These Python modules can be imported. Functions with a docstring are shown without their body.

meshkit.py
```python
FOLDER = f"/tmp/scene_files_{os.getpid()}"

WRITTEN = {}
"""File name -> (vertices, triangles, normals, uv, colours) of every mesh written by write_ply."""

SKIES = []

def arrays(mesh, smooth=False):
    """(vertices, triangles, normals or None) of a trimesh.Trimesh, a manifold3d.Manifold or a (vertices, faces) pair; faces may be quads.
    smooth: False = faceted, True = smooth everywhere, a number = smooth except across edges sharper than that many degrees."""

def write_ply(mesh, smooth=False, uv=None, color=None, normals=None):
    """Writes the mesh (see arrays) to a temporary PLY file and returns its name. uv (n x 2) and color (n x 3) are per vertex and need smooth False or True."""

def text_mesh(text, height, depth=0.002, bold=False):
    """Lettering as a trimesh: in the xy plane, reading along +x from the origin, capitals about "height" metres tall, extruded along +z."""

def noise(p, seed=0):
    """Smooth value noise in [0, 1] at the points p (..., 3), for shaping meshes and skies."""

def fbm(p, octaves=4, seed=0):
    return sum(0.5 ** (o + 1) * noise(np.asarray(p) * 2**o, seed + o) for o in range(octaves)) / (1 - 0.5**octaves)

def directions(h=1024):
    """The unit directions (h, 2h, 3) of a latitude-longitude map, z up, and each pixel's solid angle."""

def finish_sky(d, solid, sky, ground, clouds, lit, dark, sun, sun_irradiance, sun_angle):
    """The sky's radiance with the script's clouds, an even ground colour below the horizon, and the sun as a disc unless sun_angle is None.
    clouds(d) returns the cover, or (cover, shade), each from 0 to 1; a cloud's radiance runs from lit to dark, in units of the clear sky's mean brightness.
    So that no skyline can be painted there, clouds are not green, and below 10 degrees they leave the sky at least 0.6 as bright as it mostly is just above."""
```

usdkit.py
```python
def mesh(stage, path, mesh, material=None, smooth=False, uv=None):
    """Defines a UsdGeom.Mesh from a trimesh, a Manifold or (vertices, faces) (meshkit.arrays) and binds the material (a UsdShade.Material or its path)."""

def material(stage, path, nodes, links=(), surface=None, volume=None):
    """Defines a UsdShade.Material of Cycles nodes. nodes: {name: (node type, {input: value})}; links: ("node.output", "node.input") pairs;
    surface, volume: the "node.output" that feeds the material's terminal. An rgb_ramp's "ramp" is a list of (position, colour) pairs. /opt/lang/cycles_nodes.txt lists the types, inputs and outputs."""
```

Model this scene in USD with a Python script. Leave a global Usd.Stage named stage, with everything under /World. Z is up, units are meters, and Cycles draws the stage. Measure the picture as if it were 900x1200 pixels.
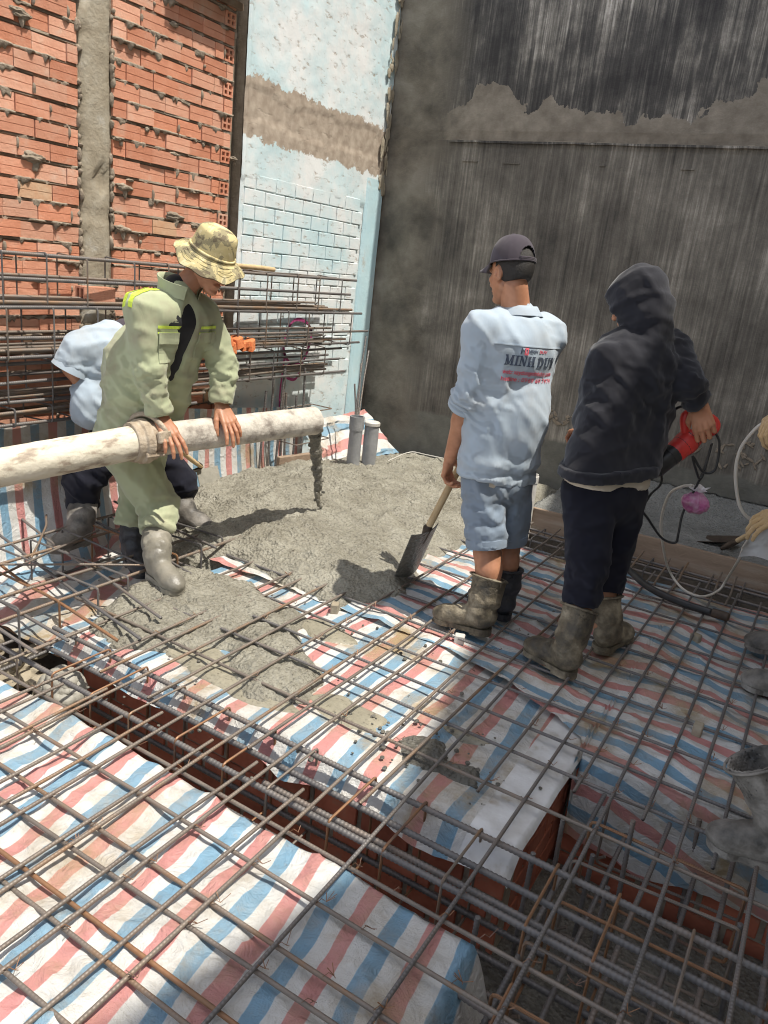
import math, random
import numpy as np, trimesh, shapely.geometry as sg, shapely.ops as so
from scipy.interpolate import griddata
from scipy.spatial import cKDTree
import usdkit, meshkit
from meshkit import noise, fbm
from pxr import Usd, UsdGeom, UsdLux, UsdShade, Gf, Sdf

random.seed(7); rng = np.random.default_rng(7)
stage = Usd.Stage.CreateInMemory()
UsdGeom.SetStageUpAxis(stage, UsdGeom.Tokens.z); UsdGeom.SetStageMetersPerUnit(stage, 1.0)
W_ = UsdGeom.Xform.Define(stage, '/World'); stage.SetDefaultPrim(W_.GetPrim())

# ------------------------------------------------------------------ camera, sky, sun, exposure
F = 900.0; CX, CY, H = 450.0, 600.0, 1.52
up_c = np.array([320, -2820, -900.]); up_c /= np.linalg.norm(up_c)
dA_c = np.array([-1640, -472, 900.]); dA_c -= up_c * (dA_c @ up_c); dA_c /= np.linalg.norm(dA_c)
R = np.stack([-dA_c, np.cross(up_c, -dA_c), up_c])           # rows: world axes seen in camera coordinates (right, down, forward)
CAM = np.array([0, 0, H])
cam = UsdGeom.Camera.Define(stage, '/World/camera')
cam.CreateHorizontalApertureAttr(36.0); cam.CreateVerticalApertureAttr(48.0); cam.CreateFocalLengthAttr(36.0)
cam.CreateClippingRangeAttr(Gf.Vec2f(0.01, 1000)); cam.CreateExposureAttr(0.82)
m4 = np.eye(4); m4[0, :3] = R @ [1, 0, 0]; m4[1, :3] = R @ [0, -1, 0]; m4[2, :3] = R @ [0, 0, -1]; m4[3, :3] = CAM
UsdGeom.Xformable(cam).AddTransformOp().Set(Gf.Matrix4d(*m4.ravel().tolist()))

SUN = np.array([0.35, 0.02, 0.94]); SUN /= np.linalg.norm(SUN)
el, rot = math.asin(SUN[2]), math.atan2(SUN[0], SUN[1])
LK = '/World/Looks'
UsdGeom.Scope.Define(stage, LK)
skym = usdkit.material(stage, LK + '/sky_look', {'s': ('sky_texture', dict(sky_type='single_scattering', sun_disc=False, sun_elevation=el, sun_rotation=rot, aerosol_density=1.8)),
        'h': ('hsv', dict(hue=0.5, saturation=0.5, value=1.0)), 'b': ('background_shader', dict(strength=0.15))}, [('s.color', 'h.color'), ('h.color', 'b.color')], surface='b.background')   # a milky, hazy noon sky
dome = UsdLux.DomeLight.Define(stage, '/World/sky')
UsdShade.MaterialBindingAPI.Apply(dome.GetPrim()).Bind(skym)
sun = UsdLux.DistantLight.Define(stage, '/World/sun')
sun.CreateIntensityAttr(0.90); sun.CreateAngleAttr(0.5); sun.CreateColorAttr(Gf.Vec3f(1.0, 0.95, 0.86)); sun.CreateNormalizeAttr(True)
zz = SUN; xx = np.cross([0, 1, 0], zz); xx /= np.linalg.norm(xx); yy = np.cross(zz, xx)
ms = np.eye(4); ms[0, :3], ms[1, :3], ms[2, :3] = xx, yy, zz
UsdGeom.Xformable(sun).AddTransformOp().Set(Gf.Matrix4d(*ms.ravel().tolist()))

def dirr(px, py): return R @ np.array([(px - CX) / F, (py - CY) / F, 1.0])
HH = R @ np.array([0, 0, 1.0]); HH[2] = 0; HH /= np.linalg.norm(HH)
def at(px, py, s):
    "a point of the place seen along that direction, s metres in front of the camera (measured on the ground)"
    d = dirr(px, py); return CAM + d * (s / (d @ HH))
def gz(px, py, z=0.0):
    d = dirr(px, py); return CAM + d * ((z - H) / d[2])
def gx(px, py, x):
    d = dirr(px, py); return CAM + d * (x / d[0])
def gy(px, py, y):
    d = dirr(px, py); return CAM + d * (y / d[1])

# ------------------------------------------------------------------ prim helpers
used = {}; LOCS = {}
def numbered(parent, name):
    k = (parent, name); n = used.get(k, 0); used[k] = n + 1
    return f'{parent}/{name}' if n == 0 else f'{parent}/{name}_{n:03d}'
def tag(p, label=None, cat=None, group=None, kind=None):
    p = p.GetPrim() if hasattr(p, 'GetPrim') else p
    for k, v in (('label', label), ('category', cat), ('group', group), ('kind', kind)):
        if v: p.SetCustomDataByKey(k, v)
    return p
def thing(name, label, cat, loc=(0, 0, 0), group=None, kind=None):
    p = numbered('/World', name); x = UsdGeom.Xform.Define(stage, p)
    x.AddTranslateOp().Set(Gf.Vec3d(*map(float, loc)))
    tag(x, label, cat, group, kind); LOCS[str(x.GetPath())] = np.array(loc, float); return x
def obj(name, mesh, mat, parent=None, smooth=False, uv=None, label=None, cat=None, group=None, kind=None, local=False):
    "one Mesh prim; world coordinates are turned into the parent's"
    if isinstance(mesh, (tuple, list)): v, f = np.asarray(mesh[0], float), np.asarray(mesh[1], int)
    else: v, f = np.array(mesh.vertices), np.array(mesh.faces)
    off = np.zeros(3)
    q = parent
    if q is not None and not local: off = LOCS[str(q.GetPath())]
    base = str(parent.GetPath()) if parent is not None else '/World'
    p = numbered(base, name)
    m = usdkit.mesh(stage, p, (v - off, f), mat, smooth=smooth, uv=uv)
    LOCS[p] = off
    tag(m, label, cat, group, kind); return m
def struct(name, mesh, mat, **k): return obj(name, mesh, mat, kind='structure', **k)

# ------------------------------------------------------------------ materials
def M_(name, nodes, links, surface='p.BSDF'): return usdkit.material(stage, f'{LK}/{name}', nodes, links, surface=surface)
def rough_mat(name, stops, scale=8, rough=0.8, bump=0.3, bscale=60, coord='pos', detail=6, vary=0.0, metallic=0.0, stretch=(1, 1, 1), bdist=0.01, spec=0.5, rvar=0.0):
    n = {'g': ('geometry', {}), 'tc': ('texture_coordinate', {}), 'mp': ('mapping', dict(scale=stretch)), 'n': ('noise_texture', dict(scale=scale, detail=detail, roughness=0.6)), 'r': ('rgb_ramp', dict(ramp=stops)),
         'bn': ('noise_texture', dict(scale=bscale, detail=5, roughness=0.6)), 'b': ('bump', dict(strength=bump, distance=bdist)), 'p': ('principled_bsdf', dict(roughness=rough, metallic=metallic, specular_ior_level=spec))}
    src = 'g.position' if coord == 'pos' else 'tc.object'
    l = [(src, 'mp.vector'), ('mp.vector', 'n.vector'), ('n.fac', 'r.fac'), (src, 'bn.vector'), ('bn.fac', 'b.height'), ('b.normal', 'p.normal')]
    if vary:
        n['o'] = ('object_info', {}); n['vm'] = ('map_range', dict(from_min=0, from_max=1, to_min=1 - vary, to_max=1 + vary)); n['h'] = ('hsv', dict(hue=0.5, saturation=1.0))
        l += [('o.random', 'vm.value'), ('vm.result', 'h.value'), ('r.color', 'h.color'), ('h.color', 'p.base_color')]
    else: l += [('r.color', 'p.base_color')]
    if rvar:
        n['rm'] = ('map_range', dict(from_min=0.3, from_max=0.7, to_min=rough - rvar, to_max=rough + rvar)); l += [('n.fac', 'rm.value'), ('rm.result', 'p.roughness')]
    return M_(name, n, l)

def cloth_mat(name, col, dirt=None, dirt_amt=0.4, rough=0.9, weave=900, sheen=0.15, wr=0.14):
    d = dirt or tuple(c * 0.75 for c in col)
    return M_(name, {'g': ('geometry', {}), 'n': ('noise_texture', dict(scale=7, detail=6, roughness=0.65)), 'r': ('rgb_ramp', dict(ramp=[(0.44, col), (0.56, tuple(c * (1 - dirt_amt * 0.4) + e * dirt_amt * 0.4 for c, e in zip(col, d))), (0.68, tuple(c * (1 - dirt_amt) + e * dirt_amt for c, e in zip(col, d)))])),
        'w': ('noise_texture', dict(scale=weave, detail=1)), 'mp': ('mapping', dict(scale=(1, 1, 0.45))), 'w2': ('noise_texture', dict(scale=22, detail=4, roughness=0.55, distortion=0.6)),
        'b2': ('bump', dict(strength=wr, distance=0.012)), 'b': ('bump', dict(strength=0.15, distance=0.001)), 'p': ('principled_bsdf', dict(roughness=rough, sheen_weight=sheen, specular_ior_level=0.25))},
        [('g.position', 'n.vector'), ('n.fac', 'r.fac'), ('r.color', 'p.base_color'), ('g.position', 'mp.vector'), ('mp.vector', 'w2.vector'), ('w2.fac', 'b2.height'), ('g.position', 'w.vector'), ('w.fac', 'b.height'), ('b2.normal', 'b.normal'), ('b.normal', 'p.normal')])

def rebar_mat(name, c1, c2, c3, pitch, amp=0.8):
    n = {'g': ('geometry', {}), 'n': ('noise_texture', dict(scale=9, detail=5, roughness=0.65)), 'r': ('rgb_ramp', dict(ramp=[(0.3, c1), (0.52, c2), (0.72, c3)])),
         'tc': ('texture_coordinate', {}), 'sx': ('separate_xyz', {}), 'm': ('math', dict(math_type='multiply', value2=2 * math.pi / pitch)), 's': ('math', dict(math_type='sine')), 'pw': ('math', dict(math_type='greater_than', value2=0.45)),
         'b': ('bump', dict(strength=amp, distance=0.0012)), 'p': ('principled_bsdf', dict(roughness=0.55, metallic=0.35, specular_ior_level=0.5)), 'o': ('object_info', {}), 'ad': ('math', dict(math_type='multiply_add', value2=0.22, value3=-0.11)), 'ad2': ('math', dict(math_type='add'))}
    return M_(name, n, [('g.position', 'n.vector'), ('o.random', 'ad.value1'), ('ad.value', 'ad2.value2'), ('n.fac', 'ad2.value1'), ('ad2.value', 'r.fac'), ('r.color', 'p.base_color'), ('tc.UV', 'sx.vector'), ('sx.x', 'm.value1'), ('m.value', 's.value1'), ('s.value', 'b.height'), ('b.normal', 'p.normal')])

STEEL = rebar_mat('rebar_steel', (0.15, 0.125, 0.105), (0.20, 0.165, 0.135), (0.24, 0.15, 0.09), 0.010, 0.25)
STEEL_D = rebar_mat('rebar_grey', (0.115, 0.108, 0.105), (0.16, 0.148, 0.14), (0.19, 0.155, 0.13), 0.011, 0.4)
RUST = rebar_mat('rebar_rusty', (0.20, 0.115, 0.065), (0.27, 0.14, 0.07), (0.16, 0.10, 0.075), 0.02, 0.2)

def tarp_mat(name, period=0.19, dirt=0.7, dim=1.0):
    W, RD, BL = (0.66, 0.655, 0.63), (0.565, 0.255, 0.24), (0.20, 0.355, 0.48)
    st = [(0.0, W), (0.235, W), (0.24, (0.66, 0.35, 0.34)), (0.25, RD), (0.475, RD), (0.485, (0.66, 0.40, 0.40)), (0.49, W), (0.745, W), (0.75, (0.4, 0.55, 0.66)), (0.76, BL), (0.985, BL), (0.995, (0.4, 0.55, 0.66)), (1.0, W)]
    n = {'tc': ('texture_coordinate', {}), 'sx': ('separate_xyz', {}), 'm': ('math', dict(math_type='multiply', value2=1 / period)), 'fr': ('math', dict(math_type='fraction')), 'r': ('rgb_ramp', dict(ramp=st)),
         'g': ('geometry', {}), 'n1': ('noise_texture', dict(scale=3.2, detail=8, roughness=0.68)), 'd1': ('rgb_ramp', dict(ramp=[(0.42, (0, 0, 0)), (0.51, (0.20, 0.20, 0.20)), (0.57, (0.5, 0.5, 0.5)), (0.66, (1, 1, 1))])),
         'n2': ('noise_texture', dict(scale=40, detail=6, roughness=0.75)), 'd2': ('rgb_ramp', dict(ramp=[(0.58, (0, 0, 0)), (0.72, (0.65, 0.65, 0.65))])),
         'mx': ('mix_color', dict(b=(0.36, 0.27, 0.15))), 'mf': ('math', dict(math_type='multiply', value2=dirt)), 'mx2': ('mix_color', dict(b=(0.30, 0.27, 0.21))), 'mf2': ('math', dict(math_type='multiply', value2=dirt * 0.8)),
         'n3': ('noise_texture', dict(scale=1.3, detail=3)), 'v3': ('map_range', dict(from_min=0.3, from_max=0.7, to_min=0.84, to_max=1.0)), 'hs': ('hsv', dict(hue=0.5, saturation=1.0)),
         'wv': ('wave_texture', {}) if False else ('noise_texture', dict(scale=600, detail=1)), 'cr': ('noise_texture', dict(scale=16, detail=6, roughness=0.62, distortion=2.2)), 'b1': ('bump', dict(strength=0.75, distance=0.016)), 'b': ('bump', dict(strength=0.25, distance=0.001)),
         'p': ('principled_bsdf', dict(roughness=0.42, specular_ior_level=0.45)), 'tl': ('translucent_bsdf', {}), 'ms': ('mix_closure', dict(fac=0.12))}
    # fine woven grid as relief
    n['wx'] = ('math', dict(math_type='multiply', value2=2 * math.pi / 0.0045)); n['wy'] = ('math', dict(math_type='multiply', value2=2 * math.pi / 0.0045)); n['sxx'] = ('math', dict(math_type='sine')); n['syy'] = ('math', dict(math_type='sine')); n['ww'] = ('math', dict(math_type='multiply'))
    l = [('tc.UV', 'sx.vector'), ('sx.x', 'm.value1'), ('m.value', 'fr.value1'), ('fr.value', 'r.fac'), ('g.position', 'n1.vector'), ('n1.fac', 'd1.fac'), ('d1.color', 'mf.value1'), ('mf.value', 'mx.fac'), ('r.color', 'mx.a'),
         ('g.position', 'n2.vector'), ('n2.fac', 'd2.fac'), ('d2.color', 'mf2.value1'), ('mf2.value', 'mx2.fac'), ('mx.result', 'mx2.a'), ('g.position', 'n3.vector'), ('n3.fac', 'v3.value'), ('v3.result', 'hs.value'), ('mx2.result', 'hs.color'), ('hs.color', 'p.base_color'), ('hs.color', 'tl.color'),
         ('sx.x', 'wx.value1'), ('sx.y', 'wy.value1'), ('wx.value', 'sxx.value1'), ('wy.value', 'syy.value1'), ('sxx.value', 'ww.value1'), ('syy.value', 'ww.value2'),
         ('g.position', 'cr.vector'), ('cr.fac', 'b1.height'), ('ww.value', 'b.height'), ('b1.normal', 'b.normal'), ('b.normal', 'p.normal'), ('p.BSDF', 'ms.closure1'), ('tl.BSDF', 'ms.closure2')]
    return M_(name, n, l, 'ms.closure')
TARP = tarp_mat('striped_tarp'); TARP2 = tarp_mat('striped_tarp_dusty', dirt=0.95)
WHITE_SHEET = rough_mat('white_sheet', [(0.35, (0.64, 0.64, 0.63)), (0.55, (0.52, 0.51, 0.49)), (0.7, (0.30, 0.25, 0.18))], 8, 0.45, 0.3, 30)

def concrete_mat(name, a, b, rough=0.55, bump=0.8, sc=1.0):
    return M_(name, {'g': ('geometry', {}), 'n': ('noise_texture', dict(scale=5 * sc, detail=8, roughness=0.65)), 'r': ('rgb_ramp', dict(ramp=[(0.35, a), (0.65, b)])),
        'v': ('voronoi_texture', dict(scale=62 * sc)), 'n2': ('noise_texture', dict(scale=70 * sc, detail=5, roughness=0.7)), 'vr': ('rgb_ramp', dict(ramp=[(0.36, (1.0, 1, 1)), (0.42, (0.92, 0.92, 0.92)), (0.56, (0.85, 0.85, 0.85)), (0.66, (0.30, 0.29, 0.27))])), 'mx': ('mix_color', dict(blend_type='multiply', fac=0.8)),
        'b': ('bump', dict(strength=bump, distance=0.014)), 'b2': ('bump', dict(strength=min(1, bump), distance=0.014)), 'p': ('principled_bsdf', dict(roughness=rough, specular_ior_level=0.5))},
        [('g.position', 'n.vector'), ('n.fac', 'r.fac'), ('g.position', 'n2.vector'), ('n2.fac', 'vr.fac'), ('r.color', 'mx.a'), ('vr.color', 'mx.b'), ('mx.result', 'p.base_color'), ('g.position', 'v.vector'), ('v.distance', 'b2.height'), ('n2.fac', 'b.height'), ('b2.normal', 'b.normal'), ('b.normal', 'p.normal')])
CONC = concrete_mat('fresh_concrete', (0.225, 0.207, 0.16), (0.345, 0.325, 0.262), 0.36)
CONC_S = concrete_mat('smooth_grout', (0.24, 0.22, 0.165), (0.33, 0.30, 0.225), 0.28, 0.15)
CONC_G = concrete_mat('grey_concrete', (0.20, 0.20, 0.185), (0.28, 0.28, 0.26), 0.6, 0.7)
CONC_D = concrete_mat('dark_wet_concrete', (0.10, 0.095, 0.08), (0.19, 0.175, 0.14), 0.3, 0.6)
EARTH = rough_mat('earth', [(0.3, (0.10, 0.085, 0.065)), (0.7, (0.19, 0.155, 0.115))], 9, 0.95, 0.8, 50)
BRICK = [rough_mat(f'brick_clay_{i}' if i else 'brick_clay', [(0.3, a), (0.55, b), (0.78, c)], 11, 0.85, 0.35, 90, vary=0.12) for i, (a, b, c) in enumerate([
    ((0.55, 0.235, 0.14), (0.61, 0.285, 0.18), (0.60, 0.36, 0.26)), ((0.59, 0.28, 0.18), (0.63, 0.335, 0.225), (0.60, 0.42, 0.32)), ((0.51, 0.20, 0.11), (0.58, 0.245, 0.145), (0.57, 0.33, 0.23))])]
BRICK_PALE = rough_mat('brick_pale', [(0.3, (0.55, 0.30, 0.17)), (0.7, (0.58, 0.40, 0.26))], 14, 0.9, 0.3, 90)
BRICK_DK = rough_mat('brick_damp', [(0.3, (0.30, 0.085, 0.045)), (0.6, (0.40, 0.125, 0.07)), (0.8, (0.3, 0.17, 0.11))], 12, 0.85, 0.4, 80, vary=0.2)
MORTAR = rough_mat('mortar', [(0.3, (0.20, 0.16, 0.115)), (0.7, (0.33, 0.275, 0.21))], 20, 0.95, 0.7, 90)
PILLAR = rough_mat('pillar_concrete', [(0.32, (0.24, 0.20, 0.14)), (0.5, (0.32, 0.275, 0.20)), (0.62, (0.36, 0.32, 0.245)), (0.75, (0.5, 0.48, 0.43))], 7, 0.9, 0.5, 50)
WOOD = rough_mat('raw_timber', [(0.3, (0.42, 0.29, 0.15)), (0.6, (0.55, 0.41, 0.23)), (0.8, (0.5, 0.42, 0.3))], 12, 0.75, 0.3, 60, stretch=(1, 1, 1))
BOARD = rough_mat('form_board', [(0.3, (0.20, 0.14, 0.095)), (0.55, (0.28, 0.205, 0.145)), (0.75, (0.34, 0.29, 0.23))], 6, 0.85, 0.4, 60, stretch=(0.4, 3, 3))
SKIN = M_('skin_tanned', {'g': ('geometry', {}), 'n': ('noise_texture', dict(scale=25, detail=4)), 'r': ('rgb_ramp', dict(ramp=[(0.35, (0.36, 0.165, 0.09)), (0.65, (0.44, 0.21, 0.12))])), 'bn': ('noise_texture', dict(scale=160, detail=4)), 'b': ('bump', dict(strength=0.2, distance=0.003)),
        'p': ('principled_bsdf', dict(roughness=0.5, subsurface_weight=0.12, subsurface_scale=0.006, subsurface_radius=(1, 0.35, 0.2)))}, [('g.position', 'n.vector'), ('n.fac', 'r.fac'), ('r.color', 'p.base_color'), ('g.position', 'bn.vector'), ('bn.fac', 'b.height'), ('b.normal', 'p.normal')])
HAIR = rough_mat('black_hair', [(0.3, (0.012, 0.010, 0.009)), (0.7, (0.03, 0.025, 0.02))], 300, 0.6, 0.5, 400)
KHAKI = cloth_mat('khaki_cotton', (0.365, 0.395, 0.25), (0.30, 0.27, 0.19), 0.7)
LIGHTBLUE = cloth_mat('pale_blue_cotton', (0.36, 0.425, 0.485), (0.34, 0.35, 0.35), 0.6)
DENIM = cloth_mat('faded_denim', (0.20, 0.245, 0.30), (0.18, 0.19, 0.19), 0.6)
NAVY = cloth_mat('dark_knit', (0.014, 0.014, 0.019), (0.034, 0.033, 0.036), 0.35, sheen=0.2)
HOODM = NAVY
NAVY_T = cloth_mat('navy_trouser', (0.008, 0.0085, 0.016), (0.02, 0.02, 0.024), 0.4, sheen=0.05)
BLACKC = cloth_mat('black_cotton', (0.012, 0.012, 0.014), (0.03, 0.03, 0.03), 0.4)
BEIGE = cloth_mat('beige_trouser', (0.42, 0.34, 0.27), (0.3, 0.25, 0.2), 0.4)
CAPM = cloth_mat('charcoal_cap_cloth', (0.055, 0.045, 0.055), (0.09, 0.08, 0.085), 0.5, wr=0.1)
CREAM = cloth_mat('cream_cotton', (0.55, 0.48, 0.38), (0.4, 0.33, 0.25), 0.4)
GLOVE = cloth_mat('tan_glove', (0.50, 0.34, 0.17), (0.35, 0.25, 0.15), 0.5)
LIME = rough_mat('lime_strip', [(0.3, (0.50, 0.66, 0.04)), (0.7, (0.62, 0.76, 0.12))], 60, 0.4, 0.1, 200)
BLACKP = rough_mat('black_plastic', [(0.3, (0.012, 0.012, 0.013)), (0.7, (0.03, 0.03, 0.03))], 20, 0.42, 0.1, 100)
REDP = rough_mat('red_plastic', [(0.3, (0.50, 0.025, 0.02)), (0.7, (0.62, 0.05, 0.04))], 12, 0.4, 0.1, 80)
RUBBER = rough_mat('muddy_rubber', [(0.30, (0.035, 0.031, 0.026)), (0.44, (0.075, 0.062, 0.042)), (0.54, (0.15, 0.123, 0.082)), (0.66, (0.28, 0.24, 0.17))], 12, 0.6, 0.5, 70, rvar=0.2)
RUBBER_B = rough_mat('dusty_black_rubber', [(0.35, (0.018, 0.019, 0.022)), (0.55, (0.04, 0.04, 0.045)), (0.75, (0.14, 0.13, 0.11))], 9, 0.5, 0.4, 70, rvar=0.2)
RUBBER_G = rough_mat('cement_coated_rubber', [(0.3, (0.10, 0.092, 0.075)), (0.5, (0.19, 0.175, 0.14)), (0.7, (0.28, 0.255, 0.205))], 7, 0.45, 0.3, 60, rvar=0.15)
RUBBER_W = rough_mat('pale_dusty_rubber', [(0.3, (0.045, 0.042, 0.038)), (0.5, (0.16, 0.145, 0.125)), (0.7, (0.30, 0.275, 0.245))], 12, 0.6, 0.4, 80, rvar=0.15)
GREYPVC = rough_mat('grey_pvc', [(0.3, (0.20, 0.205, 0.21)), (0.7, (0.30, 0.30, 0.30))], 14, 0.5, 0.2, 60)
WHITEP = rough_mat('dirty_white_plastic', [(0.3, (0.6, 0.58, 0.54)), (0.7, (0.42, 0.39, 0.34))], 9, 0.5, 0.2, 50)
HOSEM = rough_mat('clear_hose', [(0.3, (0.46, 0.42, 0.36)), (0.7, (0.56, 0.53, 0.47))], 10, 0.35, 0.1, 60)
BLADE = rough_mat('cement_blade', [(0.3, (0.22, 0.21, 0.175)), (0.7, (0.32, 0.30, 0.25))], 18, 0.6, 0.3, 80)
IRON = rough_mat('dark_iron', [(0.3, (0.045, 0.036, 0.028)), (0.7, (0.10, 0.07, 0.05))], 25, 0.55, 0.3, 90, metallic=0.4)
MAGENTA = rough_mat('magenta_spray', [(0.3, (0.30, 0.03, 0.13)), (0.7, (0.42, 0.08, 0.22))], 60, 0.8, 0.1, 80)
PIPE = rough_mat('crusted_pipe', [(0.30, (0.16, 0.12, 0.095)), (0.42, (0.36, 0.30, 0.23)), (0.5, (0.58, 0.53, 0.42)), (0.66, (0.66, 0.61, 0.50)), (0.8, (0.62, 0.55, 0.38))], 11, 0.75, 0.8, 45, stretch=(1.4, 0.55, 1.4), bdist=0.006)
PIPE2 = rough_mat('cement_crusted_rubber', [(0.30, (0.22, 0.19, 0.16)), (0.48, (0.45, 0.41, 0.35)), (0.62, (0.55, 0.51, 0.44)), (0.8, (0.5, 0.42, 0.32))], 14, 0.85, 0.9, 55, bdist=0.006)
CLAMP = rough_mat('cement_clamp', [(0.30, (0.20, 0.15, 0.10)), (0.5, (0.36, 0.29, 0.21)), (0.7, (0.46, 0.39, 0.30))], 20, 0.8, 0.7, 60)
INK = rough_mat('navy_ink', [(0.3, (0.05, 0.065, 0.10)), (0.7, (0.08, 0.095, 0.13))], 60, 0.8, 0.1, 80)
REDINK = rough_mat('red_ink', [(0.3, (0.62, 0.07, 0.11)), (0.7, (0.66, 0.14, 0.17))], 60, 0.8, 0.1, 80)
EYEW = rough_mat('eye_white', [(0.3, (0.6, 0.58, 0.55)), (0.7, (0.65, 0.62, 0.6))], 60, 0.2, 0.0, 80)
CAMO = M_('camouflage_cloth', {'g': ('geometry', {}), 'n': ('noise_texture', dict(scale=13, detail=5, roughness=0.62, distortion=0.4)), 'r': ('rgb_ramp', dict(interpolate=False, ramp=[(0.0, (0.16, 0.13, 0.085)), (0.41, (0.16, 0.13, 0.085)), (0.42, (0.27, 0.235, 0.14)), (0.5, (0.50, 0.42, 0.22)), (0.60, (0.58, 0.50, 0.30)), (0.68, (0.33, 0.30, 0.19))])),
        'n2': ('noise_texture', dict(scale=60, detail=3)), 'b': ('bump', dict(strength=0.3, distance=0.003)), 'p': ('principled_bsdf', dict(roughness=0.9, specular_ior_level=0.2))}, [('g.position', 'n.vector'), ('n.fac', 'r.fac'), ('r.color', 'p.base_color'), ('g.position', 'n2.vector'), ('n2.fac', 'b.height'), ('b.normal', 'p.normal')])
PINK = M_('pink_film', {'g': ('geometry', {}), 'n': ('noise_texture', dict(scale=28, detail=4)), 'r': ('rgb_ramp', dict(ramp=[(0.35, (0.55, 0.16, 0.36)), (0.55, (0.66, 0.36, 0.52)), (0.7, (0.74, 0.62, 0.68))])), 'p': ('principled_bsdf', dict(roughness=0.25)), 't': ('translucent_bsdf', {}), 'ms': ('mix_closure', dict(fac=0.4))},
        [('g.position', 'n.vector'), ('n.fac', 'r.fac'), ('r.color', 'p.base_color'), ('r.color', 't.color'), ('p.BSDF', 'ms.closure1'), ('t.BSDF', 'ms.closure2')], 'ms.closure')
FILM = M_('white_film', {'p': ('principled_bsdf', dict(roughness=0.25, base_color=(0.75, 0.74, 0.76))), 't': ('translucent_bsdf', dict(color=(0.7, 0.7, 0.72))), 'ms': ('mix_closure', dict(fac=0.4))}, [('p.BSDF', 'ms.closure1'), ('t.BSDF', 'ms.closure2')], 'ms.closure')

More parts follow.
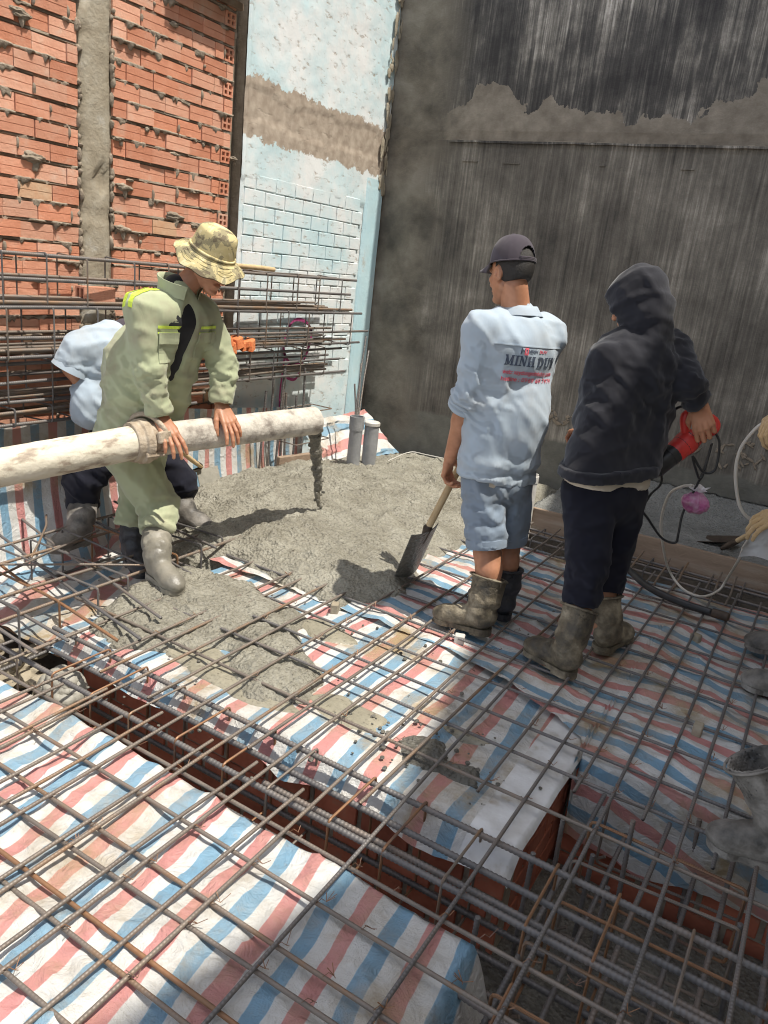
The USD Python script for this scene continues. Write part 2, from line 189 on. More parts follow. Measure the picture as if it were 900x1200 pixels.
# old painted wall, by height: bare render band, chipped paint
def teal_mat(name, paint, chips=True):
    n = {'g': ('geometry', {}), 'sx': ('separate_xyz', {}), 'n1': ('noise_texture', dict(scale=2.2, detail=8, roughness=0.65)), 'c1': ('rgb_ramp', dict(ramp=[(0.40, (0.75, 0.76, 0.74)), (0.60, paint), (0.7, tuple(c * 0.94 for c in paint))])),
         'mp': ('mapping', dict(scale=(1, 1.2, 3.0))), 'n2': ('noise_texture', dict(scale=8, detail=10, roughness=0.76)), 'd2': ('rgb_ramp', dict(ramp=[(0.565, (0, 0, 0)), (0.60, (0.3, 0.3, 0.3)), (0.66, (0.9, 0.9, 0.9))])),
         'mx': ('mix_color', dict(b=(0.42, 0.34, 0.26))), 'n3': ('noise_texture', dict(scale=9, detail=7, roughness=0.7)), 'zz': ('math', dict(math_type='multiply_add', value2=0.22)), 'zs': ('math', dict(math_type='subtract', value2=2.475)), 'za': ('math', dict(math_type='absolute')), 'zr': ('map_range', dict(from_min=0.165, from_max=0.175, to_min=1, to_max=0)),
         'nb': ('noise_texture', dict(scale=16, detail=5)), 'bc': ('rgb_ramp', dict(ramp=[(0.35, (0.33, 0.265, 0.205)), (0.65, (0.46, 0.385, 0.305))])), 'mx2': ('mix_color', {}),
         'n5': ('noise_texture', dict(scale=60, detail=6, roughness=0.7)), 'b': ('bump', dict(strength=0.3, distance=0.006)), 'b2': ('bump', dict(strength=0.5, distance=0.006)), 'p': ('principled_bsdf', dict(roughness=0.8, specular_ior_level=0.3))}
    l = [('g.position', 'sx.vector'), ('g.position', 'n1.vector'), ('n1.fac', 'c1.fac'), ('g.position', 'mp.vector'), ('mp.vector', 'n2.vector'), ('n2.fac', 'd2.fac'), ('d2.color', 'mx.fac'), ('c1.color', 'mx.a'),
         ('g.position', 'n3.vector'), ('n3.fac', 'zz.value1'), ('sx.z', 'zz.value3'), ('zz.value', 'zs.value1'), ('zs.value', 'za.value1'), ('za.value', 'zr.value'), ('g.position', 'nb.vector'), ('nb.fac', 'bc.fac'), ('zr.result', 'mx2.fac'), ('mx.result', 'mx2.a'), ('bc.color', 'mx2.b'), ('mx2.result', 'p.base_color'),
         ('g.position', 'n5.vector'), ('n5.fac', 'b.height'), ('d2.color', 'b2.height'), ('b2.normal', 'b.normal'), ('b.normal', 'p.normal')]
    n['b2'][1]['invert'] = True
    return M_(name, n, l)
TEAL = teal_mat('weathered_paint', (0.55, 0.69, 0.71)); TEAL2 = rough_mat('fresh_teal_paint', [(0.35, (0.46, 0.66, 0.71)), (0.62, (0.52, 0.68, 0.71)), (0.72, (0.45, 0.38, 0.3))], 5, 0.75, 0.3, 50)

def dark_wall_mat():
    n = {'g': ('geometry', {}), 'sx': ('separate_xyz', {}), 'mp': ('mapping', dict(scale=(9, 1, 0.55))), 'n1': ('noise_texture', dict(scale=1.6, detail=10, roughness=0.72)), 'mpb': ('mapping', dict(scale=(48, 1, 1.2), rotation=(0, 0.06, 0))), 'n1b': ('noise_texture', dict(scale=1.5, detail=8, roughness=0.7)),
         'av': ('mix_float', dict(fac=0.45)), 'n2': ('noise_texture', dict(scale=1.7, detail=8, roughness=0.68)), 'av2': ('mix_float', dict(fac=0.42)),
         'lo': ('rgb_ramp', dict(ramp=[(0.40, (0.05, 0.044, 0.037)), (0.465, (0.10, 0.088, 0.072)), (0.51, (0.14, 0.125, 0.102)), (0.55, (0.20, 0.178, 0.146)), (0.60, (0.33, 0.30, 0.25))])),
         'hi': ('rgb_ramp', dict(ramp=[(0.42, (0.030, 0.027, 0.025)), (0.485, (0.07, 0.064, 0.057)), (0.525, (0.15, 0.136, 0.115)), (0.56, (0.27, 0.245, 0.21)), (0.60, (0.5, 0.46, 0.40))])),
         # the boundary between the upper and lower renders, a bare tan strip with a ragged top
         'zh': ('map_range', dict(from_min=2.44, from_max=2.47, to_min=0, to_max=1)), 'mx': ('mix_color', {}),
         'mpt': ('mapping', dict(scale=(1.0, 1, 0.8))), 'nt': ('noise_texture', dict(scale=1.9, detail=7, roughness=0.58)), 'zt': ('math', dict(math_type='multiply_add', value2=-1.15)), 'zt1': ('map_range', dict(from_min=2.085, from_max=2.15, to_min=1, to_max=0)), 'zt2': ('map_range', dict(from_min=2.475, from_max=2.48, to_min=0, to_max=1)), 'tf': ('math', dict(math_type='multiply')),
         'nc': ('noise_texture', dict(scale=8, detail=6, roughness=0.65)), 'tan': ('rgb_ramp', dict(ramp=[(0.35, (0.155, 0.13, 0.10)), (0.68, (0.27, 0.235, 0.185))])), 'mx2': ('mix_color', {}),
         # bottom: smoother grey-olive plaster
         'nb': ('noise_texture', dict(scale=3, detail=5)), 'zb': ('math', dict(math_type='multiply_add', value2=0.16)), 'zbr': ('map_range', dict(from_min=0.475, from_max=0.50, to_min=1, to_max=0)), 'olive': ('rgb_ramp', dict(ramp=[(0.35, (0.10, 0.097, 0.08)), (0.65, (0.15, 0.143, 0.12))])), 'mx3': ('mix_color', {}),
         # corner: greyer, blotchy patching
         'nk': ('noise_texture', dict(scale=2.2, detail=8, roughness=0.65)), 'xk': ('math', dict(math_type='multiply_add', value2=0.9)), 'xkr': ('map_range', dict(from_min=-2.62, from_max=-2.45, to_min=0.75, to_max=0)), 'kc': ('rgb_ramp', dict(ramp=[(0.35, (0.075, 0.066, 0.052)), (0.5, (0.15, 0.13, 0.10)), (0.68, (0.25, 0.225, 0.18))])), 'mx4': ('mix_color', {}),
         'n5': ('noise_texture', dict(scale=50, detail=6, roughness=0.7)), 'b': ('bump', dict(strength=0.5, distance=0.01)), 'p': ('principled_bsdf', dict(roughness=0.75, specular_ior_level=0.35))}
    l = [('g.position', 'sx.vector'), ('g.position', 'mp.vector'), ('mp.vector', 'n1.vector'), ('g.position', 'mpb.vector'), ('mpb.vector', 'n1b.vector'), ('n1.fac', 'av.a'), ('n1b.fac', 'av.b'), ('g.position', 'n2.vector'), ('av.result', 'av2.a'), ('n2.fac', 'av2.b'), ('av2.result', 'lo.fac'), ('av2.result', 'hi.fac'),
         ('sx.z', 'zh.value'), ('zh.result', 'mx.fac'), ('lo.color', 'mx.a'), ('hi.color', 'mx.b'),
         ('g.position', 'mpt.vector'), ('mpt.vector', 'nt.vector'), ('nt.fac', 'zt.value1'), ('sx.z', 'zt.value3'), ('zt.value', 'zt1.value'), ('sx.z', 'zt2.value'), ('zt1.result', 'tf.value1'), ('zt2.result', 'tf.value2'), ('g.position', 'nc.vector'), ('nc.fac', 'tan.fac'), ('tf.value', 'mx2.fac'), ('mx.result', 'mx2.a'), ('tan.color', 'mx2.b'),
         ('g.position', 'nb.vector'), ('nb.fac', 'zb.value1'), ('sx.z', 'zb.value3'), ('zb.value', 'zbr.value'), ('zbr.result', 'mx3.fac'), ('nc.fac', 'olive.fac'), ('mx2.result', 'mx3.a'), ('olive.color', 'mx3.b'),
         ('g.position', 'nk.vector'), ('nk.fac', 'xk.value1'), ('sx.x', 'xk.value3'), ('xk.value', 'xkr.value'), ('xkr.result', 'mx4.fac'), ('nk.fac', 'kc.fac'), ('mx3.result', 'mx4.a'), ('kc.color', 'mx4.b'), ('mx4.result', 'p.base_color'),
         ('g.position', 'n5.vector'), ('n5.fac', 'b.height'), ('b.normal', 'p.normal')]
    return M_('stained_render', n, l)
DARKWALL = dark_wall_mat()

# ------------------------------------------------------------------ geometry helpers
def box(lo, hi, bevel=0.0):
    lo, hi = np.minimum(lo, hi), np.maximum(lo, hi)
    if bevel <= 0:
        m = trimesh.creation.box(extents=hi - lo); m.apply_translation((lo + hi) / 2); return m
    return rbox(np.eye(3), (lo + hi) / 2, (hi - lo) / 2, bevel)
def rbox(A, c, half, bevel=0.004):
    "chamfered box: rows of A are its axes"
    half = np.asarray(half, float); b = min(bevel, half.min() * 0.45); pts = []
    for sx in (-1, 1):
        for sy in (-1, 1):
            for sz in (-1, 1):
                s = np.array([sx, sy, sz])
                for k in range(3):
                    q = s * (half - b); q[k] = s[k] * half[k]; pts.append(q)
    m = trimesh.convex.convex_hull(np.array(pts)); m.vertices = np.array(m.vertices) @ np.asarray(A) + c; return m
def cat(ms): return trimesh.util.concatenate([m if isinstance(m, trimesh.Trimesh) else trimesh.Trimesh(m[0], m[1], process=False) for m in ms])
def frame_of(d):
    d = np.asarray(d, float); d = d / np.linalg.norm(d); a = np.array([0, 0, 1.0]) if abs(d[2]) < 0.9 else np.array([1.0, 0, 0])
    x = np.cross(a, d); x /= np.linalg.norm(x); return x, np.cross(d, x), d
def spline(P, n=8, closed=False):
    P = np.asarray(P, float)
    Q = np.vstack([P[-1:], P, P[:2]]) if closed else np.vstack([2 * P[0] - P[1], P, 2 * P[-1] - P[-2]])
    out = []; t = np.linspace(0, 1, n, endpoint=False)[:, None]
    for i in range(1, len(Q) - 2):
        a, b, c, d = Q[i - 1:i + 3]; out.append(0.5 * ((2 * b) + (c - a) * t + (2 * a - 5 * b + 4 * c - d) * t**2 + (3 * b - a - 3 * c + d) * t**3))
    if not closed: out.append(P[-1:])
    return np.vstack(out)
def tube(P, r, sides=6, closed=False, want_uv=False):
    P = np.asarray(P, float); n = len(P); r = np.broadcast_to(np.asarray(r, float), n)
    T = np.gradient(P, axis=0) if not closed else np.roll(P, -1, 0) - np.roll(P, 1, 0)
    T /= np.maximum(np.linalg.norm(T, axis=1, keepdims=True), 1e-9)
    x, y, _ = frame_of(T[0]); V = []; N = [x]
    for i in range(1, n):
        x = N[-1] - T[i] * (N[-1] @ T[i]); N.append(x / np.linalg.norm(x))
    N = np.array(N); B = np.cross(T, N); a = np.arange(sides) / sides * 2 * np.pi
    V = (P[:, None] + r[:, None, None] * (np.cos(a)[None, :, None] * N[:, None] + np.sin(a)[None, :, None] * B[:, None])).reshape(-1, 3)
    L = np.concatenate([[0], np.cumsum(np.linalg.norm(np.diff(P, axis=0), axis=1))]); U = np.repeat(L, sides)
    Fc = []
    m = n if closed else n - 1
    i = np.arange(m)[:, None] * sides; j = np.arange(sides)[None]; jn = (j + 1) % sides; k = ((np.arange(m)[:, None] + 1) % n) * sides
    q = np.stack([i + j, i + jn, k + jn, k + j], -1).reshape(-1, 4)
    f = np.vstack([q[:, [0, 1, 2]], q[:, [0, 2, 3]]])
    if not closed:
        for base, flip in ((0, True), ((n - 1) * sides, False)):
            c = [[base, base + t, base + t + 1] for t in range(1, sides - 1)]; c = np.array(c); f = np.vstack([f, c[:, ::-1] if flip else c])
    m = trimesh.Trimesh(V, f, process=False)
    return (m, np.stack([U, np.zeros_like(U)], 1)) if want_uv else m
def lathe(prof, sides=24, A=None, c=(0, 0, 0)):
    prof = np.asarray(prof, float); a = np.arange(sides) / sides * 2 * np.pi
    V = np.stack([prof[:, None, 0] * np.cos(a), prof[:, None, 0] * np.sin(a), np.repeat(prof[:, 1:2], sides, 1)], -1).reshape(-1, 3)
    i = np.arange(len(prof) - 1)[:, None] * sides; j = np.arange(sides)[None]; jn = (j + 1) % sides
    q = np.stack([i + j, i + jn, i + sides + jn, i + sides + j], -1).reshape(-1, 4)
    if A is not None: V = V @ np.asarray(A)
    return trimesh.Trimesh(V + np.asarray(c), np.vstack([q[:, [0, 1, 2]], q[:, [0, 2, 3]]]), process=False)
def grid_mesh(P):
    "P (n,m,3) points -> mesh"
    n, m = P.shape[:2]; i = np.arange(n - 1)[:, None] * m; j = np.arange(m - 1)[None]
    q = np.stack([i + j, i + m + j, i + m + j + 1, i + j + 1], -1).reshape(-1, 4)
    return P.reshape(-1, 3), np.vstack([q[:, [0, 1, 2]], q[:, [0, 2, 3]]])
def blob(c, rad, seed=0, amp=0.25, sub=2):
    m = trimesh.creation.icosphere(subdivisions=sub, radius=1.0); v = np.array(m.vertices)
    v *= (1 + amp * 2 * (fbm(v * 1.7 + seed * 3.1, 3, seed) - 0.5))[:, None]; m.vertices = v * np.asarray(rad) + np.asarray(c); return m

# ------------------------------------------------------------------ smooth solids: distance fields and surface nets
class Cone:
    def __init__(s, a, b, ra, rb=None, flat=None, cuts=(), k=None, sub=False):
        s.a, s.b, s.ra, s.rb, s.flat, s.cuts, s.k, s.sub = np.asarray(a, float), np.asarray(b, float), ra, ra if rb is None else rb, flat, cuts, k, sub
    def bounds(s, m):
        r = max(s.ra, s.rb) + m; return np.minimum(s.a, s.b) - r, np.maximum(s.a, s.b) + r
    def d(s, p):
        q = p - s.a; ab = s.b - s.a; L = ab @ ab; t = np.clip((q @ ab) / max(L, 1e-12), 0, 1); v = q - t[..., None] * ab
        if s.flat is not None:
            w, fc = s.flat; w = np.asarray(w, float); w = w / np.linalg.norm(w); c = v @ w; v = v + (c * (1 / fc - 1))[..., None] * w
        d = np.linalg.norm(v, axis=-1) - (s.ra + (s.rb - s.ra) * t)
        if s.flat is not None: d = d * (0.5 + 0.5 * min(s.flat[1], 1))
        for (pt, n) in s.cuts: d = np.maximum(d, (p - pt) @ np.asarray(n))
        return d
class Ell:
    def __init__(s, c, rad, A=np.eye(3), cuts=(), k=None, sub=False):
        s.c, s.rad, s.A, s.cuts, s.k, s.sub = np.asarray(c, float), np.asarray(rad, float), np.asarray(A, float), cuts, k, sub
    def bounds(s, m): r = s.rad.max() + m; return s.c - r, s.c + r
    def d(s, p):
        q = (p - s.c) @ s.A.T; k0 = np.linalg.norm(q / s.rad, axis=-1); k1 = np.linalg.norm(q / s.rad**2, axis=-1)
        d = k0 * (k0 - 1) / np.maximum(k1, 1e-9)
        for (pt, n) in s.cuts: d = np.maximum(d, (p - pt) @ np.asarray(n))
        return d
def solid(prims, h=0.01, k=0.02, cuts=(), disp=None):
    m = 3 * k + 4 * h
    lo = np.min([p.bounds(m)[0] for p in prims if not p.sub], 0); hi = np.max([p.bounds(m)[1] for p in prims if not p.sub], 0)
    n = np.ceil((hi - lo) / h).astype(int) + 1; D = np.full(n, 1.0)
    ax = [lo[i] + h * np.arange(n[i]) for i in range(3)]
    for p in prims:
        a, b = p.bounds(m); i0 = np.clip(np.floor((a - lo) / h).astype(int), 0, n - 1); i1 = np.clip(np.ceil((b - lo) / h).astype(int) + 1, 0, n)
        if np.any(i1 <= i0): continue
        sl = tuple(slice(i0[i], i1[i]) for i in range(3)); g = np.stack(np.meshgrid(*[ax[i][sl[i]] for i in range(3)], indexing='ij'), -1)
        d = p.d(g); o = D[sl]; kk = k if p.k is None else p.k
        if p.sub:
            d = -d; hh = np.clip(0.5 - 0.5 * (o - d) / kk, 0, 1) if kk > 0 else None
            D[sl] = np.maximum(o, d) if kk <= 0 else o * (1 - hh) + d * hh + kk * hh * (1 - hh)
        elif kk <= 0: D[sl] = np.minimum(o, d)
        else:
            hh = np.clip(0.5 + 0.5 * (o - d) / kk, 0, 1); D[sl] = o * (1 - hh) + d * hh - kk * hh * (1 - hh)
    if cuts:
        g = np.stack(np.meshgrid(*ax, indexing='ij'), -1)
        for (pt, nn) in cuts: D = np.maximum(D, (g - pt) @ np.asarray(nn))
    if disp is not None:
        near = np.abs(D) < 0.05; ii = np.argwhere(near); pts = lo + ii * h; D[near] -= disp(pts)
    return nets(D, lo, h)
def nets(D, lo, h):
    D[0], D[-1], D[:, 0], D[:, -1], D[:, :, 0], D[:, :, -1] = 1, 1, 1, 1, 1, 1
    s = D < 0; n = np.array(D.shape)
    c = np.zeros(n - 1, int)
    corners = [(i, j, k) for i in (0, 1) for j in (0, 1) for k in (0, 1)]
    sl = lambda i, j, k: (slice(i, n[0] - 1 + i), slice(j, n[1] - 1 + j), slice(k, n[2] - 1 + k))
    for q in corners: c += s[sl(*q)]
    act = (c > 0) & (c < 8); idx = -np.ones(n - 1, int); cells = np.argwhere(act); idx[act] = np.arange(len(cells))
    acc = np.zeros((len(cells), 3)); cnt = np.zeros(len(cells))
    for a in range(3):
        for u in (0, 1):
            for w in (0, 1):
                o0 = [0, 0, 0]; oth = [t for t in range(3) if t != a]; o0[oth[0]], o0[oth[1]] = u, w; o1 = list(o0); o1[a] = 1
                d0 = D[tuple((cells + o0).T)]; d1 = D[tuple((cells + o1).T)]; x = (d0 < 0) != (d1 < 0)
                t = np.where(x, d0 / np.where(x, d0 - d1, 1), 0); p = np.tile(np.array(o0, float), (len(cells), 1)); p[:, a] = t
                acc[x] += p[x]; cnt[x] += 1
    V = lo + h * (cells + acc / np.maximum(cnt, 1)[:, None]); Fs = []
    for a in range(3):
        b, e = (a + 1) % 3, (a + 2) % 3
        s0 = [slice(None)] * 3; s1 = [slice(None)] * 3; s0[a], s1[a] = slice(0, -1), slice(1, None)
        x = s[tuple(s0)] != s[tuple(s1)]; E_ = np.argwhere(x); E_ = E_[(E_[:, b] > 0) & (E_[:, e] > 0)]
        ob, oe = np.eye(3, dtype=int)[b], np.eye(3, dtype=int)[e]
        ids = [idx[tuple((E_ - u * ob - w * oe).T)] for u, w in ((0, 0), (1, 0), (1, 1), (0, 1))]
        q = np.stack(ids, 1); ins = s[tuple(E_.T)]; q[~ins] = q[~ins][:, ::-1]; Fs.append(q)
    q = np.vstack(Fs); q = q[(q >= 0).all(1)]
    f = np.vstack([q[:, [0, 1, 2]], q[:, [0, 2, 3]]])
    return trimesh.Trimesh(V, f, process=False)
def relax(m, it=4, lam=0.5):
    trimesh.smoothing.filter_taubin(m, lamb=lam, nu=-lam - 0.03, iterations=it); return m
def vnorm(m):
    return meshkit.arrays(m, True)[2]
def ridged(p, f, seed=0):
    return 1 - np.abs(2 * noise(np.asarray(p) * f, seed) - 1)
def folded(m, amp=0.006, f=(14, 14, 5), seed=0, extra=None):
    v = np.array(m.vertices); n = vnorm(m)
    w = v + 0.03 * (np.stack([noise(v * 9, seed + 5), noise(v * 9 + 7, seed + 6), noise(v * 9 + 3, seed + 7)], -1) - 0.5)
    r = ridged(w, np.array(f), seed) ** 2 + 0.5 * ridged(w + 1.7, np.array(f) * 2.1, seed + 1) - 0.7
    for q_, (d_, fr, pw, am) in enumerate((((1, 0.1, 0.22), 9, 3, .8), ((0.1, 1, -0.2), 9, 3, .8), ((.65, .35, .65), 11, 4, 1.0), ((.5, -.6, -.6), 11, 4, 1.0), ((0.3, .75, .55), 13, 4, .8), ((-.6, .3, .7), 12, 4, .8))):
        ph = 2 * np.pi * fr * (v @ (np.array(d_) / np.linalg.norm(d_))) + 6.0 * noise(v * 4.5 + q_ * 3.3, seed + 20 + q_); env = np.clip(noise(v * [5, 5, 4] + q_ * 7.7, seed + 30 + q_) - 0.42, 0, 1) * 3.2
        r = r + am * np.clip(0.5 + 0.5 * np.cos(ph), 0, 1) ** pw * env
    r = 0.85 * r - 0.25
    a = amp * r
    if extra is not None: a = a + extra(v)
    m.vertices = v + n * a[:, None]; return m
def ring_folds(a, b, amp, freq, seed=0, rad=0.16, pos=0.5, width=0.35):
    "crosswise creases along the limb a-b, strongest at pos"
    a, b = np.asarray(a, float), np.asarray(b, float); ab = b - a; L = np.linalg.norm(ab); u = ab / L
    def fn(v):
        q = v - a; t = (q @ u) / L; rr = np.linalg.norm(q - np.outer(q @ u, u), axis=1)
        w = np.exp(-((t - pos) / width) ** 2) * np.clip(1.4 - rr / rad, 0, 1) * ((t > -0.2) & (t < 1.2))
        ph = 2 * np.pi * freq * t * L + 5.0 * noise(v * 14, seed) + 3 * noise(v * 40, seed + 1)
        return amp * w * (np.sin(ph) * 0.7 + 0.5 * ridged(v * 25, 1, seed + 3) - 0.3)
    return fn
def wrap_on(m, c, u, v, n, pts, lift=0.003, reach=0.35):
    "lays flat points (k,2) of the plane c,u,v onto the surface of m as seen along n"
    V = np.array(m.vertices); N = vnorm(m); q = V - c; a, b, w = q @ u, q @ v, q @ n
    ok = (N @ n > 0.05) & (np.abs(a) < reach) & (np.abs(b) < reach) & (w > -0.2) & (w < 0.25)
    pts = np.asarray(pts, float); z = griddata(np.stack([a[ok], b[ok]], 1), w[ok], pts, 'linear'); z2 = griddata(np.stack([a[ok], b[ok]], 1), w[ok], pts, 'nearest'); z = np.where(np.isnan(z), z2, z)
    return c + pts[:, :1] * u + pts[:, 1:2] * v + (z + lift)[:, None] * n
def patch_on(m, c, u, v, n, poly, lift=0.003, thick=0.002, step=0.012):
    "a cloth patch (shapely polygon in the plane c,u,v) laid on m"
    poly = poly.buffer(0); x0, y0, x1, y1 = poly.bounds; ms = []
    nx, ny = max(2, int((x1 - x0) / step) + 1), max(2, int((y1 - y0) / step) + 1)
    gxs, gys = np.linspace(x0, x1, nx), np.linspace(y0, y1, ny)
    for i in range(nx - 1):
        for j in range(ny - 1):
            g = sg.box(gxs[i], gys[j], gxs[i + 1], gys[j + 1]).intersection(poly)
            for t in getattr(g, 'geoms', [g]):
                if t.geom_type == 'Polygon' and t.area > 1e-8: ms.append(trimesh.creation.extrude_polygon(t, 1.0, engine='earcut'))
    t = trimesh.util.concatenate(ms); tv = np.array(t.vertices)
    p = wrap_on(m, c, u, v, n, tv[:, :2], lift); p = p + np.outer((tv[:, 2] - 1) * thick, n)
    t.vertices = p; return t

# ------------------------------------------------------------------ the setting
XW, YW = -3.5, 5.63
g = np.stack(list(np.meshgrid(np.linspace(-90, 90, 13), np.linspace(-90, 90, 13), indexing="ij")) + [np.full((13, 13), -0.56)], -1)
struct('ground', grid_mesh(g), EARTH, label='bare earth ground of the building site', cat='ground')
bed = so.unary_union([sg.box(-3.5, -0.6, -0.47, 1.36), sg.box(-2.36, 1.86, -0.53, 4.25), sg.box(-0.6, 2.40, 1.9, 4.25), sg.box(-3.5, 3.25, -1.6, 5.63), sg.box(-2.2, 4.66, 1.9, 5.63)])
earth = [trimesh.creation.extrude_polygon(p, 0.553, engine='earcut') for p in getattr(bed, 'geoms', [bed])]
earth = cat(earth); earth.apply_translation([0, 0, -0.565])
struct('earth_bed', earth, EARTH, label='raised earth beds between the foundation trenches', cat='earth')
lp = np.stack(np.meshgrid(np.linspace(-0.5, 1.6, 60), np.linspace(-0.5, 2.3, 70), indexing='ij'), -1)
P = np.concatenate([lp, (-0.40 + 0.05 * (fbm(np.concatenate([lp, lp[..., :1] * 0], -1) * 5, 4, 3) - 0.5))[..., None]], -1)
struct('lean_concrete', grid_mesh(P), CONC_D, label='dark damp concrete at the bottom of the foundation pit', cat='concrete floor')

# dark stained wall at the back, light relief
nx, nz = 150, 150
gx_, gz_ = np.meshgrid(np.linspace(XW - 0.02, 1.7, nx), np.linspace(-0.5, 6.0, nz), indexing='ij')
p3 = np.stack([gx_, gx_ * 0, gz_], -1)
rel = 0.012 * (fbm(p3 * [1.2, 1, 0.6], 5, 4) - 0.5)
rel -= 0.012 * np.clip((gz_ - 2.47) / 0.02, 0, 1)              # the upper render is set back behind a thin ledge
rel -= 0.05 * np.clip((-2.9 - gx_) / 0.4, 0, 1) * fbm(p3 * 3.5, 5, 9) ** 2
P = np.stack([gx_, YW - rel, gz_], -1)
w = thing('rendered_wall', 'tall dark grey wall with streaked render and a tan band', 'wall')
obj('render', cat([(grid_mesh(P)[0], grid_mesh(P)[1][:, ::-1])]), DARKWALL, w, smooth=True)
obj('wall_core', box([XW - 0.3, YW + 0.10, -0.55], [1.7, YW + 0.25, 6.0]), MORTAR, w)
lx = np.linspace(-2.95, 1.6, 110); le = []
for i in range(len(lx) - 1):
    z0 = 2.475 + 0.006 * (noise([lx[i] * 9, 0, 0], 3) - 0.5); dd = 0.002 + 0.008 * noise([lx[i] * 7, 2, 0], 5)
    le.append(box([lx[i], YW - 0.006 - dd, z0 - 0.012], [lx[i + 1] + 0.0005, YW + 0.02, z0 + 0.008 * noise([lx[i] * 21, 0, 1], 2)]))
    if noise([lx[i] * 9, 5, 0], 8) > 0.72:
        z1 = 2.335 + 0.01 * (noise([lx[i] * 5, 0, 4], 3) - 0.5); le.append(box([lx[i], YW - 0.004 - dd * 0.6, z1 - 0.006], [lx[i + 1] + 0.0005, YW + 0.02, z1 + 0.004]))
obj('ledge', cat(le), DARKWALL, w)
# rough splashes of mortar along the foot of the dark wall
sp = []
for i in range(110):
    x = rng.uniform(-2.2, 0.6); z = 0.56 + rng.normal(0, 0.075); L = rng.uniform(0.02, 0.07); a = rng.uniform(0.2, 1.2) * rng.choice([-1, 1])
    m = blob([0, 0, 0], [L * 0.5, 0.004, rng.uniform(0.005, 0.013)], i, 0.8, 2); ca, sa = math.cos(a), math.sin(a); v = np.array(m.vertices)
    m.vertices = np.stack([v[:, 0] * ca - v[:, 2] * sa, v[:, 1], v[:, 0] * sa + v[:, 2] * ca], 1) + [x, YW - 0.004, z]; sp.append(m)
obj('mortar_splash', cat(sp), MORTAR, w, smooth=True, kind='stuff')

# brick wall on the left: every brick a part
bw = thing('brick_wall', 'orange hollow brick wall with rough mortar and a concrete pillar', 'wall', (XW, 2.9, 0))
obj('mortar_bed', box([XW - 0.16, 1.2, -0.5], [XW - 0.012, 3.86, 3.75]), MORTAR, bw)
PY0, PY1 = 2.758, 2.957
pg = np.stack(np.meshgrid(np.linspace(PY0, PY1, 10), np.linspace(0.1, 3.7, 120), indexing='ij'), -1)
def pillar_mesh():
    y, z = pg[..., 0], pg[..., 1]; q = np.stack([y * 0, y, z], -1)
    e = np.minimum(np.abs(y - PY0), np.abs(y - PY1)); d = 0.012 * (fbm(q * 7, 5, 2) - 0.5) - 0.02 * (e < 0.005) - 0.02 * (e < 0.012) * ridged(q, 11, 4) ** 3
    d -= 0.016 * (noise(q * [1, 9, 5], 12) > 0.82); d -= 0.012 * np.exp(-((z - 1.62) / 0.012) ** 2) + 0.01 * np.exp(-((z - 2.44 - 0.05 * (noise(q * 8, 3) - 0.5)) / 0.01) ** 2)
    front = np.stack([XW + 0.006 + d, y, z], -1); V, Fq = grid_mesh(front)
    return cat([(V, Fq), box([XW - 0.1, PY0 + 0.004, 0.1], [XW - 0.016, PY1 - 0.004, 3.7])])
obj('pillar', pillar_mesh(), PILLAR, bw, smooth=True)
CH = 0.0905
def brick_mesh(y0, y1, z0, z1, x0, proud):
    "stretcher with a drag groove along its middle"
    X = x0 + proud; zm = (z0 + z1) / 2; prof = [(x0 - 0.07, z0), (X, z0), (X, zm - 0.002), (X - 0.0035, zm), (X, zm + 0.002), (X, z1), (x0 - 0.07, z1)]
    n = len(prof); V = [(a, y0, b) for a, b in prof] + [(a, y1, b) for a, b in prof]; f = []
    for i in range(n): j = (i + 1) % n; f += [(i, j, n + j), (i, n + j, n + i)]
    for i in (1, 2, 4, 5): pass
    for tri in ((0, 2, 1), (0, 3, 2), (0, 6, 3), (6, 4, 3), (6, 5, 4)): f.append(tri); f.append(tuple(n + t for t in tri[::-1]))
    return np.array(V), np.array(f)[:, ::-1]
def header_mesh(y0, y1, z0, z1, x1, depth=0.07):
    "brick end with four square holes: a lattice of walls and a back"
    t = 0.011; ym, zm = (y0 + y1) / 2, (z0 + z1) / 2; b = []
    for a in (y0, ym - t / 2, y1 - t): b.append(box([x1 - depth, a, z0], [x1, a + t, z1]))
    for a in (z0, zm - t / 2, z1 - t):
        for (p, q) in ((y0 + t, ym - t / 2), (ym + t / 2, y1 - t)): b.append(box([x1 - depth, p, a], [x1 - 0.001, q, a + t]))
    b.append(box([x1 - depth - 0.01, y0 + 0.001, z0 + 0.001], [x1 - depth + 0.004, y1 - 0.001, z1 - 0.001])); return cat(b)
lumps = []; nb_ = 0
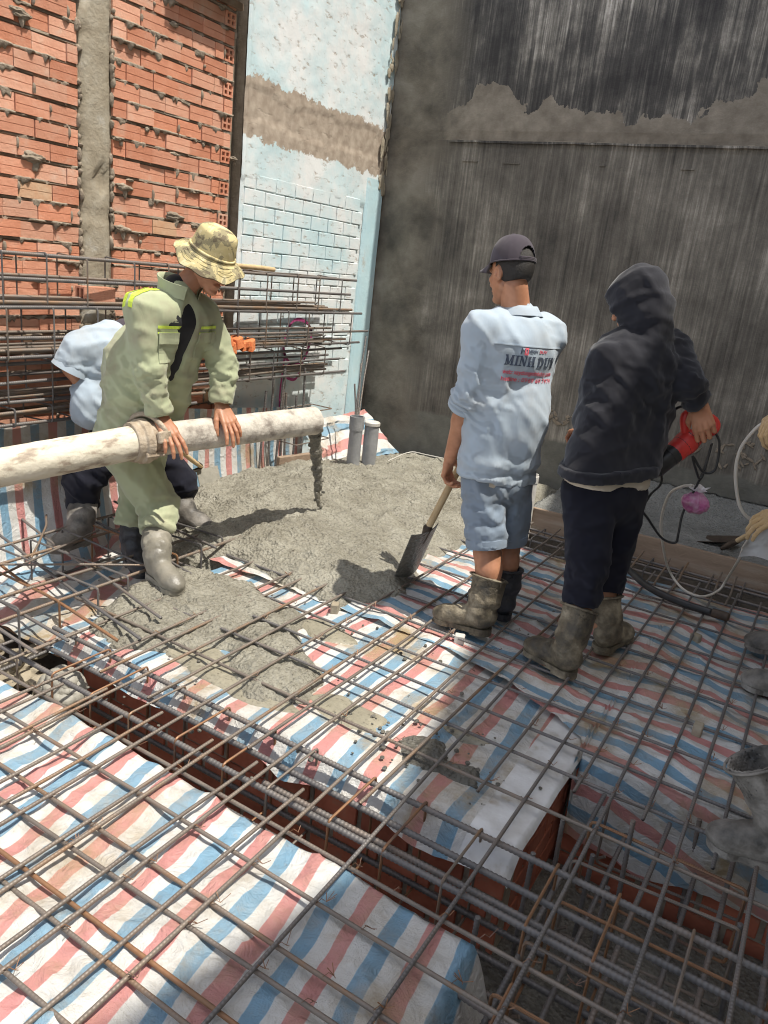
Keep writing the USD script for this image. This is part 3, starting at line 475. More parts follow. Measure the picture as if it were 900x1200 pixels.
for r in range(4, 32):
    z0 = r * CH + 0.02; z1 = z0 + CH - 0.016 - 0.002 * rng.random()
    for (ya, yb, end) in ((2.02, PY0 - 0.004, False), (PY1 + 0.006, 3.842, True)):
        y = ya - (0.095 if r % 2 == (1 if end else 0) else 0) - (0.05 if not end else 0)
        while y < yb - 0.02:
            L = 0.181 + rng.uniform(-0.004, 0.004); y0, y1 = max(y, ya), min(y + L, yb)
            if end and r % 2 == 0 and y + L > yb - 0.085:
                y1 = yb - 0.086
            if y1 - y0 > 0.03 and y1 > 2.05:
                tilt = rng.uniform(-0.003, 0.003); v, f = brick_mesh(y0, y1 - 0.004, z0, z1, XW, rng.uniform(-0.005, 0.006)); v = v.copy(); v[:, 2] += tilt * (v[:, 1] - y0) / L; v[:, 0] += rng.uniform(-0.004, 0.004) * (v[:, 1] - y0) / L
                obj('brick', (v, f), BRICK_PALE if rng.random() < 0.06 else BRICK[rng.integers(0, 3)], bw); nb_ += 1
            if rng.random() < 0.16:
                for _ in range(1):
                    yy_ = rng.uniform(y0, y1); w_ = rng.uniform(0.012, 0.05); hh_ = rng.uniform(0.006, 0.017); lumps.append(blob([XW + 0.003, yy_, z1 + 0.004 - hh_ * 0.5], [rng.uniform(0.005, 0.012), w_ * 0.8, hh_ * 0.8], nb_ * 3 + _, 0.75, 2))
            if rng.random() < 0.2: lumps.append(blob([XW + 0.002, y1 + 0.002, (z0 + z1) / 2 + rng.uniform(-.02, .02)], [0.01, 0.008, rng.uniform(0.01, 0.03)], nb_, 0.4, 1))
            y += L
        if end and r % 2 == 0:
            obj('hollow_brick', header_mesh(yb - 0.082, yb, z0, z1, XW + rng.uniform(-0.002, 0.006)), BRICK[rng.integers(0, 3)], bw)
for (pc, s_) in (((3.03, 1.77), 0.05), ((3.4, 1.665), 0.06), ((3.0, 2.0), 0.03), ((2.45, 2.41), 0.05), ((2.42, 2.6), 0.05), ((2.5, 1.83), 0.06), ((3.87, 2.045), 0.03), ((3.02, 1.56), 0.05)):
    lumps.append(blob([XW + 0.004, pc[0], pc[1]], [0.016, s_, s_ * 0.36], int(s_ * 1000) + int(pc[0] * 50), 0.8, 3)); lumps.append(blob([XW + 0.004, pc[0] + 0.01, pc[1] - s_ * 0.45], [0.010, s_ * 0.30, s_ * 0.6], int(s_ * 999), 0.7, 2))
for i in range(90):
    side = rng.choice([PY0, PY1]); lumps.append(blob([XW + 0.0, side + rng.normal(0, 0.006), rng.uniform(0.6, 3.0)], [rng.uniform(0.008, 0.018), 0.012, rng.uniform(0.01, 0.035)], i, 0.45, 1))
for r in range(4, 32):
    for (ya, yb) in ((2.02, PY0 - 0.002), (PY1 + 0.004, 3.842)):
        ys = np.arange(ya, yb, 0.006); zj = r * CH + 0.02 + CH - 0.005; o = np.stack([ys * 26, ys * 0 + r * 3.7, ys * 0], 1); o2 = np.stack([ys * 75, ys * 0 + r * 5.1, ys * 0], 1); o3 = np.stack([ys * 6, ys * 0 + r * 2.3, ys * 0], 1)
        amt = np.clip(noise(o3, 3) * 0.9 + noise(o, 4) * 0.7 - 0.72, 0, 1); pr_ = -0.006 + 0.040 * amt * (0.6 + 0.8 * noise(o2, 6)); dr = 0.006 + 0.075 * np.clip(noise(o, 4) * 0.6 + noise(o2, 7) * 0.6 - 0.62, 0, 1) * (amt > 0.02)
        sec = np.stack([np.stack([XW - 0.012 + 0 * ys, ys, zj + 0.007 + 0 * ys], 1), np.stack([XW + pr_ * 0.8, ys, zj + 0.005 + 0.004 * (noise(o2, 8) - 0.5)], 1), np.stack([XW + pr_, ys, zj - 0.001 + 0 * ys], 1), np.stack([XW + pr_ * 0.75, ys, zj - dr * 0.6], 1), np.stack([XW - 0.001 + pr_ * 0.25, ys, zj - dr], 1), np.stack([XW - 0.012 + 0 * ys, ys, zj - dr - 0.002], 1)], 0); lumps.append(grid_mesh(sec))
obj('mortar_lump', cat(lumps), MORTAR, bw, smooth=True, kind='stuff')
# roof edge that throws the shade on the topmost bricks
rf = thing('roof_sheet', 'white metal roof sheet edge jutting over the brick wall', 'roof sheet', (XW, 3.7, 2.86))
q = []
for i in range(22):
    y = 3.30 + i * 0.027; q.append([[XW - 0.14, y, 2.895 + 0.008 * (i % 2)], [XW + 0.11, y, 2.875 + 0.008 * (i % 2)]])
obj('sheet', grid_mesh(np.array(q)), WHITEP, rf); obj('batten', box([XW - 0.02, 3.3, 2.835], [XW + 0.03, 3.87, 2.868]), BOARD, rf)

# pale blue old wall beyond it
tw = thing('painted_wall', 'old pale blue painted wall with peeling plaster and bricks showing', 'wall', (XW, 4.8, 0))
obj('recess', box([XW - 0.20, 3.86, -0.3], [XW - 0.10, 3.965, 4.2]), PILLAR, tw)
ty, tz = np.meshgrid(np.linspace(3.955, 5.64, 120), np.linspace(-0.1, 4.2, 220), indexing='ij'); q = np.stack([ty * 0, ty, tz], -1)
rel = 0.008 * (fbm(q * 5, 4, 21) - 0.5) + 0.003 * (fbm(q * 22, 3, 22) - 0.5)
rel += 0.012 * np.exp(-((ty - 3.975) / 0.012) ** 2)
rel -= 0.005 * ((tz < 2.46 + 0.1 * (noise(q * 5, 3) - .5)) & (tz > 2.29 + 0.05 * (noise(q * 7, 4) - .5)))
rel -= 0.008 * (tz < 1.95)
P = np.stack([XW - 0.004 + rel, ty, tz], -1)
obj('plaster', grid_mesh(P), TEAL, tw, smooth=True)
obj('core', box([XW - 0.25, 3.975, -0.3], [XW - 0.03, 5.7, 4.2]), MORTAR, tw)
for r in range(6, 20):
    z0 = 0.12 + r * 0.094; y = 4.0 - (0.1 if r % 2 else 0)
    while y < 5.35:
        L = 0.205; y0, y1 = max(y, 3.99) + rng.uniform(0, .006), min(y + L - 0.012, 5.36)
        if y1 - y0 > 0.04 and rng.random() < 0.985:
            m = rbox(np.eye(3), np.array([XW - 0.008, (y0 + y1) / 2, z0 + 0.042]), np.array([0.0046 + rng.uniform(0, 0.0024), (y1 - y0) / 2 + 0.003, 0.0432 + rng.uniform(-.002, .002)]), 0.0055); obj('painted_brick', m, TEAL, tw)
        y += L
cor = np.stack(np.meshgrid(np.linspace(5.39, 5.615, 14), np.linspace(-0.1, 2.16, 90), indexing='ij'), -1); qq = np.concatenate([cor[..., :1] * 0, cor], -1)
obj('smooth_strip', grid_mesh(np.stack([XW + 0.010 + 0.006 * (fbm(qq * 6, 4, 3) - 0.5) - 0.02 * (cor[..., 0] < 5.4), cor[..., 0], cor[..., 1]], -1)), TEAL2, tw, smooth=True)
rag = [blob([XW + 0.012, 5.59 + rng.normal(0, 0.03), rng.uniform(2.1, 3.6)], [0.0045, rng.uniform(.008, .03), rng.uniform(.02, .07)], i, 0.8, 2) for i in range(40)]
obj('corner_mortar', cat(rag), PILLAR, tw, smooth=True, kind='stuff')
def loop_on_wall(c, ry, rz, ph, n=26):
    a = np.linspace(0, 2 * np.pi * 1.03, n) + ph; P = np.stack([np.full(n, XW + 0.011), c[0] + ry * np.cos(a) + 0.012 * np.sin(3 * a), c[1] + rz * np.sin(a) + 0.01 * np.cos(2 * a)], 1); return P
def ribbon(P, wd): 
    P = np.asarray(P); t = np.gradient(P, axis=0); nrm = np.cross(t, [1, 0, 0]); nrm /= np.linalg.norm(nrm, axis=1, keepdims=True) + 1e-9; w = wd * (0.7 + 0.6 * noise(P * 30, 2))[:, None]
    return grid_mesh(np.stack([P - nrm * w, P + nrm * w], 1))
obj('spray_mark', cat([ribbon(loop_on_wall((4.64, 0.93), 0.16, 0.17, 0.3), 0.011), ribbon(loop_on_wall((4.61, 0.72), 0.10, 0.06, 1.3), 0.010), ribbon(spline([[XW + .011, 4.5, .85], [XW + .011, 4.47, .55], [XW + .011, 4.5, .3]], 6), 0.010)]), MAGENTA, tw, label='magenta spray paint loops')

# the neighbouring house on the right (outside the picture) whose shade falls across the site
nh = thing('neighbour_house', 'tall plastered house standing to the right of the site', 'house', (3.6, 2.5, 0))
HHT = 8.0; sh = HHT * SUN[0] / SUN[2]; shy = HHT * SUN[1] / SUN[2]
fp = sg.Polygon([(a + sh, b + shy) for a, b in ((-1.72, -2.0), (-0.76, 1.47), (-1.10, 2.8), (-1.58, 5.1))] + [(0.93, 6.3), (8, 6.3), (8, -2.0)])
hm = trimesh.creation.extrude_polygon(fp, HHT + 0.55, engine='earcut'); hm.apply_translation([0, 0, -0.55])
obj('wall', hm, PILLAR, nh)
pp = trimesh.creation.extrude_polygon(fp.buffer(-0.02).difference(fp.buffer(-0.14)), 0.02, engine='earcut'); pp.apply_translation([0, 0, HHT + 0.001]); obj('coping', pp, MORTAR, nh)

# ------------------------------------------------------------------ tarpaulins
def sheet(xs, ys, zf, uf, fx=None):
    X, Y = np.meshgrid(xs, ys, indexing='ij'); Z = zf(X, Y); P = np.stack([X, Y, Z], -1)
    if fx is not None: P = fx(P)
    v, f = grid_mesh(P); u = uf(X, Y); return (v, f), np.stack([u[0].ravel(), u[1].ravel()], 1)
def n3(X, Y, s, seed): return fbm(np.stack([X * s[0], Y * s[1], X * 0], -1), 4, seed) - 0.5
def wr(X, Y, a=0.010, ang=0.4, s=5, seed=0):
    U = X * math.cos(ang) + Y * math.sin(ang); V = -X * math.sin(ang) + Y * math.cos(ang)
    r = ridged(np.stack([U * s, V * s * 0.35, U * 0], -1), 1, seed) ** 3; r2 = ridged(np.stack([U * s * 2.3, V * s * 0.9, U * 0 + 4], -1), 1, seed + 1) ** 4
    return a * (r + 0.5 * r2)
# near bed
def z1(X, Y):
    d = np.clip(Y - (1.405 + 0.02 * n3(X, Y, (5, 0), 5)), 0, None); e = np.clip(X + 0.405 + 0.03 * n3(Y, X, (4, 0), 8), 0, None)
    return 0.006 + 0.040 * n3(X, Y, (2.6, 2.0), 1) + wr(X, Y, 0.016, 1.2, 4.0, 3) + wr(X, Y, 0.013, 0.4, 6.0, 5) + wr(X, Y, 0.010, 2.0, 8.0, 6) + 0.012 * n3(X, Y, (9, 8), 2) - 3.5 * d ** 1.15 - 3.8 * e ** 1.1
m, uv = sheet(np.linspace(-2.75, -0.33, 200), np.linspace(0.05, 1.46, 130), z1, lambda X, Y: (1.09 * X + 0.14 * (Y - 1.4) + 0.07 * n3(X, Y, (1.7, 1.7), 7) + 0.035 * n3(X, Y, (5, 4), 9) + 8 * 0.19 + 0.05, Y))
t = thing('tarpaulin', 'red, white and blue striped tarpaulin on the nearest bed under the rebar grid', 'tarpaulin'); obj('sheet', m, TARP, t, smooth=True, uv=uv)
# middle bed, stripes running away from the viewer
def z2(X, Y):
    d = np.clip(1.80 + 0.02 * n3(X, Y, (5, 0), 6) - Y, 0, None); return 0.006 + 0.020 * n3(X, Y, (2.2, 1.6), 11) + wr(X, Y, 0.008, 1.3, 5, 13) - (0.7 + 1.3 * fbm(np.stack([X * 4, X * 0, X * 0], -1), 3, 4)) * d
m, uv = sheet(np.linspace(-2.42, -0.60, 170), np.linspace(1.735, 2.90, 100), z2, lambda X, Y: (X + 0.03 * (Y - 1.8) + 0.04 * n3(X, Y, (1.8, 1.8), 17) + 0.03 * n3(X, Y, (5, 4), 19) + 0.075 + 20 * 0.19, Y))
t = thing('tarpaulin', 'striped tarpaulin on the middle bed half buried under spilled concrete, stripes running lengthwise', 'tarpaulin'); obj('sheet', m, TARP2, t, smooth=True, uv=uv)
def z2b(X, Y): return z2(X, Y) * 0.7 + 0.006 - 1.5 * np.clip(X + 0.455 + 0.02 * n3(Y, X, (6, 0), 3), 0, None)
m, uv = sheet(np.linspace(-0.605, -0.445, 22), np.linspace(1.72, 2.60, 80), z2b, lambda X, Y: (X, Y)); obj('white_selvage', m, WHITE_SHEET, t, smooth=True, label='plain white edge of the sheet')
# far right bed, stripes crosswise and wavy
def y0f(x): return np.interp(x, [-2.6, -1.15, -0.62, -0.47, -0.44, 1.6], [2.72, 2.72, 2.52, 2.45, 2.18, 2.16]) - 0.05 * (x > -0.45) * noise(np.stack([np.asarray(x) * 5, np.asarray(x) * 0, np.asarray(x) * 0], -1), 3)
U_, V_ = np.meshgrid(np.linspace(-2.55, 1.2, 280), np.linspace(0, 1, 170), indexing='ij')
Y_ = y0f(U_) + (4.30 - y0f(U_)) * V_
drop = np.where(U_ > -0.45, np.clip(2.332 + 0.015 * n3(U_, U_ * 0, (5, 0), 4) - Y_, 0, None), 0)
Z_ = 0.013 + 0.024 * n3(U_, Y_, (3, 3), 31) + wr(U_, Y_, 0.018, 1.45, 5.5, 33) + wr(U_, Y_, 0.010, 0.3, 7, 35) - drop * (1.4 + 0.3 * n3(U_, Y_, (6, 2), 3)) * 1.25 - np.clip(Y_ - 4.22, 0, None) * 2.5
Yp = Y_ + drop * 0.9
u = Y_ - drop * 0.9 + 0.05 * n3(U_, Y_, (2.2, 2.2), 36) + 0.045 * np.sin(U_ * 5.2 + 2 * n3(U_, Y_, (1, 1), 5) * 4) * np.clip((U_ + 1.2) / 0.8, 0.15, 1) + 0.10 * (U_ + 0.5) + 3.8
m = grid_mesh(np.stack([U_, Yp, Z_], -1)); uv = np.stack([u.ravel(), U_.ravel()], 1)
t = thing('tarpaulin', 'crumpled striped tarpaulin with wavy crosswise stripes below the two standing men', 'tarpaulin'); obj('sheet', m, TARP2, t, smooth=True, uv=uv)
# hung along the brick wall
Yv, Zv = np.meshgrid(np.linspace(1.3, 4.62, 260), np.linspace(0, 1, 50), indexing='ij')
top = 0.585 + 0.035 * n3(Yv, Yv * 0, (2.2, 0), 3) - np.clip(Yv - 3.3, 0, None) * 0.10; zz_ = top * Zv - 0.22 * (1 - Zv)
bul = 0.05 * n3(Yv, Zv, (7, 0.7), 41) + 0.035 * ridged(np.stack([Yv * 6, Zv * 0.5, Yv * 0], -1), 1, 4) ** 2
X_ = -3.40 + bul * (0.35 + 0.9 * (1 - Zv)) + 0.16 * (1 - Zv) ** 3
m = grid_mesh(np.stack([X_, Yv, zz_], -1)); uv = np.stack([(Yv + 0.05 * n3(Yv, Zv, (3, 2), 5) + 0.02 * (1 - Zv)).ravel() + 1.0, zz_.ravel()], 1)
t = thing('tarpaulin', 'striped tarpaulin hanging upright along the foot of the brick wall', 'tarpaulin'); obj('sheet', m, TARP2, t, smooth=True, uv=uv)
lb = []
# bunched in the far corner
Yv, Zv = np.meshgrid(np.linspace(4.55, 5.50, 90), np.linspace(0, 1, 50), indexing='ij')
zz_ = 0.06 + 0.30 * Zv + 0.03 * n3(Yv, Zv, (4, 1), 3); X_ = -3.05 - 0.33 * Zv ** 0.8 + 0.10 * n3(Yv, Zv, (6, 3), 47) + 0.03 * ridged(np.stack([Yv * 3, Zv * 5, Yv * 0], -1), 1, 6)
m = grid_mesh(np.stack([X_, Yv, zz_], -1)); uv = np.stack([(zz_ * 0.95 + 0.08 * n3(Yv, Zv, (3, 3), 9) + 0.05).ravel() + 1.0, Yv.ravel()], 1)
t = thing('tarpaulin', 'striped tarpaulin bunched in the far corner behind the grey pipe stub', 'tarpaulin'); obj('sheet', m, TARP, t, smooth=True, uv=uv)
# lining the sunken strip on the left
Xv, Yv = np.meshgrid(np.linspace(-3.34, -2.38, 90), np.linspace(1.78, 3.35, 110), indexing='ij')
Z_ = -0.13 + 0.10 * n3(Xv, Yv, (3, 2.4), 51) + wr(Xv, Yv, 0.03, 0.7, 5, 53) + 0.10 * np.clip((Xv + 2.55) / 0.15, 0, 1)
m = grid_mesh(np.stack([Xv, Yv, Z_], -1)); uv = np.stack([(Xv * 0.6 + Yv * 0.25 + 0.08 * n3(Xv, Yv, (3, 3), 8)).ravel() + 4, Yv.ravel()], 1)
t = thing('tarpaulin', 'shaded striped tarpaulin lining the sunken strip below the stirrup cage', 'tarpaulin'); obj('sheet', m, TARP2, t, smooth=True, uv=uv)

# ------------------------------------------------------------------ brick faces of the beds, seen down in the trenches
def low_wall(name_label, p0, p1, n, z0, z1):
    t = thing('foundation_wall', name_label, 'low wall', (*((np.array(p0) + p1) / 2), 0)); d = np.array(p1, float) - p0; L = np.linalg.norm(d); d /= L; A = np.array([[d[0], d[1], 0], [n[0], n[1], 0], [0, 0, 1.0]])
    r = 0; z = z0
    while z < z1 - 0.03:
        s = -0.09 * (r % 2)
        while s < L:
            a, b = max(s, 0), min(s + 0.18, L)
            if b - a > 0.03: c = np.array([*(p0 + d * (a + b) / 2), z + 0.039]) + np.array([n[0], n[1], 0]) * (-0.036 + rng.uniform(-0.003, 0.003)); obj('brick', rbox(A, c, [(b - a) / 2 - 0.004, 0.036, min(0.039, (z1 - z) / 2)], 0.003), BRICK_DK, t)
            s += 0.19
        z += 0.088; r += 1
    mid = (np.array(p0) + p1) / 2; obj('mortar_bed', rbox(A, np.array([*mid, (z0 + z1) / 2]) - np.array([n[0], n[1], 0]) * 0.042, [L / 2 - 0.002, 0.034, (z1 - z0) / 2 - 0.002], 0.002), MORTAR, t)
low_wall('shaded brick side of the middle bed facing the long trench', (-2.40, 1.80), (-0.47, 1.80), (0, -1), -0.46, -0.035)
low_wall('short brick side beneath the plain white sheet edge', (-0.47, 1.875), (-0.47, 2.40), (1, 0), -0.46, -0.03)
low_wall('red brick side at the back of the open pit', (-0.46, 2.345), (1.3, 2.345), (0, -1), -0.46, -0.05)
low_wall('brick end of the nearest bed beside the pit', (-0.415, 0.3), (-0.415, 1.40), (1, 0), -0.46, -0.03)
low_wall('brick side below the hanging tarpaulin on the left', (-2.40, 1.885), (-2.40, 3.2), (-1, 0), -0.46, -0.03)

# ------------------------------------------------------------------ reinforcement
def bar_pts(p, q, sag=0.006, seed=0, n=14):
    p, q = np.asarray(p, float), np.asarray(q, float); t = np.linspace(0, 1, n)[:, None]; P = p + (q - p) * t; o = np.concatenate([t * 3, t * 0 + seed * 1.37, t * 0], 1)
    P[:, 2] += sag * 2 * (noise(o, seed) - 0.5); s = sag * 1.3 * 2 * (noise(o, seed + 50) - 0.5); d = (q - p)[:2] / (np.linalg.norm((q - p)[:2]) + 1e-9); P[:, 0] += -d[1] * s; P[:, 1] += d[0] * s; return P
def rebar(name, P, r, mat, parent, sides=8, **k):
    m, uv = tube(P, r, sides, want_uv=True); return obj(name, m, mat, parent, smooth=True, uv=uv, **k)
def ribbed(P, r, pitch=0.013):
    "a thick bar with real ribs"
    P = np.asarray(P, float); L = np.concatenate([[0], np.cumsum(np.linalg.norm(np.diff(P, axis=0), axis=1))]); n = int(L[-1] / pitch) * 4; s = np.linspace(0, L[-1], n + 1); Q = np.stack([np.interp(s, L, P[:, i]) for i in range(3)], 1)
    rr = r * (0.93 + 0.13 * (np.arange(n + 1) % 4 < 2)); return tube(Q, rr, 8)
mat_ = thing('rebar_grid', 'wide tied grid of steel rebar lying over the beds and trenches', 'rebar grid', (-0.8, 2.4, 0.05))
sd = 0
for y in (0.42, 0.58, 0.725, 0.86, 0.92, 1.035, 1.11, 1.265, 1.412):
    sd += 1; rebar('rebar', bar_pts([-2.9 if y > 1 else -2.6, y + 0.006, 0.046], [1.0, y - 0.006, 0.046], 0.006, sd), 0.0058, RUST if y in (0.92,) else STEEL, mat_)
for y in (1.958, 2.165, 2.345, 2.55, 2.785, 3.02, 3.23, 3.45, 3.715, 3.93, 4.13):
    sd += 1; xa = -2.55 if y < 2.7 else -2.7
    rebar('rebar', bar_pts([xa, y + rng.uniform(-.012, .012), 0.046], [1.0, y - rng.uniform(-.01, .01), 0.046], 0.007, sd), 0.0060, STEEL_D if y > 1.99 else STEEL, mat_)
for x in (-2.28, -2.06, -1.84, -1.565, -1.375, -1.17, -0.958, -0.76, -0.50, -0.286, -0.07, 0.13, 0.33):
    sd += 1; rebar('rebar', bar_pts([x + rng.uniform(-.008, .012), 0.30, 0.058], [x + rng.uniform(-.02, .01) - (0.08 if -1.1 < x < -0.6 else 0), 4.30, 0.058], 0.007, sd, 18), 0.0058, STEEL_D if x > -0.8 else STEEL, mat_)
for x in (-0.63, -0.395, -0.185, -0.335 + .36, 0.23):
    sd += 1; rebar('rebar', bar_pts([x, 2.02 + rng.uniform(-.15, .1), 0.058], [x + rng.uniform(-.02, .01), 4.32, 0.058], 0.007, sd), 0.0058, STEEL_D, mat_)
for x in (-1.96, -1.72, -1.27, -0.86):
    sd += 1; rebar('rebar', bar_pts([x - 0.02, 1.62, 0.058], [x - rng.uniform(0.0, .05), 4.2, 0.058], 0.008, sd), 0.0058, STEEL, mat_)
for x in (-2.0, -1.87, -1.71, -1.63, -1.40, -1.23, -1.04):
    sd += 1; rebar('rebar', bar_pts([x, 0.30, 0.060], [x + 0.004, 1.48 + rng.uniform(0.0, .10), 0.062], 0.004, sd), 0.0055, STEEL, mat_)
ties = []
for i in range(420):
    x = rng.choice([-2.06, -1.565, -1.375, -1.17, -0.958, -0.76, -0.50, -0.286, -0.07, -1.84, -0.63, -0.395, -0.185]); y = rng.choice([0.725, 0.86, 1.035, 1.11, 1.265, 1.412, 1.958, 2.165, 2.345, 2.55, 2.785, 3.02])
    a = rng.uniform(0, 6.28); l_ = rng.uniform(0.012, 0.025); c = np.array([x, y, 0.055]); ties.append(tube(np.array([c + [-.009, -.009, 0], c + [0, 0, 0.011], c + [.009, .009, 0], c + [.009 + l_ * math.cos(a), .009 + l_ * math.sin(a), l_ * 0.8]]), 0.0011, 4))
obj('tie_wire', cat(ties), RUST, mat_, kind='stuff')

def stirrup(parent, c, a, b, la, lb, r=0.0042, mat=None, tilt=0.0, hook=0.05):
    "closed link in the plane of the unit vectors a, b about c, with a bent hook"
    a, b = np.array(a, float), np.array(b, float); a = a + b * tilt; q = [c - a * la - b * lb, c + a * la - b * lb, c + a * la + b * lb, c - a * la + b * lb]; P = []; rc = 0.012
    for i in range(4):
        p0, p1, p2 = q[i - 1], q[i], q[(i + 1) % 4]; u = (p0 - p1) / np.linalg.norm(p0 - p1); w = (p2 - p1) / np.linalg.norm(p2 - p1); P += [p1 + u * rc, p1 + (u + w) * rc * 0.3, p1 + w * rc]
    P = np.array(P + [P[0]]); m = tube(P, r, 6); hk = tube(np.array([P[0], P[0] + (b + a) * hook * 0.5 + np.cross(a, b) * 0.006]), r, 6); obj('stirrup', cat([m, hk]), mat or RUST, parent, smooth=40)
EX, EY, EZ = np.eye(3)
# trench beam cage
tb = thing('beam_cage', 'beam cage of thick ribbed bars and rusty links in the long trench', 'rebar cage', (-0.8, 1.64, -0.1))
for (y, z, xa) in ((1.535, 0.026, -2.42), (1.645, 0.028, -2.40), (1.765, 0.026, -2.42), (1.585, -0.005, -1.2)):
    obj('main_bar', ribbed(bar_pts([xa, y, z], [1.1, y - 0.012, z], 0.004, int(y * 100), 10), 0.0092), STEEL_D, tb, smooth=True)
for (y, z) in ((1.54, -0.25), (1.65, -0.255), (1.76, -0.25), ):
    obj('main_bar', ribbed(bar_pts([-2.42, y, z], [1.1, y, z], 0.006, int(y * 100) + 5, 10), 0.0092), STEEL_D, tb, smooth=True)
for i, x in enumerate(np.arange(-2.3, 1.0, 0.195)):
    stirrup(tb, np.array([x + rng.uniform(-.02, .02), 1.65, -0.115]), EY, EZ, 0.127, 0.155, mat=RUST if i % 3 else STEEL, tilt=rng.uniform(-.03, .03))
# pit: cross beams and starter bars
pc = thing('beam_cage', 'crowded beam cage of ribbed bars crossing the dark pit at the lower right', 'rebar cage', (0.1, 1.2, -0.1))
for (y, z) in ((1.30, -0.02), (1.22, -0.03), (1.135, -0.02), (1.04, -0.05), (1.33, -0.2), (1.2, -0.22), (1.08, -0.22), (0.95, -0.05), (0.88, -0.2)):
    obj('main_bar', ribbed(bar_pts([-0.50, y, z], [1.0, y - 0.02, z], 0.006, int(y * 100), 8), 0.0085), STEEL_D, pc, smooth=True)
for (x, z) in ((-0.335, -0.06), (-0.24, -0.17), (-0.13, -0.06), (-0.02, -0.2), (0.07, -0.07), (0.2, -0.07)):
    obj('main_bar', ribbed(bar_pts([x, 0.5, z], [x, 2.30, z], 0.006, int(abs(x) * 100), 8), 0.0075), STEEL_D, pc, smooth=True)
for i, y in enumerate(np.arange(0.8, 2.3, 0.18)):
    stirrup(pc, np.array([-0.10 + rng.uniform(-.02, .02), y, -0.13]), EX, EZ, 0.22, 0.13, r=0.0048, mat=RUST if i % 2 else STEEL, tilt=rng.uniform(-.06, .06))
for i, x in enumerate((-0.30, -0.08, 0.12, 0.3)):
    stirrup(pc, np.array([x, 1.2, -0.12]), EY, EZ, 0.17, 0.14, r=0.0048, mat=RUST, tilt=rng.uniform(-.06, .06))
st = thing('starter_bars', 'upright ribbed starter bars standing in the pit', 'rebar', (-0.15, 1.95, -0.4))
for (px, py, z, tl) in ((742, 962, 0.07, (0.02, 0)), (695, 1002, -0.02, (0, 0.01)), (780, 900, 0.03, (-0.02, 0.02)), (868, 1083, 0.02, (0.03, 0)), (712, 1040, -0.05, (0, 0)), (660, 960, 0.02, (0.01, 0)), (625, 1000, 0.03, (0, 0)), (820, 960, -0.02, (0.02, 0.02)), (560, 1075, 0.02, (0, 0))):
    p = gz(px, py, z); obj('bar', ribbed(np.array([[p[0] + tl[0], p[1] + tl[1], -0.42], p]), 0.0075, 0.012), STEEL_D, st, smooth=True)
# far trench cage before the form board
fc = thing('beam_cage', 'dark beam cage in the trench before the timber form board', 'rebar cage', (-0.5, 4.44, -0.05))
for (y, z) in ((4.33, 0.03), (4.46, 0.035), (4.56, 0.03), (4.33, -0.18), (4.46, -0.2), (4.57, -0.18)):
    obj('main_bar', ribbed(bar_pts([-1.62, y, z], [1.0, y - 0.03, z], 0.006, int(y * 100), 8), 0.008, 0.016), STEEL_D, fc, smooth=True)
for i, x in enumerate(np.arange(-1.55, 1.0, 0.17)):
    stirrup(fc, np.array([x, 4.45, -0.08]), EY, EZ, 0.13, 0.13, mat=STEEL_D)
for x in (-1.46, -1.28, -1.10, -0.86, -0.76, -0.60, -0.50, -0.31, -0.23, -0.02, 0.05):
    rebar('cross_bar', bar_pts([x, 4.10, 0.058], [x - 0.01, 4.60 + rng.uniform(-.03, .01), 0.066], 0.003, int(abs(x) * 99)), 0.0058, STEEL, fc)
# left sunken strip cage
lc = thing('beam_cage', 'open stirrup cage over the sunken strip at the left edge', 'rebar cage', (-2.75, 2.0, 0.0))
for (x, z) in ((-3.10, 0.11), (-2.93, 0.115), (-2.62, 0.11), (-2.47, 0.10), (-3.08, -0.12), (-2.7, -0.13), (-2.5, -0.12)):
    rebar('main_bar', bar_pts([x + 0.01, 0.9, z], [x - 0.02, 3.25, z], 0.012, int(abs(x) * 100)), 0.0075, STEEL if z > 0 else STEEL_D, lc)
for i, y in enumerate(np.arange(1.15, 3.1, 0.165)):
    stirrup(lc, np.array([-2.79 + rng.uniform(-.03, .03), y, -0.005]), EX, EZ, 0.32 + rng.uniform(-.03, .03), 0.125, r=0.0050, mat=STEEL_D if i % 4 else RUST, tilt=rng.uniform(-.05, .05))
for (p, q) in (((-3.42, 2.30, 0.105), (-2.1, 2.02, 0.085)), ((-3.25, 2.07, 0.115), (-2.05, 1.86, 0.07)), ((-3.1, 1.90, 0.115), (-2.1, 1.80, 0.07)), ((-3.3, 1.72, 0.11), (-2.2, 1.66, 0.08)), ((-3.2, 1.55, 0.12), (-2.2, 1.54, 0.09)), ((-3.35, 2.55, 0.12), (-2.3, 2.42, 0.09)), ((-3.3, 2.80, 0.12), (-2.45, 2.7, 0.1)), ((-3.36, 3.02, 0.11), (-2.6, 2.95, 0.1))):
    rebar('cross_bar', bar_pts(p, q, 0.01, int(p[1] * 100)), 0.0066, RUST if p[1] in (1.90,) else STEEL_D, lc)
for (p, q) in (((-2.9, 2.02, 0.12), (-3.32, 2.40, 0.12)), ((-3.05, 1.7, .13), (-2.45, 2.3, .12)), ((-2.75, 1.5, .12), (-2.95, 2.42, .125))):
    rebar('cross_bar', bar_pts(p, q, 0.01, int(p[1] * 70)), 0.0055, STEEL, lc)
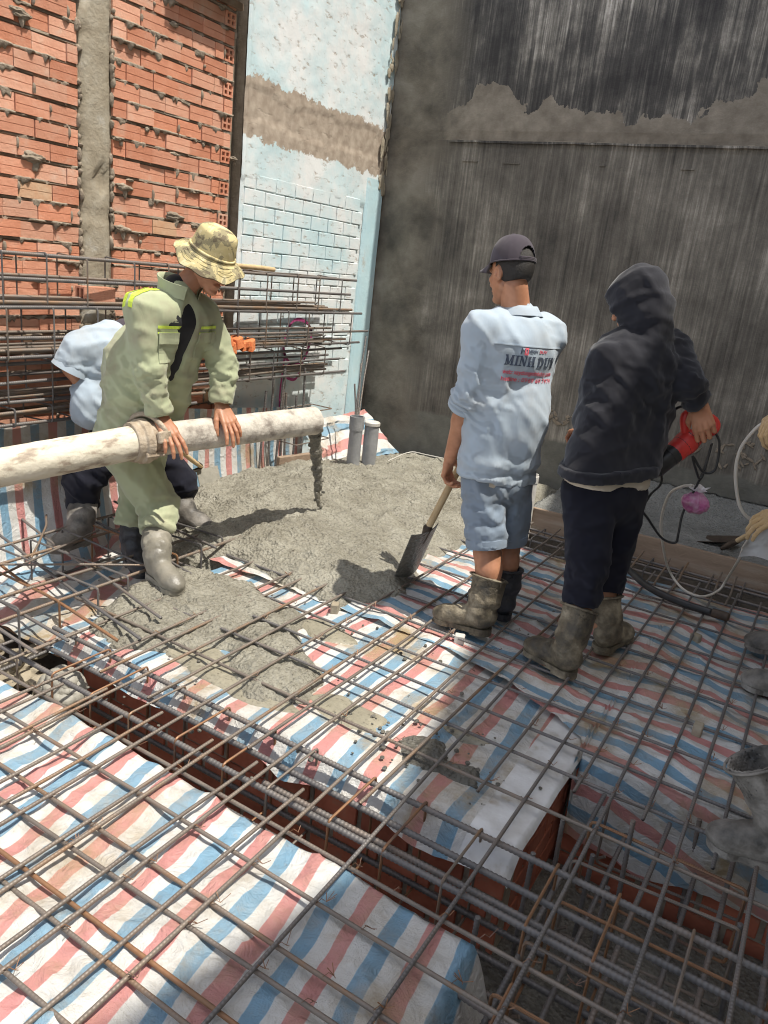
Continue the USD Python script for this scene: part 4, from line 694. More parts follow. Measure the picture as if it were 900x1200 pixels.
# cages stacked against the walls
def wall_cage(label, zs, xa, xb, y0, y1, step, seed, n_extra=0, endlink=True):
    t = thing('column_cage', label, 'rebar cage', ((xa + xb) / 2, (y0 + y1) / 2, np.mean(zs)), 'column cages stacked along the wall'); r_ = np.random.default_rng(seed)
    for z in zs:
        for x in (xa, xb):
            e = y1 + r_.uniform(-0.12, 0.1); rebar('main_bar', bar_pts([x, y0, z + r_.uniform(-.008, .008)], [x + r_.uniform(-.01, .01), e, z + r_.uniform(-.006, .006)], 0.008, seed + int(z * 100) + int(x * 50)), 0.0088, STEEL_D if r_.random() < .8 else STEEL, t)
    for _ in range(n_extra):
        z = zs[-1] + r_.uniform(0.012, 0.03); x = r_.uniform(xa, xb); rebar('main_bar', bar_pts([x, y0, z], [x, y1 - r_.uniform(0, .5), z + r_.uniform(-.02, .02)], 0.008, seed + 7 * _), 0.0075, STEEL, t)
    y = y0 + 0.07
    while y < y1 - 0.05:
        stirrup(t, np.array([(xa + xb) / 2, y, (zs[0] + zs[-1]) / 2]), EX, EZ, (xb - xa) / 2 + 0.012, (zs[0] - zs[-1]) / 2 + 0.012, r=0.0042, mat=STEEL_D if r_.random() < .7 else STEEL, tilt=r_.uniform(-.08, .08)); y += step * r_.uniform(0.8, 1.2)
wall_cage('topmost of the rebar cages stacked along the brick wall', (1.395, 1.295, 1.19), -3.42, -3.22, 1.5, 4.86, 0.27, 101, 4)
wall_cage('second rebar cage from the top of the stack by the wall', (1.165, 1.035, 0.955), -3.43, -3.21, 1.5, 5.05, 0.27, 102, 6)
wall_cage('third rebar cage down in the stack by the brick wall', (0.915, 0.83, 0.745), -3.42, -3.24, 1.5, 4.95, 0.27, 103, 5)
wall_cage('lowest rebar cage of the stack just above the hanging tarpaulin', (0.70, 0.64), -3.42, -3.22, 1.5, 3.35, 0.2, 104, 1)
vb = thing('starter_bars', 'upright column starter bars rising from the fresh concrete by the pale blue wall', 'rebar', (-3.3, 4.5, 0))
for (px, py) in ((303, 545), (314, 543), (328, 540), (334, 540), (342, 538), (352, 536), (322, 542)):
    p = gz(px, py, 0.13); zt = 0.70 + rng.uniform(-.12, .12); rebar('bar', bar_pts([p[0], p[1], -0.05], [p[0] + rng.uniform(-.02, .02), p[1] + rng.uniform(-.02, .02), zt], 0.006, px), 0.008, STEEL_D, vb)
for z in (0.28, 0.5): stirrup(vb, np.array([-3.21, 4.42, z]), EX, EY, 0.09, 0.2, mat=STEEL)

# ------------------------------------------------------------------ fresh concrete
def heap(name, label, poly, hf, step, seed, mat, kind='stuff', ragged=0.05, lump=0.02, edge=0.12, par=None, cut_z=-0.02):
    pl = sg.Polygon(poly); x0, y0, x1, y1 = pl.buffer(0.08).bounds; xs, ys = np.arange(x0, x1, step), np.arange(y0, y1, step); X, Y = np.meshgrid(xs, ys, indexing='ij'); q = np.stack([X, Y, X * 0], -1)
    import shapely
    pts = shapely.points(X.ravel(), Y.ravel()); ins = shapely.contains(pl, pts).reshape(X.shape); d = shapely.distance(pts, pl.exterior).reshape(X.shape) * np.where(ins, 1, -1)
    d = d + ragged * 2 * (fbm(q * 7, 4, seed) - 0.5); e = np.clip(d / edge, 0, 1) ** 0.55
    z = hf(X, Y) * e + lump * (fbm(q * 16, 4, seed + 2) - 0.5) * 2 * np.clip(e, 0, 1) + lump * 1.5 * (np.clip(noise(q * 30, seed + 4) - 0.60, 0, 1) + np.clip(noise(q * 62 + 5, seed + 6) - 0.58, 0, 1) * 0.7) * e - 0.03 * (d <= 0)
    v, f = grid_mesh(np.stack([X, Y, z], -1)); ok = (d > -0.03).ravel(); f = f[ok[f].all(1)]; m = trimesh.Trimesh(v, f, process=False); m.remove_unreferenced_vertices()
    return obj(name, m, mat, smooth=True, label=label, cat='concrete', kind=kind)
hp = [(-3.36, 2.95), (-3.38, 4.55), (-3.15, 5.2), (-2.95, 5.62), (-1.62, 5.62), (-1.60, 4.62), (-1.57, 4.2), (-1.64, 3.45), (-1.52, 3.02), (-1.70, 2.72), (-2.04, 2.74), (-2.40, 2.78), (-2.62, 2.62), (-2.98, 2.86)]
def hh_(X, Y): return 0.105 + 0.11 * np.exp(-(((X + 2.62) / 0.65) ** 2 + ((Y - 3.75) / 0.75) ** 2)) + 0.03 * (fbm(np.stack([X * 2, Y * 2, X * 0], -1), 3, 5) - 0.5) + 0.035 * (ridged(np.stack([X * 4.5 + Y, Y * 3.0, X * 0], -1), 1, 7) ** 3 - 0.3)
heap('wet_concrete', 'large heap of fresh grey concrete spreading below the pump pipe', hp, hh_, 0.0125, 60, CONC, lump=0.024, edge=0.24, ragged=0.06)
pp_ = [(-2.36, 1.84), (-2.52, 2.25), (-2.50, 2.58), (-2.1, 2.62), (-1.74, 2.56), (-1.62, 2.32), (-1.40, 2.20), (-1.34, 1.98), (-1.46, 1.86), (-1.64, 1.93), (-1.80, 2.10), (-1.98, 1.90), (-2.15, 1.83)]
def bars_near(X, Y):
    g_ = 0
    for y in (1.958, 2.165, 2.345, 2.55): g_ = np.maximum(g_, np.exp(-((Y - y) / 0.016) ** 2))
    for x in (-2.28, -2.06, -1.84, -1.565, -1.375, -2.17, -1.96, -1.72, -1.46): g_ = np.maximum(g_, np.exp(-((X - x) / 0.014) ** 2))
    return g_
def ph_(X, Y): return 0.048 + 0.03 * (fbm(np.stack([X * 3, Y * 3, X * 0], -1), 3, 8) - 0.5) + 0.045 * np.exp(-(((X + 2.3) / 0.25) ** 2 + ((Y - 2.38) / 0.22) ** 2)) - 0.02 * bars_near(X, Y) * (fbm(np.stack([X * 5, Y * 5, X * 0], -1), 2, 3) > 0.42)
heap('wet_concrete', 'spilled fresh concrete under the rebar in front of the rubber boot', pp_, ph_, 0.0105, 70, CONC, lump=0.016, edge=0.07)
heap('wet_concrete', 'small dark concrete splat on the striped sheet near the trench', [(-0.98, 2.02), (-0.92, 2.12), (-0.84, 2.13), (-0.80, 2.03), (-0.70, 2.05), (-0.66, 1.96), (-0.78, 1.93), (-0.9, 1.94)], lambda X, Y: 0.022 + 0 * X, 0.008, 75, CONC_D, lump=0.016, edge=0.04, ragged=0.035)
for (lab, c, rx, ry) in (('thin grout puddle on the sheet beside the spilled concrete', (-1.20, 2.04), 0.17, 0.10), ('wet grout film between the bars at the edge of the near spill', (-1.93, 2.0), 0.22, 0.11), ('muddy grout patch near the stirrup tips', (-0.80, 2.20), 0.12, 0.05), ('olive cement slurry running off the far side of the near spill', (-1.62, 2.50), 0.20, 0.10), ('wide wet slurry film between the near spill and the trench edge', (-1.55, 1.93), 0.30, 0.09)):
    a = np.linspace(0, 2 * np.pi, 26)[:-1]; rr = 1 + 0.5 * (noise(np.stack([np.cos(a) * 2, np.sin(a) * 2, a * 0 + c[0]], 1), 4) - 0.5)
    heap('grout_puddle', lab, list(zip(c[0] + rx * rr * np.cos(a), c[1] + ry * rr * np.sin(a))), lambda X, Y: 0.020 + 0.006 * n3(X, Y, (3, 3), 5), 0.012, 80, CONC_S, ragged=0.03, lump=0.002, edge=0.05)
heap('wet_concrete', 'grey poured concrete strip behind the form board below the dark wall', [(-1.58, 4.69), (1.4, 4.69), (1.4, 5.62), (-1.58, 5.62)], lambda X, Y: 0.115 + 0.02 * n3(X, Y, (2, 2), 5) + 0.16 * np.clip((Y - 5.25) / 0.35, 0, 1) ** 2, 0.016, 90, CONC_G, ragged=0.004, lump=0.012, edge=0.01)
fb = thing('form_board', 'timber form board holding back the grey concrete strip', 'board', (-0.1, 4.66, 0))
x = -1.62
for L in (0.36, 1.6, 1.4):
    v = rbox(np.eye(3), [x + L / 2, 4.665 + rng.uniform(-.003, .003), 0.06], [L / 2 - 0.003, 0.013, 0.085], 0.003); obj('plank', v, BOARD, fb); x += L
for x in (-1.0, -0.3, 0.5): obj('stake', rbox(np.eye(3), [x, 4.695, 0.0], [0.02, 0.015, 0.14], 0.003), BOARD, fb)
rb = [blob([rng.uniform(-2.62, -2.42), rng.uniform(1.40, 1.85), -0.40 + abs(rng.normal(0, .10))], rng.uniform(0.02, 0.055, 3), i, 0.5, 1) for i in range(70)] + [blob([rng.uniform(-3.3, -2.5), rng.uniform(1.2, 1.8), -0.25 + rng.normal(0, .05)], rng.uniform(0.02, 0.06, 3), i, 0.5, 1) for i in range(120)]
obj('rubble', cat(rb), PILLAR, label='loose brick rubble and stones under the left cage', cat='rubble', kind='stuff')
cr = []
for i in range(260):
    a, b = ((-0.85, 2.03), 0.16) if i < 70 else (((-1.9, 2.2), 0.55) if i < 170 else ((-1.6, 3.0), 0.45)); x, y = a[0] + rng.normal(0, b), a[1] + rng.normal(0, b * 0.7); s = rng.uniform(0.002, 0.009); cr.append(blob([x, y, 0.02], [s, s * rng.uniform(.7, 1.3), s * 0.7], i, 0.4, 1))
obj('concrete_crumbs', cat(cr), CONC_D, label='scattered crumbs of concrete on the tarpaulins', cat='crumbs', kind='stuff')

# ------------------------------------------------------------------ pump pipe and pouring concrete
def along(a, b, prof, sides=32):
    "lathe about a->b; prof = (radius, distance from a)"
    x, y, d = frame_of(np.asarray(b) - np.asarray(a)); return lathe(prof, sides, np.stack([x, y, d]), a)
def crust(m, amp, s, seed):
    v = np.array(m.vertices); m.vertices = v + vnorm(m) * (amp * (fbm(v * s, 4, seed) - 0.5) * 2)[:, None]; return m
PE = at(369, 493, 3.94); PC = at(166, 517, 3.215); PS = at(0, 548, 2.74); PS = PC + (PS - PC) * 1.6
pd = (PE - PC) / np.linalg.norm(PE - PC)
pipe = thing('pump_pipe', 'cement crusted concrete pump pipe lying across the picture with the hose end pouring', 'pipe', PC)
LE = np.linalg.norm(PE - PC); r0 = 0.072
def dense(prof, n):
    prof = np.array(prof, float); s = np.concatenate([[0], np.cumsum(np.linalg.norm(np.diff(prof, axis=0), axis=1))]); t = np.linspace(0, s[-1], n); return np.stack([np.interp(t, s, prof[:, 0]), np.interp(t, s, prof[:, 1])], 1)
obj('hose_end', crust(along(PC, PE, np.vstack([[(r0, 0.02)], dense([(r0, 0.03), (r0, LE - 0.03)], 90), [(r0 + 0.003, LE - 0.012), (r0 - 0.002, LE), (r0 - 0.016, LE + 0.001), (r0 - 0.019, LE - 0.01), (r0 - 0.02, LE - 0.16), (0.0, LE - 0.17)]]), 36), 0.0022, 26, 3), PIPE2, pipe, smooth=50)
d2 = (PS - PC) / np.linalg.norm(PS - PC); L2 = np.linalg.norm(PS - PC)
obj('steel_tube', crust(along(PC, PS, np.vstack([dense([(r0 + 0.001, 0.01), (r0 + 0.001, L2)], 90), [(0, L2)]]), 36), 0.0016, 30, 4), PIPE, pipe, smooth=50)
cl_ = obj('coupling', crust(along(PC - pd * 0.055, PC + pd * 0.055, dense([(r0, 0.0), (r0 + 0.013, 0.0), (r0 + 0.016, 0.012), (r0 + 0.016, 0.032), (r0 + 0.026, 0.038), (r0 + 0.027, 0.07), (r0 + 0.017, 0.078), (r0 + 0.016, 0.10), (r0, 0.11)], 40), 36), 0.0015, 40, 5), CLAMP, pipe, smooth=40)
x_, y_, d_ = frame_of(pd); tov = CAM - PC; tov -= pd * (tov @ pd); tov /= np.linalg.norm(tov); upv = np.cross(pd, tov); upv = upv if upv[2] > 0 else -upv
def around(ang, rad, off): return PC + pd * off + rad * (tov * math.cos(ang) + upv * math.sin(ang))
lev = np.array([around(a, r0 + 0.032 + 0.012 * math.sin((a - 0.2) * 1.2), -0.03 + 0.10 * (1 - t)) for t, a in ((t, 0.15 + 2.35 * t) for t in np.linspace(0, 1, 18))])
lv = tube(lev, 0.0115, 8); obj('lever', lv, CLAMP, cl_, smooth=True)
obj('hinge', rbox(np.stack([pd, tov, upv]), around(0.05, r0 + 0.028, 0.055), [0.030, 0.014, 0.026], 0.006), CLAMP, cl_); obj('pivot', along(around(2.5, r0 + 0.03, -0.055), around(2.5, r0 + 0.03, 0.01), [(0, 0), (0.016, 0), (0.016, 0.065), (0, 0.065)], 12), CLAMP, cl_, smooth=30)
obj('rib', rbox(np.stack([pd, tov, upv]), around(-0.75, r0 + 0.02, 0.02), [0.045, 0.010, 0.012], 0.004), CLAMP, cl_)
# the falling concrete
HB = gz(372, 588, 0.235); top_ = PE - np.array([0, 0, 0.052]) + pd * 0.01
s_ = np.linspace(0, 1, 15); Pst = np.stack([top_[0] + (HB[0] - top_[0]) * s_ ** 0.8, top_[1] + (HB[1] - top_[1]) * s_ ** 0.8, top_[2] + (HB[2] - 0.02 - top_[2]) * s_], 1)
Pst[:, 0] += 0.02 * (noise(np.stack([s_ * 6, s_ * 0, s_ * 0], 1), 3) - 0.5); pr = [Cone(Pst[i], Pst[i + 1], 0.030 - 0.020 * s_[i] + 0.012 * rng.random(), 0.026 - 0.018 * s_[i]) for i in range(14)]
pr += [Ell(PE - [0, 0, 0.045] + pd * 0.0, [0.052, 0.045, 0.022])] + [Ell(Pst[rng.integers(2, 15)] + rng.normal(0, 0.014, 3), rng.uniform(0.006, 0.016, 3)) for _ in range(34)]
obj('concrete_stream', solid(pr, 0.006, 0.008), CONC_D, smooth=True, label='dark stream of concrete dripping from the mouth of the pump pipe', cat='concrete')

# ------------------------------------------------------------------ tools
def handle(P, r): return tube(spline(P, 6), r, 10)
def plate(o, u, v, w, h, curve=0.0, thick=0.004, taper=0.0, n=9):
    u, v = np.asarray(u, float), np.asarray(v, float); u /= np.linalg.norm(u); v -= u * (v @ u); v /= np.linalg.norm(v); nn = np.cross(u, v); S, T = np.meshgrid(np.linspace(-1, 1, n), np.linspace(0, 1, n), indexing='ij'); wd = w / 2 * (1 - taper * T ** 2)
    A = o + (S * wd)[..., None] * u + (T * h)[..., None] * v + (curve * (S ** 2 - 0.5))[..., None] * nn; B = A + nn * thick; a, fa = grid_mesh(A); b, fb_ = grid_mesh(B); N_ = n
    rim = [i * N_ for i in range(N_)] + [(N_ - 1) * N_ + j for j in range(1, N_)] + [i * N_ + N_ - 1 for i in range(N_ - 2, -1, -1)] + [j for j in range(N_ - 2, 0, -1)]; k = len(rim); off = len(a); ff = []
    for i in range(k): p, q = rim[i], rim[(i + 1) % k]; ff += [(p, q, off + q), (p, off + q, off + p)]
    return np.vstack([a, b]), np.vstack([fa[:, ::-1], fb_ + off, np.array(ff)])
hd0, hd1 = at(534, 556, 3.40), at(502, 618, 3.37)
sv = thing('shovel', 'square shovel with a pale wooden handle held by the man in the cap', 'shovel', hd1)
obj('handle', handle([hd0 + (hd0 - hd1) * 0.9, hd0, hd1], 0.0165), WOOD, sv, smooth=True)
b0 = at(500, 622, 3.34); b1 = gz(482, 672, 0.07); obj('blade', plate(b0, [0.35, 0.75, 0.25], b1 - b0, 0.155, np.linalg.norm(b1 - b0), 0.02), CONC_D, sv, smooth=40); obj('socket', tube(np.array([hd1, (hd1 + b0) / 2 + [0, 0, 0.005], b0 + (b1 - b0) * 0.25]), [0.020, 0.022, 0.012], 10), IRON, sv, smooth=True)
hz = thing('hoe', 'cement covered hoe with a bent iron neck dragging at the concrete behind the pipe', 'hoe', gz(240, 552, 0.2))
q0, q1, q2 = gx(219, 533, -3.10), gx(236, 547, -3.13), gx(213, 558, -3.13)
obj('handle', handle([q0 + (q0 - q1) * 4 + [0, 0, 0.10], q0 + (q0 - q1) * 0.5, q1], 0.014), WOOD, hz, smooth=True); obj('neck', tube(spline([q0 * 0.5 + q1 * 0.5, q1, q1 * 0.45 + q2 * 0.55 - [0, 0, 0.004], q2], 5), 0.012, 8), IRON, hz, smooth=True)
o_ = gx(248, 560, -3.10); obj('blade', plate(o_ - [0, 0.0, 0.07], [0.05, 1, 0.03], [-0.35, 0.0, 1], 0.17, 0.13, 0.004), BLADE, hz, smooth=40)
s2 = thing('shovel', 'shovel with a brown wooden handle resting blade down on the grey concrete strip', 'shovel', gz(840, 643, 0.16))
g0, g1 = gy(905, 612, 4.55), gz(852, 640, 0.17); obj('handle', handle([g0 + (g0 - g1) * 1.2, g0, g1], 0.015), WOOD, s2, smooth=True); obj('blade', plate(gz(866, 634, 0.18), [0.2, 1, 0.05], gz(828, 646, 0.14) - gz(866, 634, 0.18), 0.16, 0.22, 0.02), IRON, s2, smooth=40); obj('socket', tube(np.array([g1 + (g0 - g1) * 0.25, g1, gz(846, 643, 0.16)]), [0.018, 0.02, 0.012], 8), IRON, s2, smooth=True)

# ------------------------------------------------------------------ concrete vibrator with its flex and hoses
vA, vB, vC, vD = at(766, 551, 3.13), at(798, 524, 3.18), at(822, 512, 3.20), at(838, 503, 3.21)
vd = (vB - vA) / np.linalg.norm(vB - vA)
vib = thing('concrete_vibrator', 'red and black electric concrete vibrator held by the hooded man', 'power tool', vB)
def lathe_ab(a, b, prof, sides=24): L = np.linalg.norm(b - a); return along(a, b, [(r, t * L) for r, t in prof], sides)
obj('motor', lathe_ab(vA, vB, [(0, 0), (0.032, 0), (0.040, 0.04), (0.041, 0.55), (0.043, 0.56), (0.043, 0.9), (0.040, 0.98), (0, 1.0)]), BLACKP, vib, smooth=35)
obj('housing', solid([Cone(vB - vd * 0.02, vB + vd * 0.055, 0.047, 0.040), Cone(vB + vd * 0.05, vC, 0.036, 0.024), Ell(vB + vd * 0.03, [0.05, 0.05, 0.05])], 0.006, 0.015), REDP, vib, smooth=True)
hu = at(803, 487, 3.19); hv = at(836, 492, 3.22)
obj('grip', tube(spline([vB + vd * 0.02 + [0, 0, 0.02], hu, (hu + hv) / 2 + [0, 0, 0.012], hv, vD, vC], 6), [0.018] * 31, 12), REDP, vib, smooth=True)
for k in range(4):
    c = vB + vd * (0.005 + 0.014 * k); obj('vent', along(c, c + vd * 0.005, [(0.0475, 0), (0.0485, 0), (0.0485, 0.005), (0.0475, 0.005)], 24), BLACKP, vib)
obj('shaft_neck', lathe_ab(vA - vd * 0.09, vA + vd * 0.005, [(0, 0), (0.018, 0), (0.022, 0.5), (0.034, 0.9), (0.034, 1)]), BLACKP, vib, smooth=35)
def wire(name, label, pts, r, mat, category): return obj(name, tube(spline(pts, 9), r, 8), mat, smooth=True, label=label, cat=category)
A3 = lambda *a: [at(*q) for q in a]
wire('power_cord', 'black flex looping from the vibrator grip down past the trousers of the hooded man', A3((836, 503, 3.2), (843, 520, 3.2), (838, 550, 3.2), (824, 553, 3.2), (812, 535, 3.2), (815, 549, 3.2), (822, 560, 3.22), (834, 520, 3.24), (824, 552, 3.26), (812, 578, 3.27), (800, 602, 3.27), (795, 625, 3.25), (791, 636, 3.25), (775, 630, 3.25), (758, 606, 3.22), (745, 590, 3.2)), 0.0055, BLACKP, 'cord')
wire('power_cord', 'black flex arched between the elbow and hip of the hooded man', A3((806, 478, 3.2), (796, 477, 3.22), (784, 487, 3.24), (773, 512, 3.26), (772, 540, 3.26), (775, 565, 3.26), (762, 580, 3.24), (750, 600, 3.22)), 0.0055, BLACKP, 'cord')
vh = thing('vibrator_hose', 'thick dark poker hose lying across the rebar behind the hooded man', 'hose', gz(790, 700, 0.08))
obj('hose', tube(spline([gz(722, 655, 0.12), gz(737, 668, 0.10), gz(760, 688, 0.088), gz(795, 705, 0.085), gz(835, 718, 0.085)], 9), 0.0185, 10), BLACKP, vh, smooth=True); obj('poker_head', lathe_ab(gz(834, 717.5, 0.085), gz(855, 724, 0.085), [(0, 0), (0.021, 0), (0.023, 0.1), (0.023, 0.9), (0.015, 1), (0, 1)]), IRON, vh, smooth=35)
wire('air_line', 'pale flexible line hanging in loops from the gloved hands at the right edge', A3((902, 492, 3.27), (886, 502, 3.26), (868, 526, 3.25), (862, 555, 3.25), (866, 590, 3.25), (876, 606, 3.25), (890, 610, 3.25), (906, 598, 3.25)), 0.0075, HOSEM, 'hose')
wire('air_line', 'pale flexible line sagging from the lower glove past the pink bag', A3((886, 560 + 50, 3.27), (883, 580 + 44, 3.3), (872, 640, 3.4), (866, 655, 3.45)) + [gz(852, 678, 0.16), gz(842, 692, 0.09), gz(822, 699, 0.085), gz(800, 690, 0.09), gz(784, 668, 0.16)] + A3((777, 640, 3.6), (775, 610, 3.5), (784, 580, 3.4), (800, 570, 3.3), (812, 569, 3.27)), 0.0065, HOSEM, 'hose')
bc_ = at(815, 589, 3.27); bag = thing('plastic_bag', 'knotted pink plastic bag dangling from the black flex', 'bag', bc_)
m = blob(bc_ - [0, 0, 0.0], [0.055, 0.05, 0.046], 5, 0.25, 4); v = np.array(m.vertices); q = v - bc_; r_ = 0.006 * ridged(np.stack([np.arctan2(q[:, 1], q[:, 0]) * 3, q[:, 2] * 10, q[:, 2] * 0], 1), 1, 3); pin = np.clip((q[:, 2] - 0.02) / 0.03, 0, 1); v[:, :2] -= q[:, :2] * (0.75 * pin)[:, None]; v[:, 2] += 0.008 * pin; m.vertices = v + q / np.linalg.norm(q, axis=1)[:, None] * r_[:, None]; obj('sack', m, PINK, bag, smooth=True)
a = np.linspace(0, 2 * np.pi, 41); rr = np.linspace(0, 1, 5)[:, None]; fr = np.stack([bc_[0] + (0.010 + 0.026 * rr) * np.cos(a) * (1 + 0.35 * np.sin(7 * a)), bc_[1] + (0.010 + 0.022 * rr) * np.sin(a) * (1 + 0.3 * np.cos(5 * a)), bc_[2] + 0.048 + 0.022 * rr * (1 + 0.4 * np.sin(4 * a + 1)) + 0 * a], -1); obj('ruffle', grid_mesh(fr), FILM, bag, smooth=True)
wb = gy(896, 634, 3.65); n_ = 16; S, T = np.meshgrid(np.linspace(0, 1, n_), np.linspace(0, 1, n_), indexing='ij'); q = np.stack([S, T, S * 0], -1)
P = np.stack([wb[0] - 0.025 + 0.24 * S - 0.06 * (1 - T) * (1 - S), wb[1] + 0.02 * (fbm(q * 5, 3, 2) - .5) * 2 + 0.02 * np.sin(S * 9), wb[2] + 0.09 - 0.19 * (1 - T) + 0.0 * S + 0.02 * np.sin(S * 4)], -1); obj('cement_sack', cat([grid_mesh(P), (grid_mesh(P + [0, 0.03, 0])[0], grid_mesh(P)[1][:, ::-1])]), WHITE_SHEET, smooth=True, label='pale cloth sack hanging beside the brown shovel handle at the right edge', cat='sack')

# ------------------------------------------------------------------ small things
ps = thing('plastic_post', 'pale upright plastic post at the right end of the concrete heap', 'post', gz(622, 614, 0.0))
pb, pt = np.array([-1.52, 4.62, -0.05]), np.array([-1.53, 4.63, 0.37]); obj('tube', along(pb, pt, [(0.026, 0), (0.026, 0.42), (0.021, 0.42), (0.021, 0.3), (0, 0.3)], 16), WHITEP, ps, smooth=35); obj('collar', along(pt - [0, 0, 0.06], pt - [0, 0, 0.012], [(0.026, 0), (0.031, 0.002), (0.031, 0.046), (0.026, 0.048)], 16), WHITEP, ps, smooth=35)
c = gz(413, 548, 0.12); pv = thing('pvc_pipe', 'grey plastic pipe stub with steel bars standing in it in the far corner', 'pipe', c)
zt = gx(413, 489, c[0])[2]; obj('tube', along(c, np.array([c[0], c[1], zt]), [(0.047, 0), (0.047, zt - c[2] - 0.1), (0.053, zt - c[2] - 0.09), (0.053, zt - c[2]), (0.045, zt - c[2]), (0.045, 0.05), (0, 0.05)], 20), GREYPVC, pv, smooth=35)
for k, (px, py) in enumerate(((428, 393), (424, 425), (431, 410), (417, 450))):
    e_ = at(px, py, float(c @ HH) + 0.05 + 0.3 * (px - 413) / 15); rebar('bar', bar_pts([c[0] + 0.012 * (k - 1.5), c[1] + 0.01 * (k % 2), c[2] + 0.06], e_, 0.008, k), 0.0065, STEEL_D, pv)
c = gz(431, 548, 0.12); zt = gx(432, 492, c[0])[2] - 0.02; pl_ = thing('grey_bucket', 'small grey lidded drum beside the pipe stub in the far corner', 'drum', c)
obj('drum', along(c, np.array([c[0], c[1], zt]), [(0, 0), (0.050, 0), (0.053, (zt - c[2]) * 0.5), (0.051, (zt - c[2]) * 0.97)], 24), GREYPVC, pl_, smooth=35); obj('lid', along(np.array([c[0], c[1], zt - 0.025]), np.array([c[0], c[1], zt]), [(0.051, 0), (0.057, 0.0), (0.057, 0.02), (0.05, 0.026), (0, 0.027)], 24), WHITEP, pl_, smooth=35)
def brick_piece(name_label, c, yaw, half=(0.09, 0.038, 0.038), mat=BRICK[0]):
    t = thing('loose_brick', name_label, 'brick', c); A = np.array([[math.cos(yaw), math.sin(yaw), 0], [-math.sin(yaw), math.cos(yaw), 0], [0, 0, 1]]); h0, h1, h2 = half; k = 0.011; ms = [rbox(A, c + A.T @ np.array([0, s * (h1 - k / 2), 0]), [h0, k / 2, h2], 0.001) for s in (-1, 0.0, 1)] + [rbox(A, c + np.array([0, 0, s * (h2 - k / 2)]), [h0 - 0.001, h1 - 0.001, k / 2], 0.001) for s in (-1, 1)]; obj('shell', cat(ms), mat, t); return t
brick_piece('loose orange brick lying on the topmost rebar cage', gx(112, 345, -3.33) + [0, 0, 0.0], 1.5)
BRICK_FR = rough_mat('brick_fragment_clay', [(0.35, (0.50, 0.13, 0.04)), (0.6, (0.60, 0.20, 0.07)), (0.75, (0.40, 0.10, 0.04))], 25, 0.9, 0.5, 90)
heap_b = [((258, 404), 1.2), ((267, 402), 0.4), ((277, 401), 1.7), ((288, 403), 0.8), ((273, 406), 2.4), ((284, 406), 1.1), ((262, 408), .2), ((293, 404), 2.0)]
for i, (p, yw) in enumerate(heap_b): t = thing('brick_fragment', 'broken orange brick fragment in the little heap on the second rebar cage', 'brick fragment', gx(*p, -3.2), 'brick fragments heaped on the cage'); obj('fragment', rbox(np.array([[math.cos(yw), math.sin(yw), 0.25], [-math.sin(yw), math.cos(yw), 0.1], [-0.2, 0.05 * i - 0.2, 1.0]]), gx(*p, -3.2), rng.uniform(0.014, 0.034, 3), 0.004), BRICK_FR, t)
for (lab, a_, b_, r_) in (('round timber stick on the topmost rebar cage beside the camouflage hat', gx(283, 312, -3.34), gx(321, 316, -3.34), 0.016), ('short timber stick on the rebar cage beyond the brick fragments', gx(317, 403, -3.34), gx(340, 402, -3.34), 0.014)):
    obj('timber_stick', tube(np.array([a_ - (b_ - a_) * .2, a_, (a_ + b_) / 2 + [0, 0, .002], b_]), [r_, r_, r_ * 1.06, r_ * .95], 10), WOOD, smooth=40, label=lab, cat='stick')
for i, (c, lab) in enumerate((((-1.13, 2.80), 'pale concrete spacer block beside the toe of the capped man'), ((-0.29, 3.60), 'small concrete spacer block standing on the stripes near the right edge'), ((-0.14, 2.77), 'grey spacer tile on the wavy stripes above the open pit'), ((-1.58, 3.02), 'spacer block just in front of the square shovel blade'), ((-1.70, 2.68), 'spacer block in the strip between the two spills of concrete'))):
    yw = rng.uniform(0, 3); A = np.array([[math.cos(yw), math.sin(yw), 0], [-math.sin(yw), math.cos(yw), 0], [0, 0, 1]]); obj('spacer_block', rbox(A, [c[0], c[1], 0.035], [0.022, 0.017, 0.026], 0.004), PILLAR if i else WHITEP, label=lab, cat='spacer')
m = blob(gz(74, 806, -0.09), [0.085, 0.06, 0.055], 12, 0.45, 4); v = np.array(m.vertices); m.vertices = v + vnorm(m) * (0.012 * ridged(v, 22, 4) + 0.008 * ridged(v, 47, 5))[:, None]; obj('crumpled_sack', m, BLADE, smooth=True, label='crumpled pale plastic sack stuffed in the long trench', cat='sack')
bp = thing('plank', 'short timber plank at the foot of the corner tarpaulin', 'plank', gz(352, 536, .16)); obj('board', rbox(np.array([[0.35, 0.93, 0.05], [-.93, .35, 0], [0, 0, 1.0]]), gz(350, 538, .17), [0.17, 0.02, 0.035], 0.003), BOARD, bp)
obj('string_line', tube(spline([gz(455, 540, 0.14), gz(480, 530, 0.15), gz(500, 533, 0.15), gz(540, 542, 0.15), gz(570, 552, 0.13)], 6), 0.004, 6), WHITEP, smooth=True, label='pale cord lying along the far edge of the concrete heap', cat='cord')

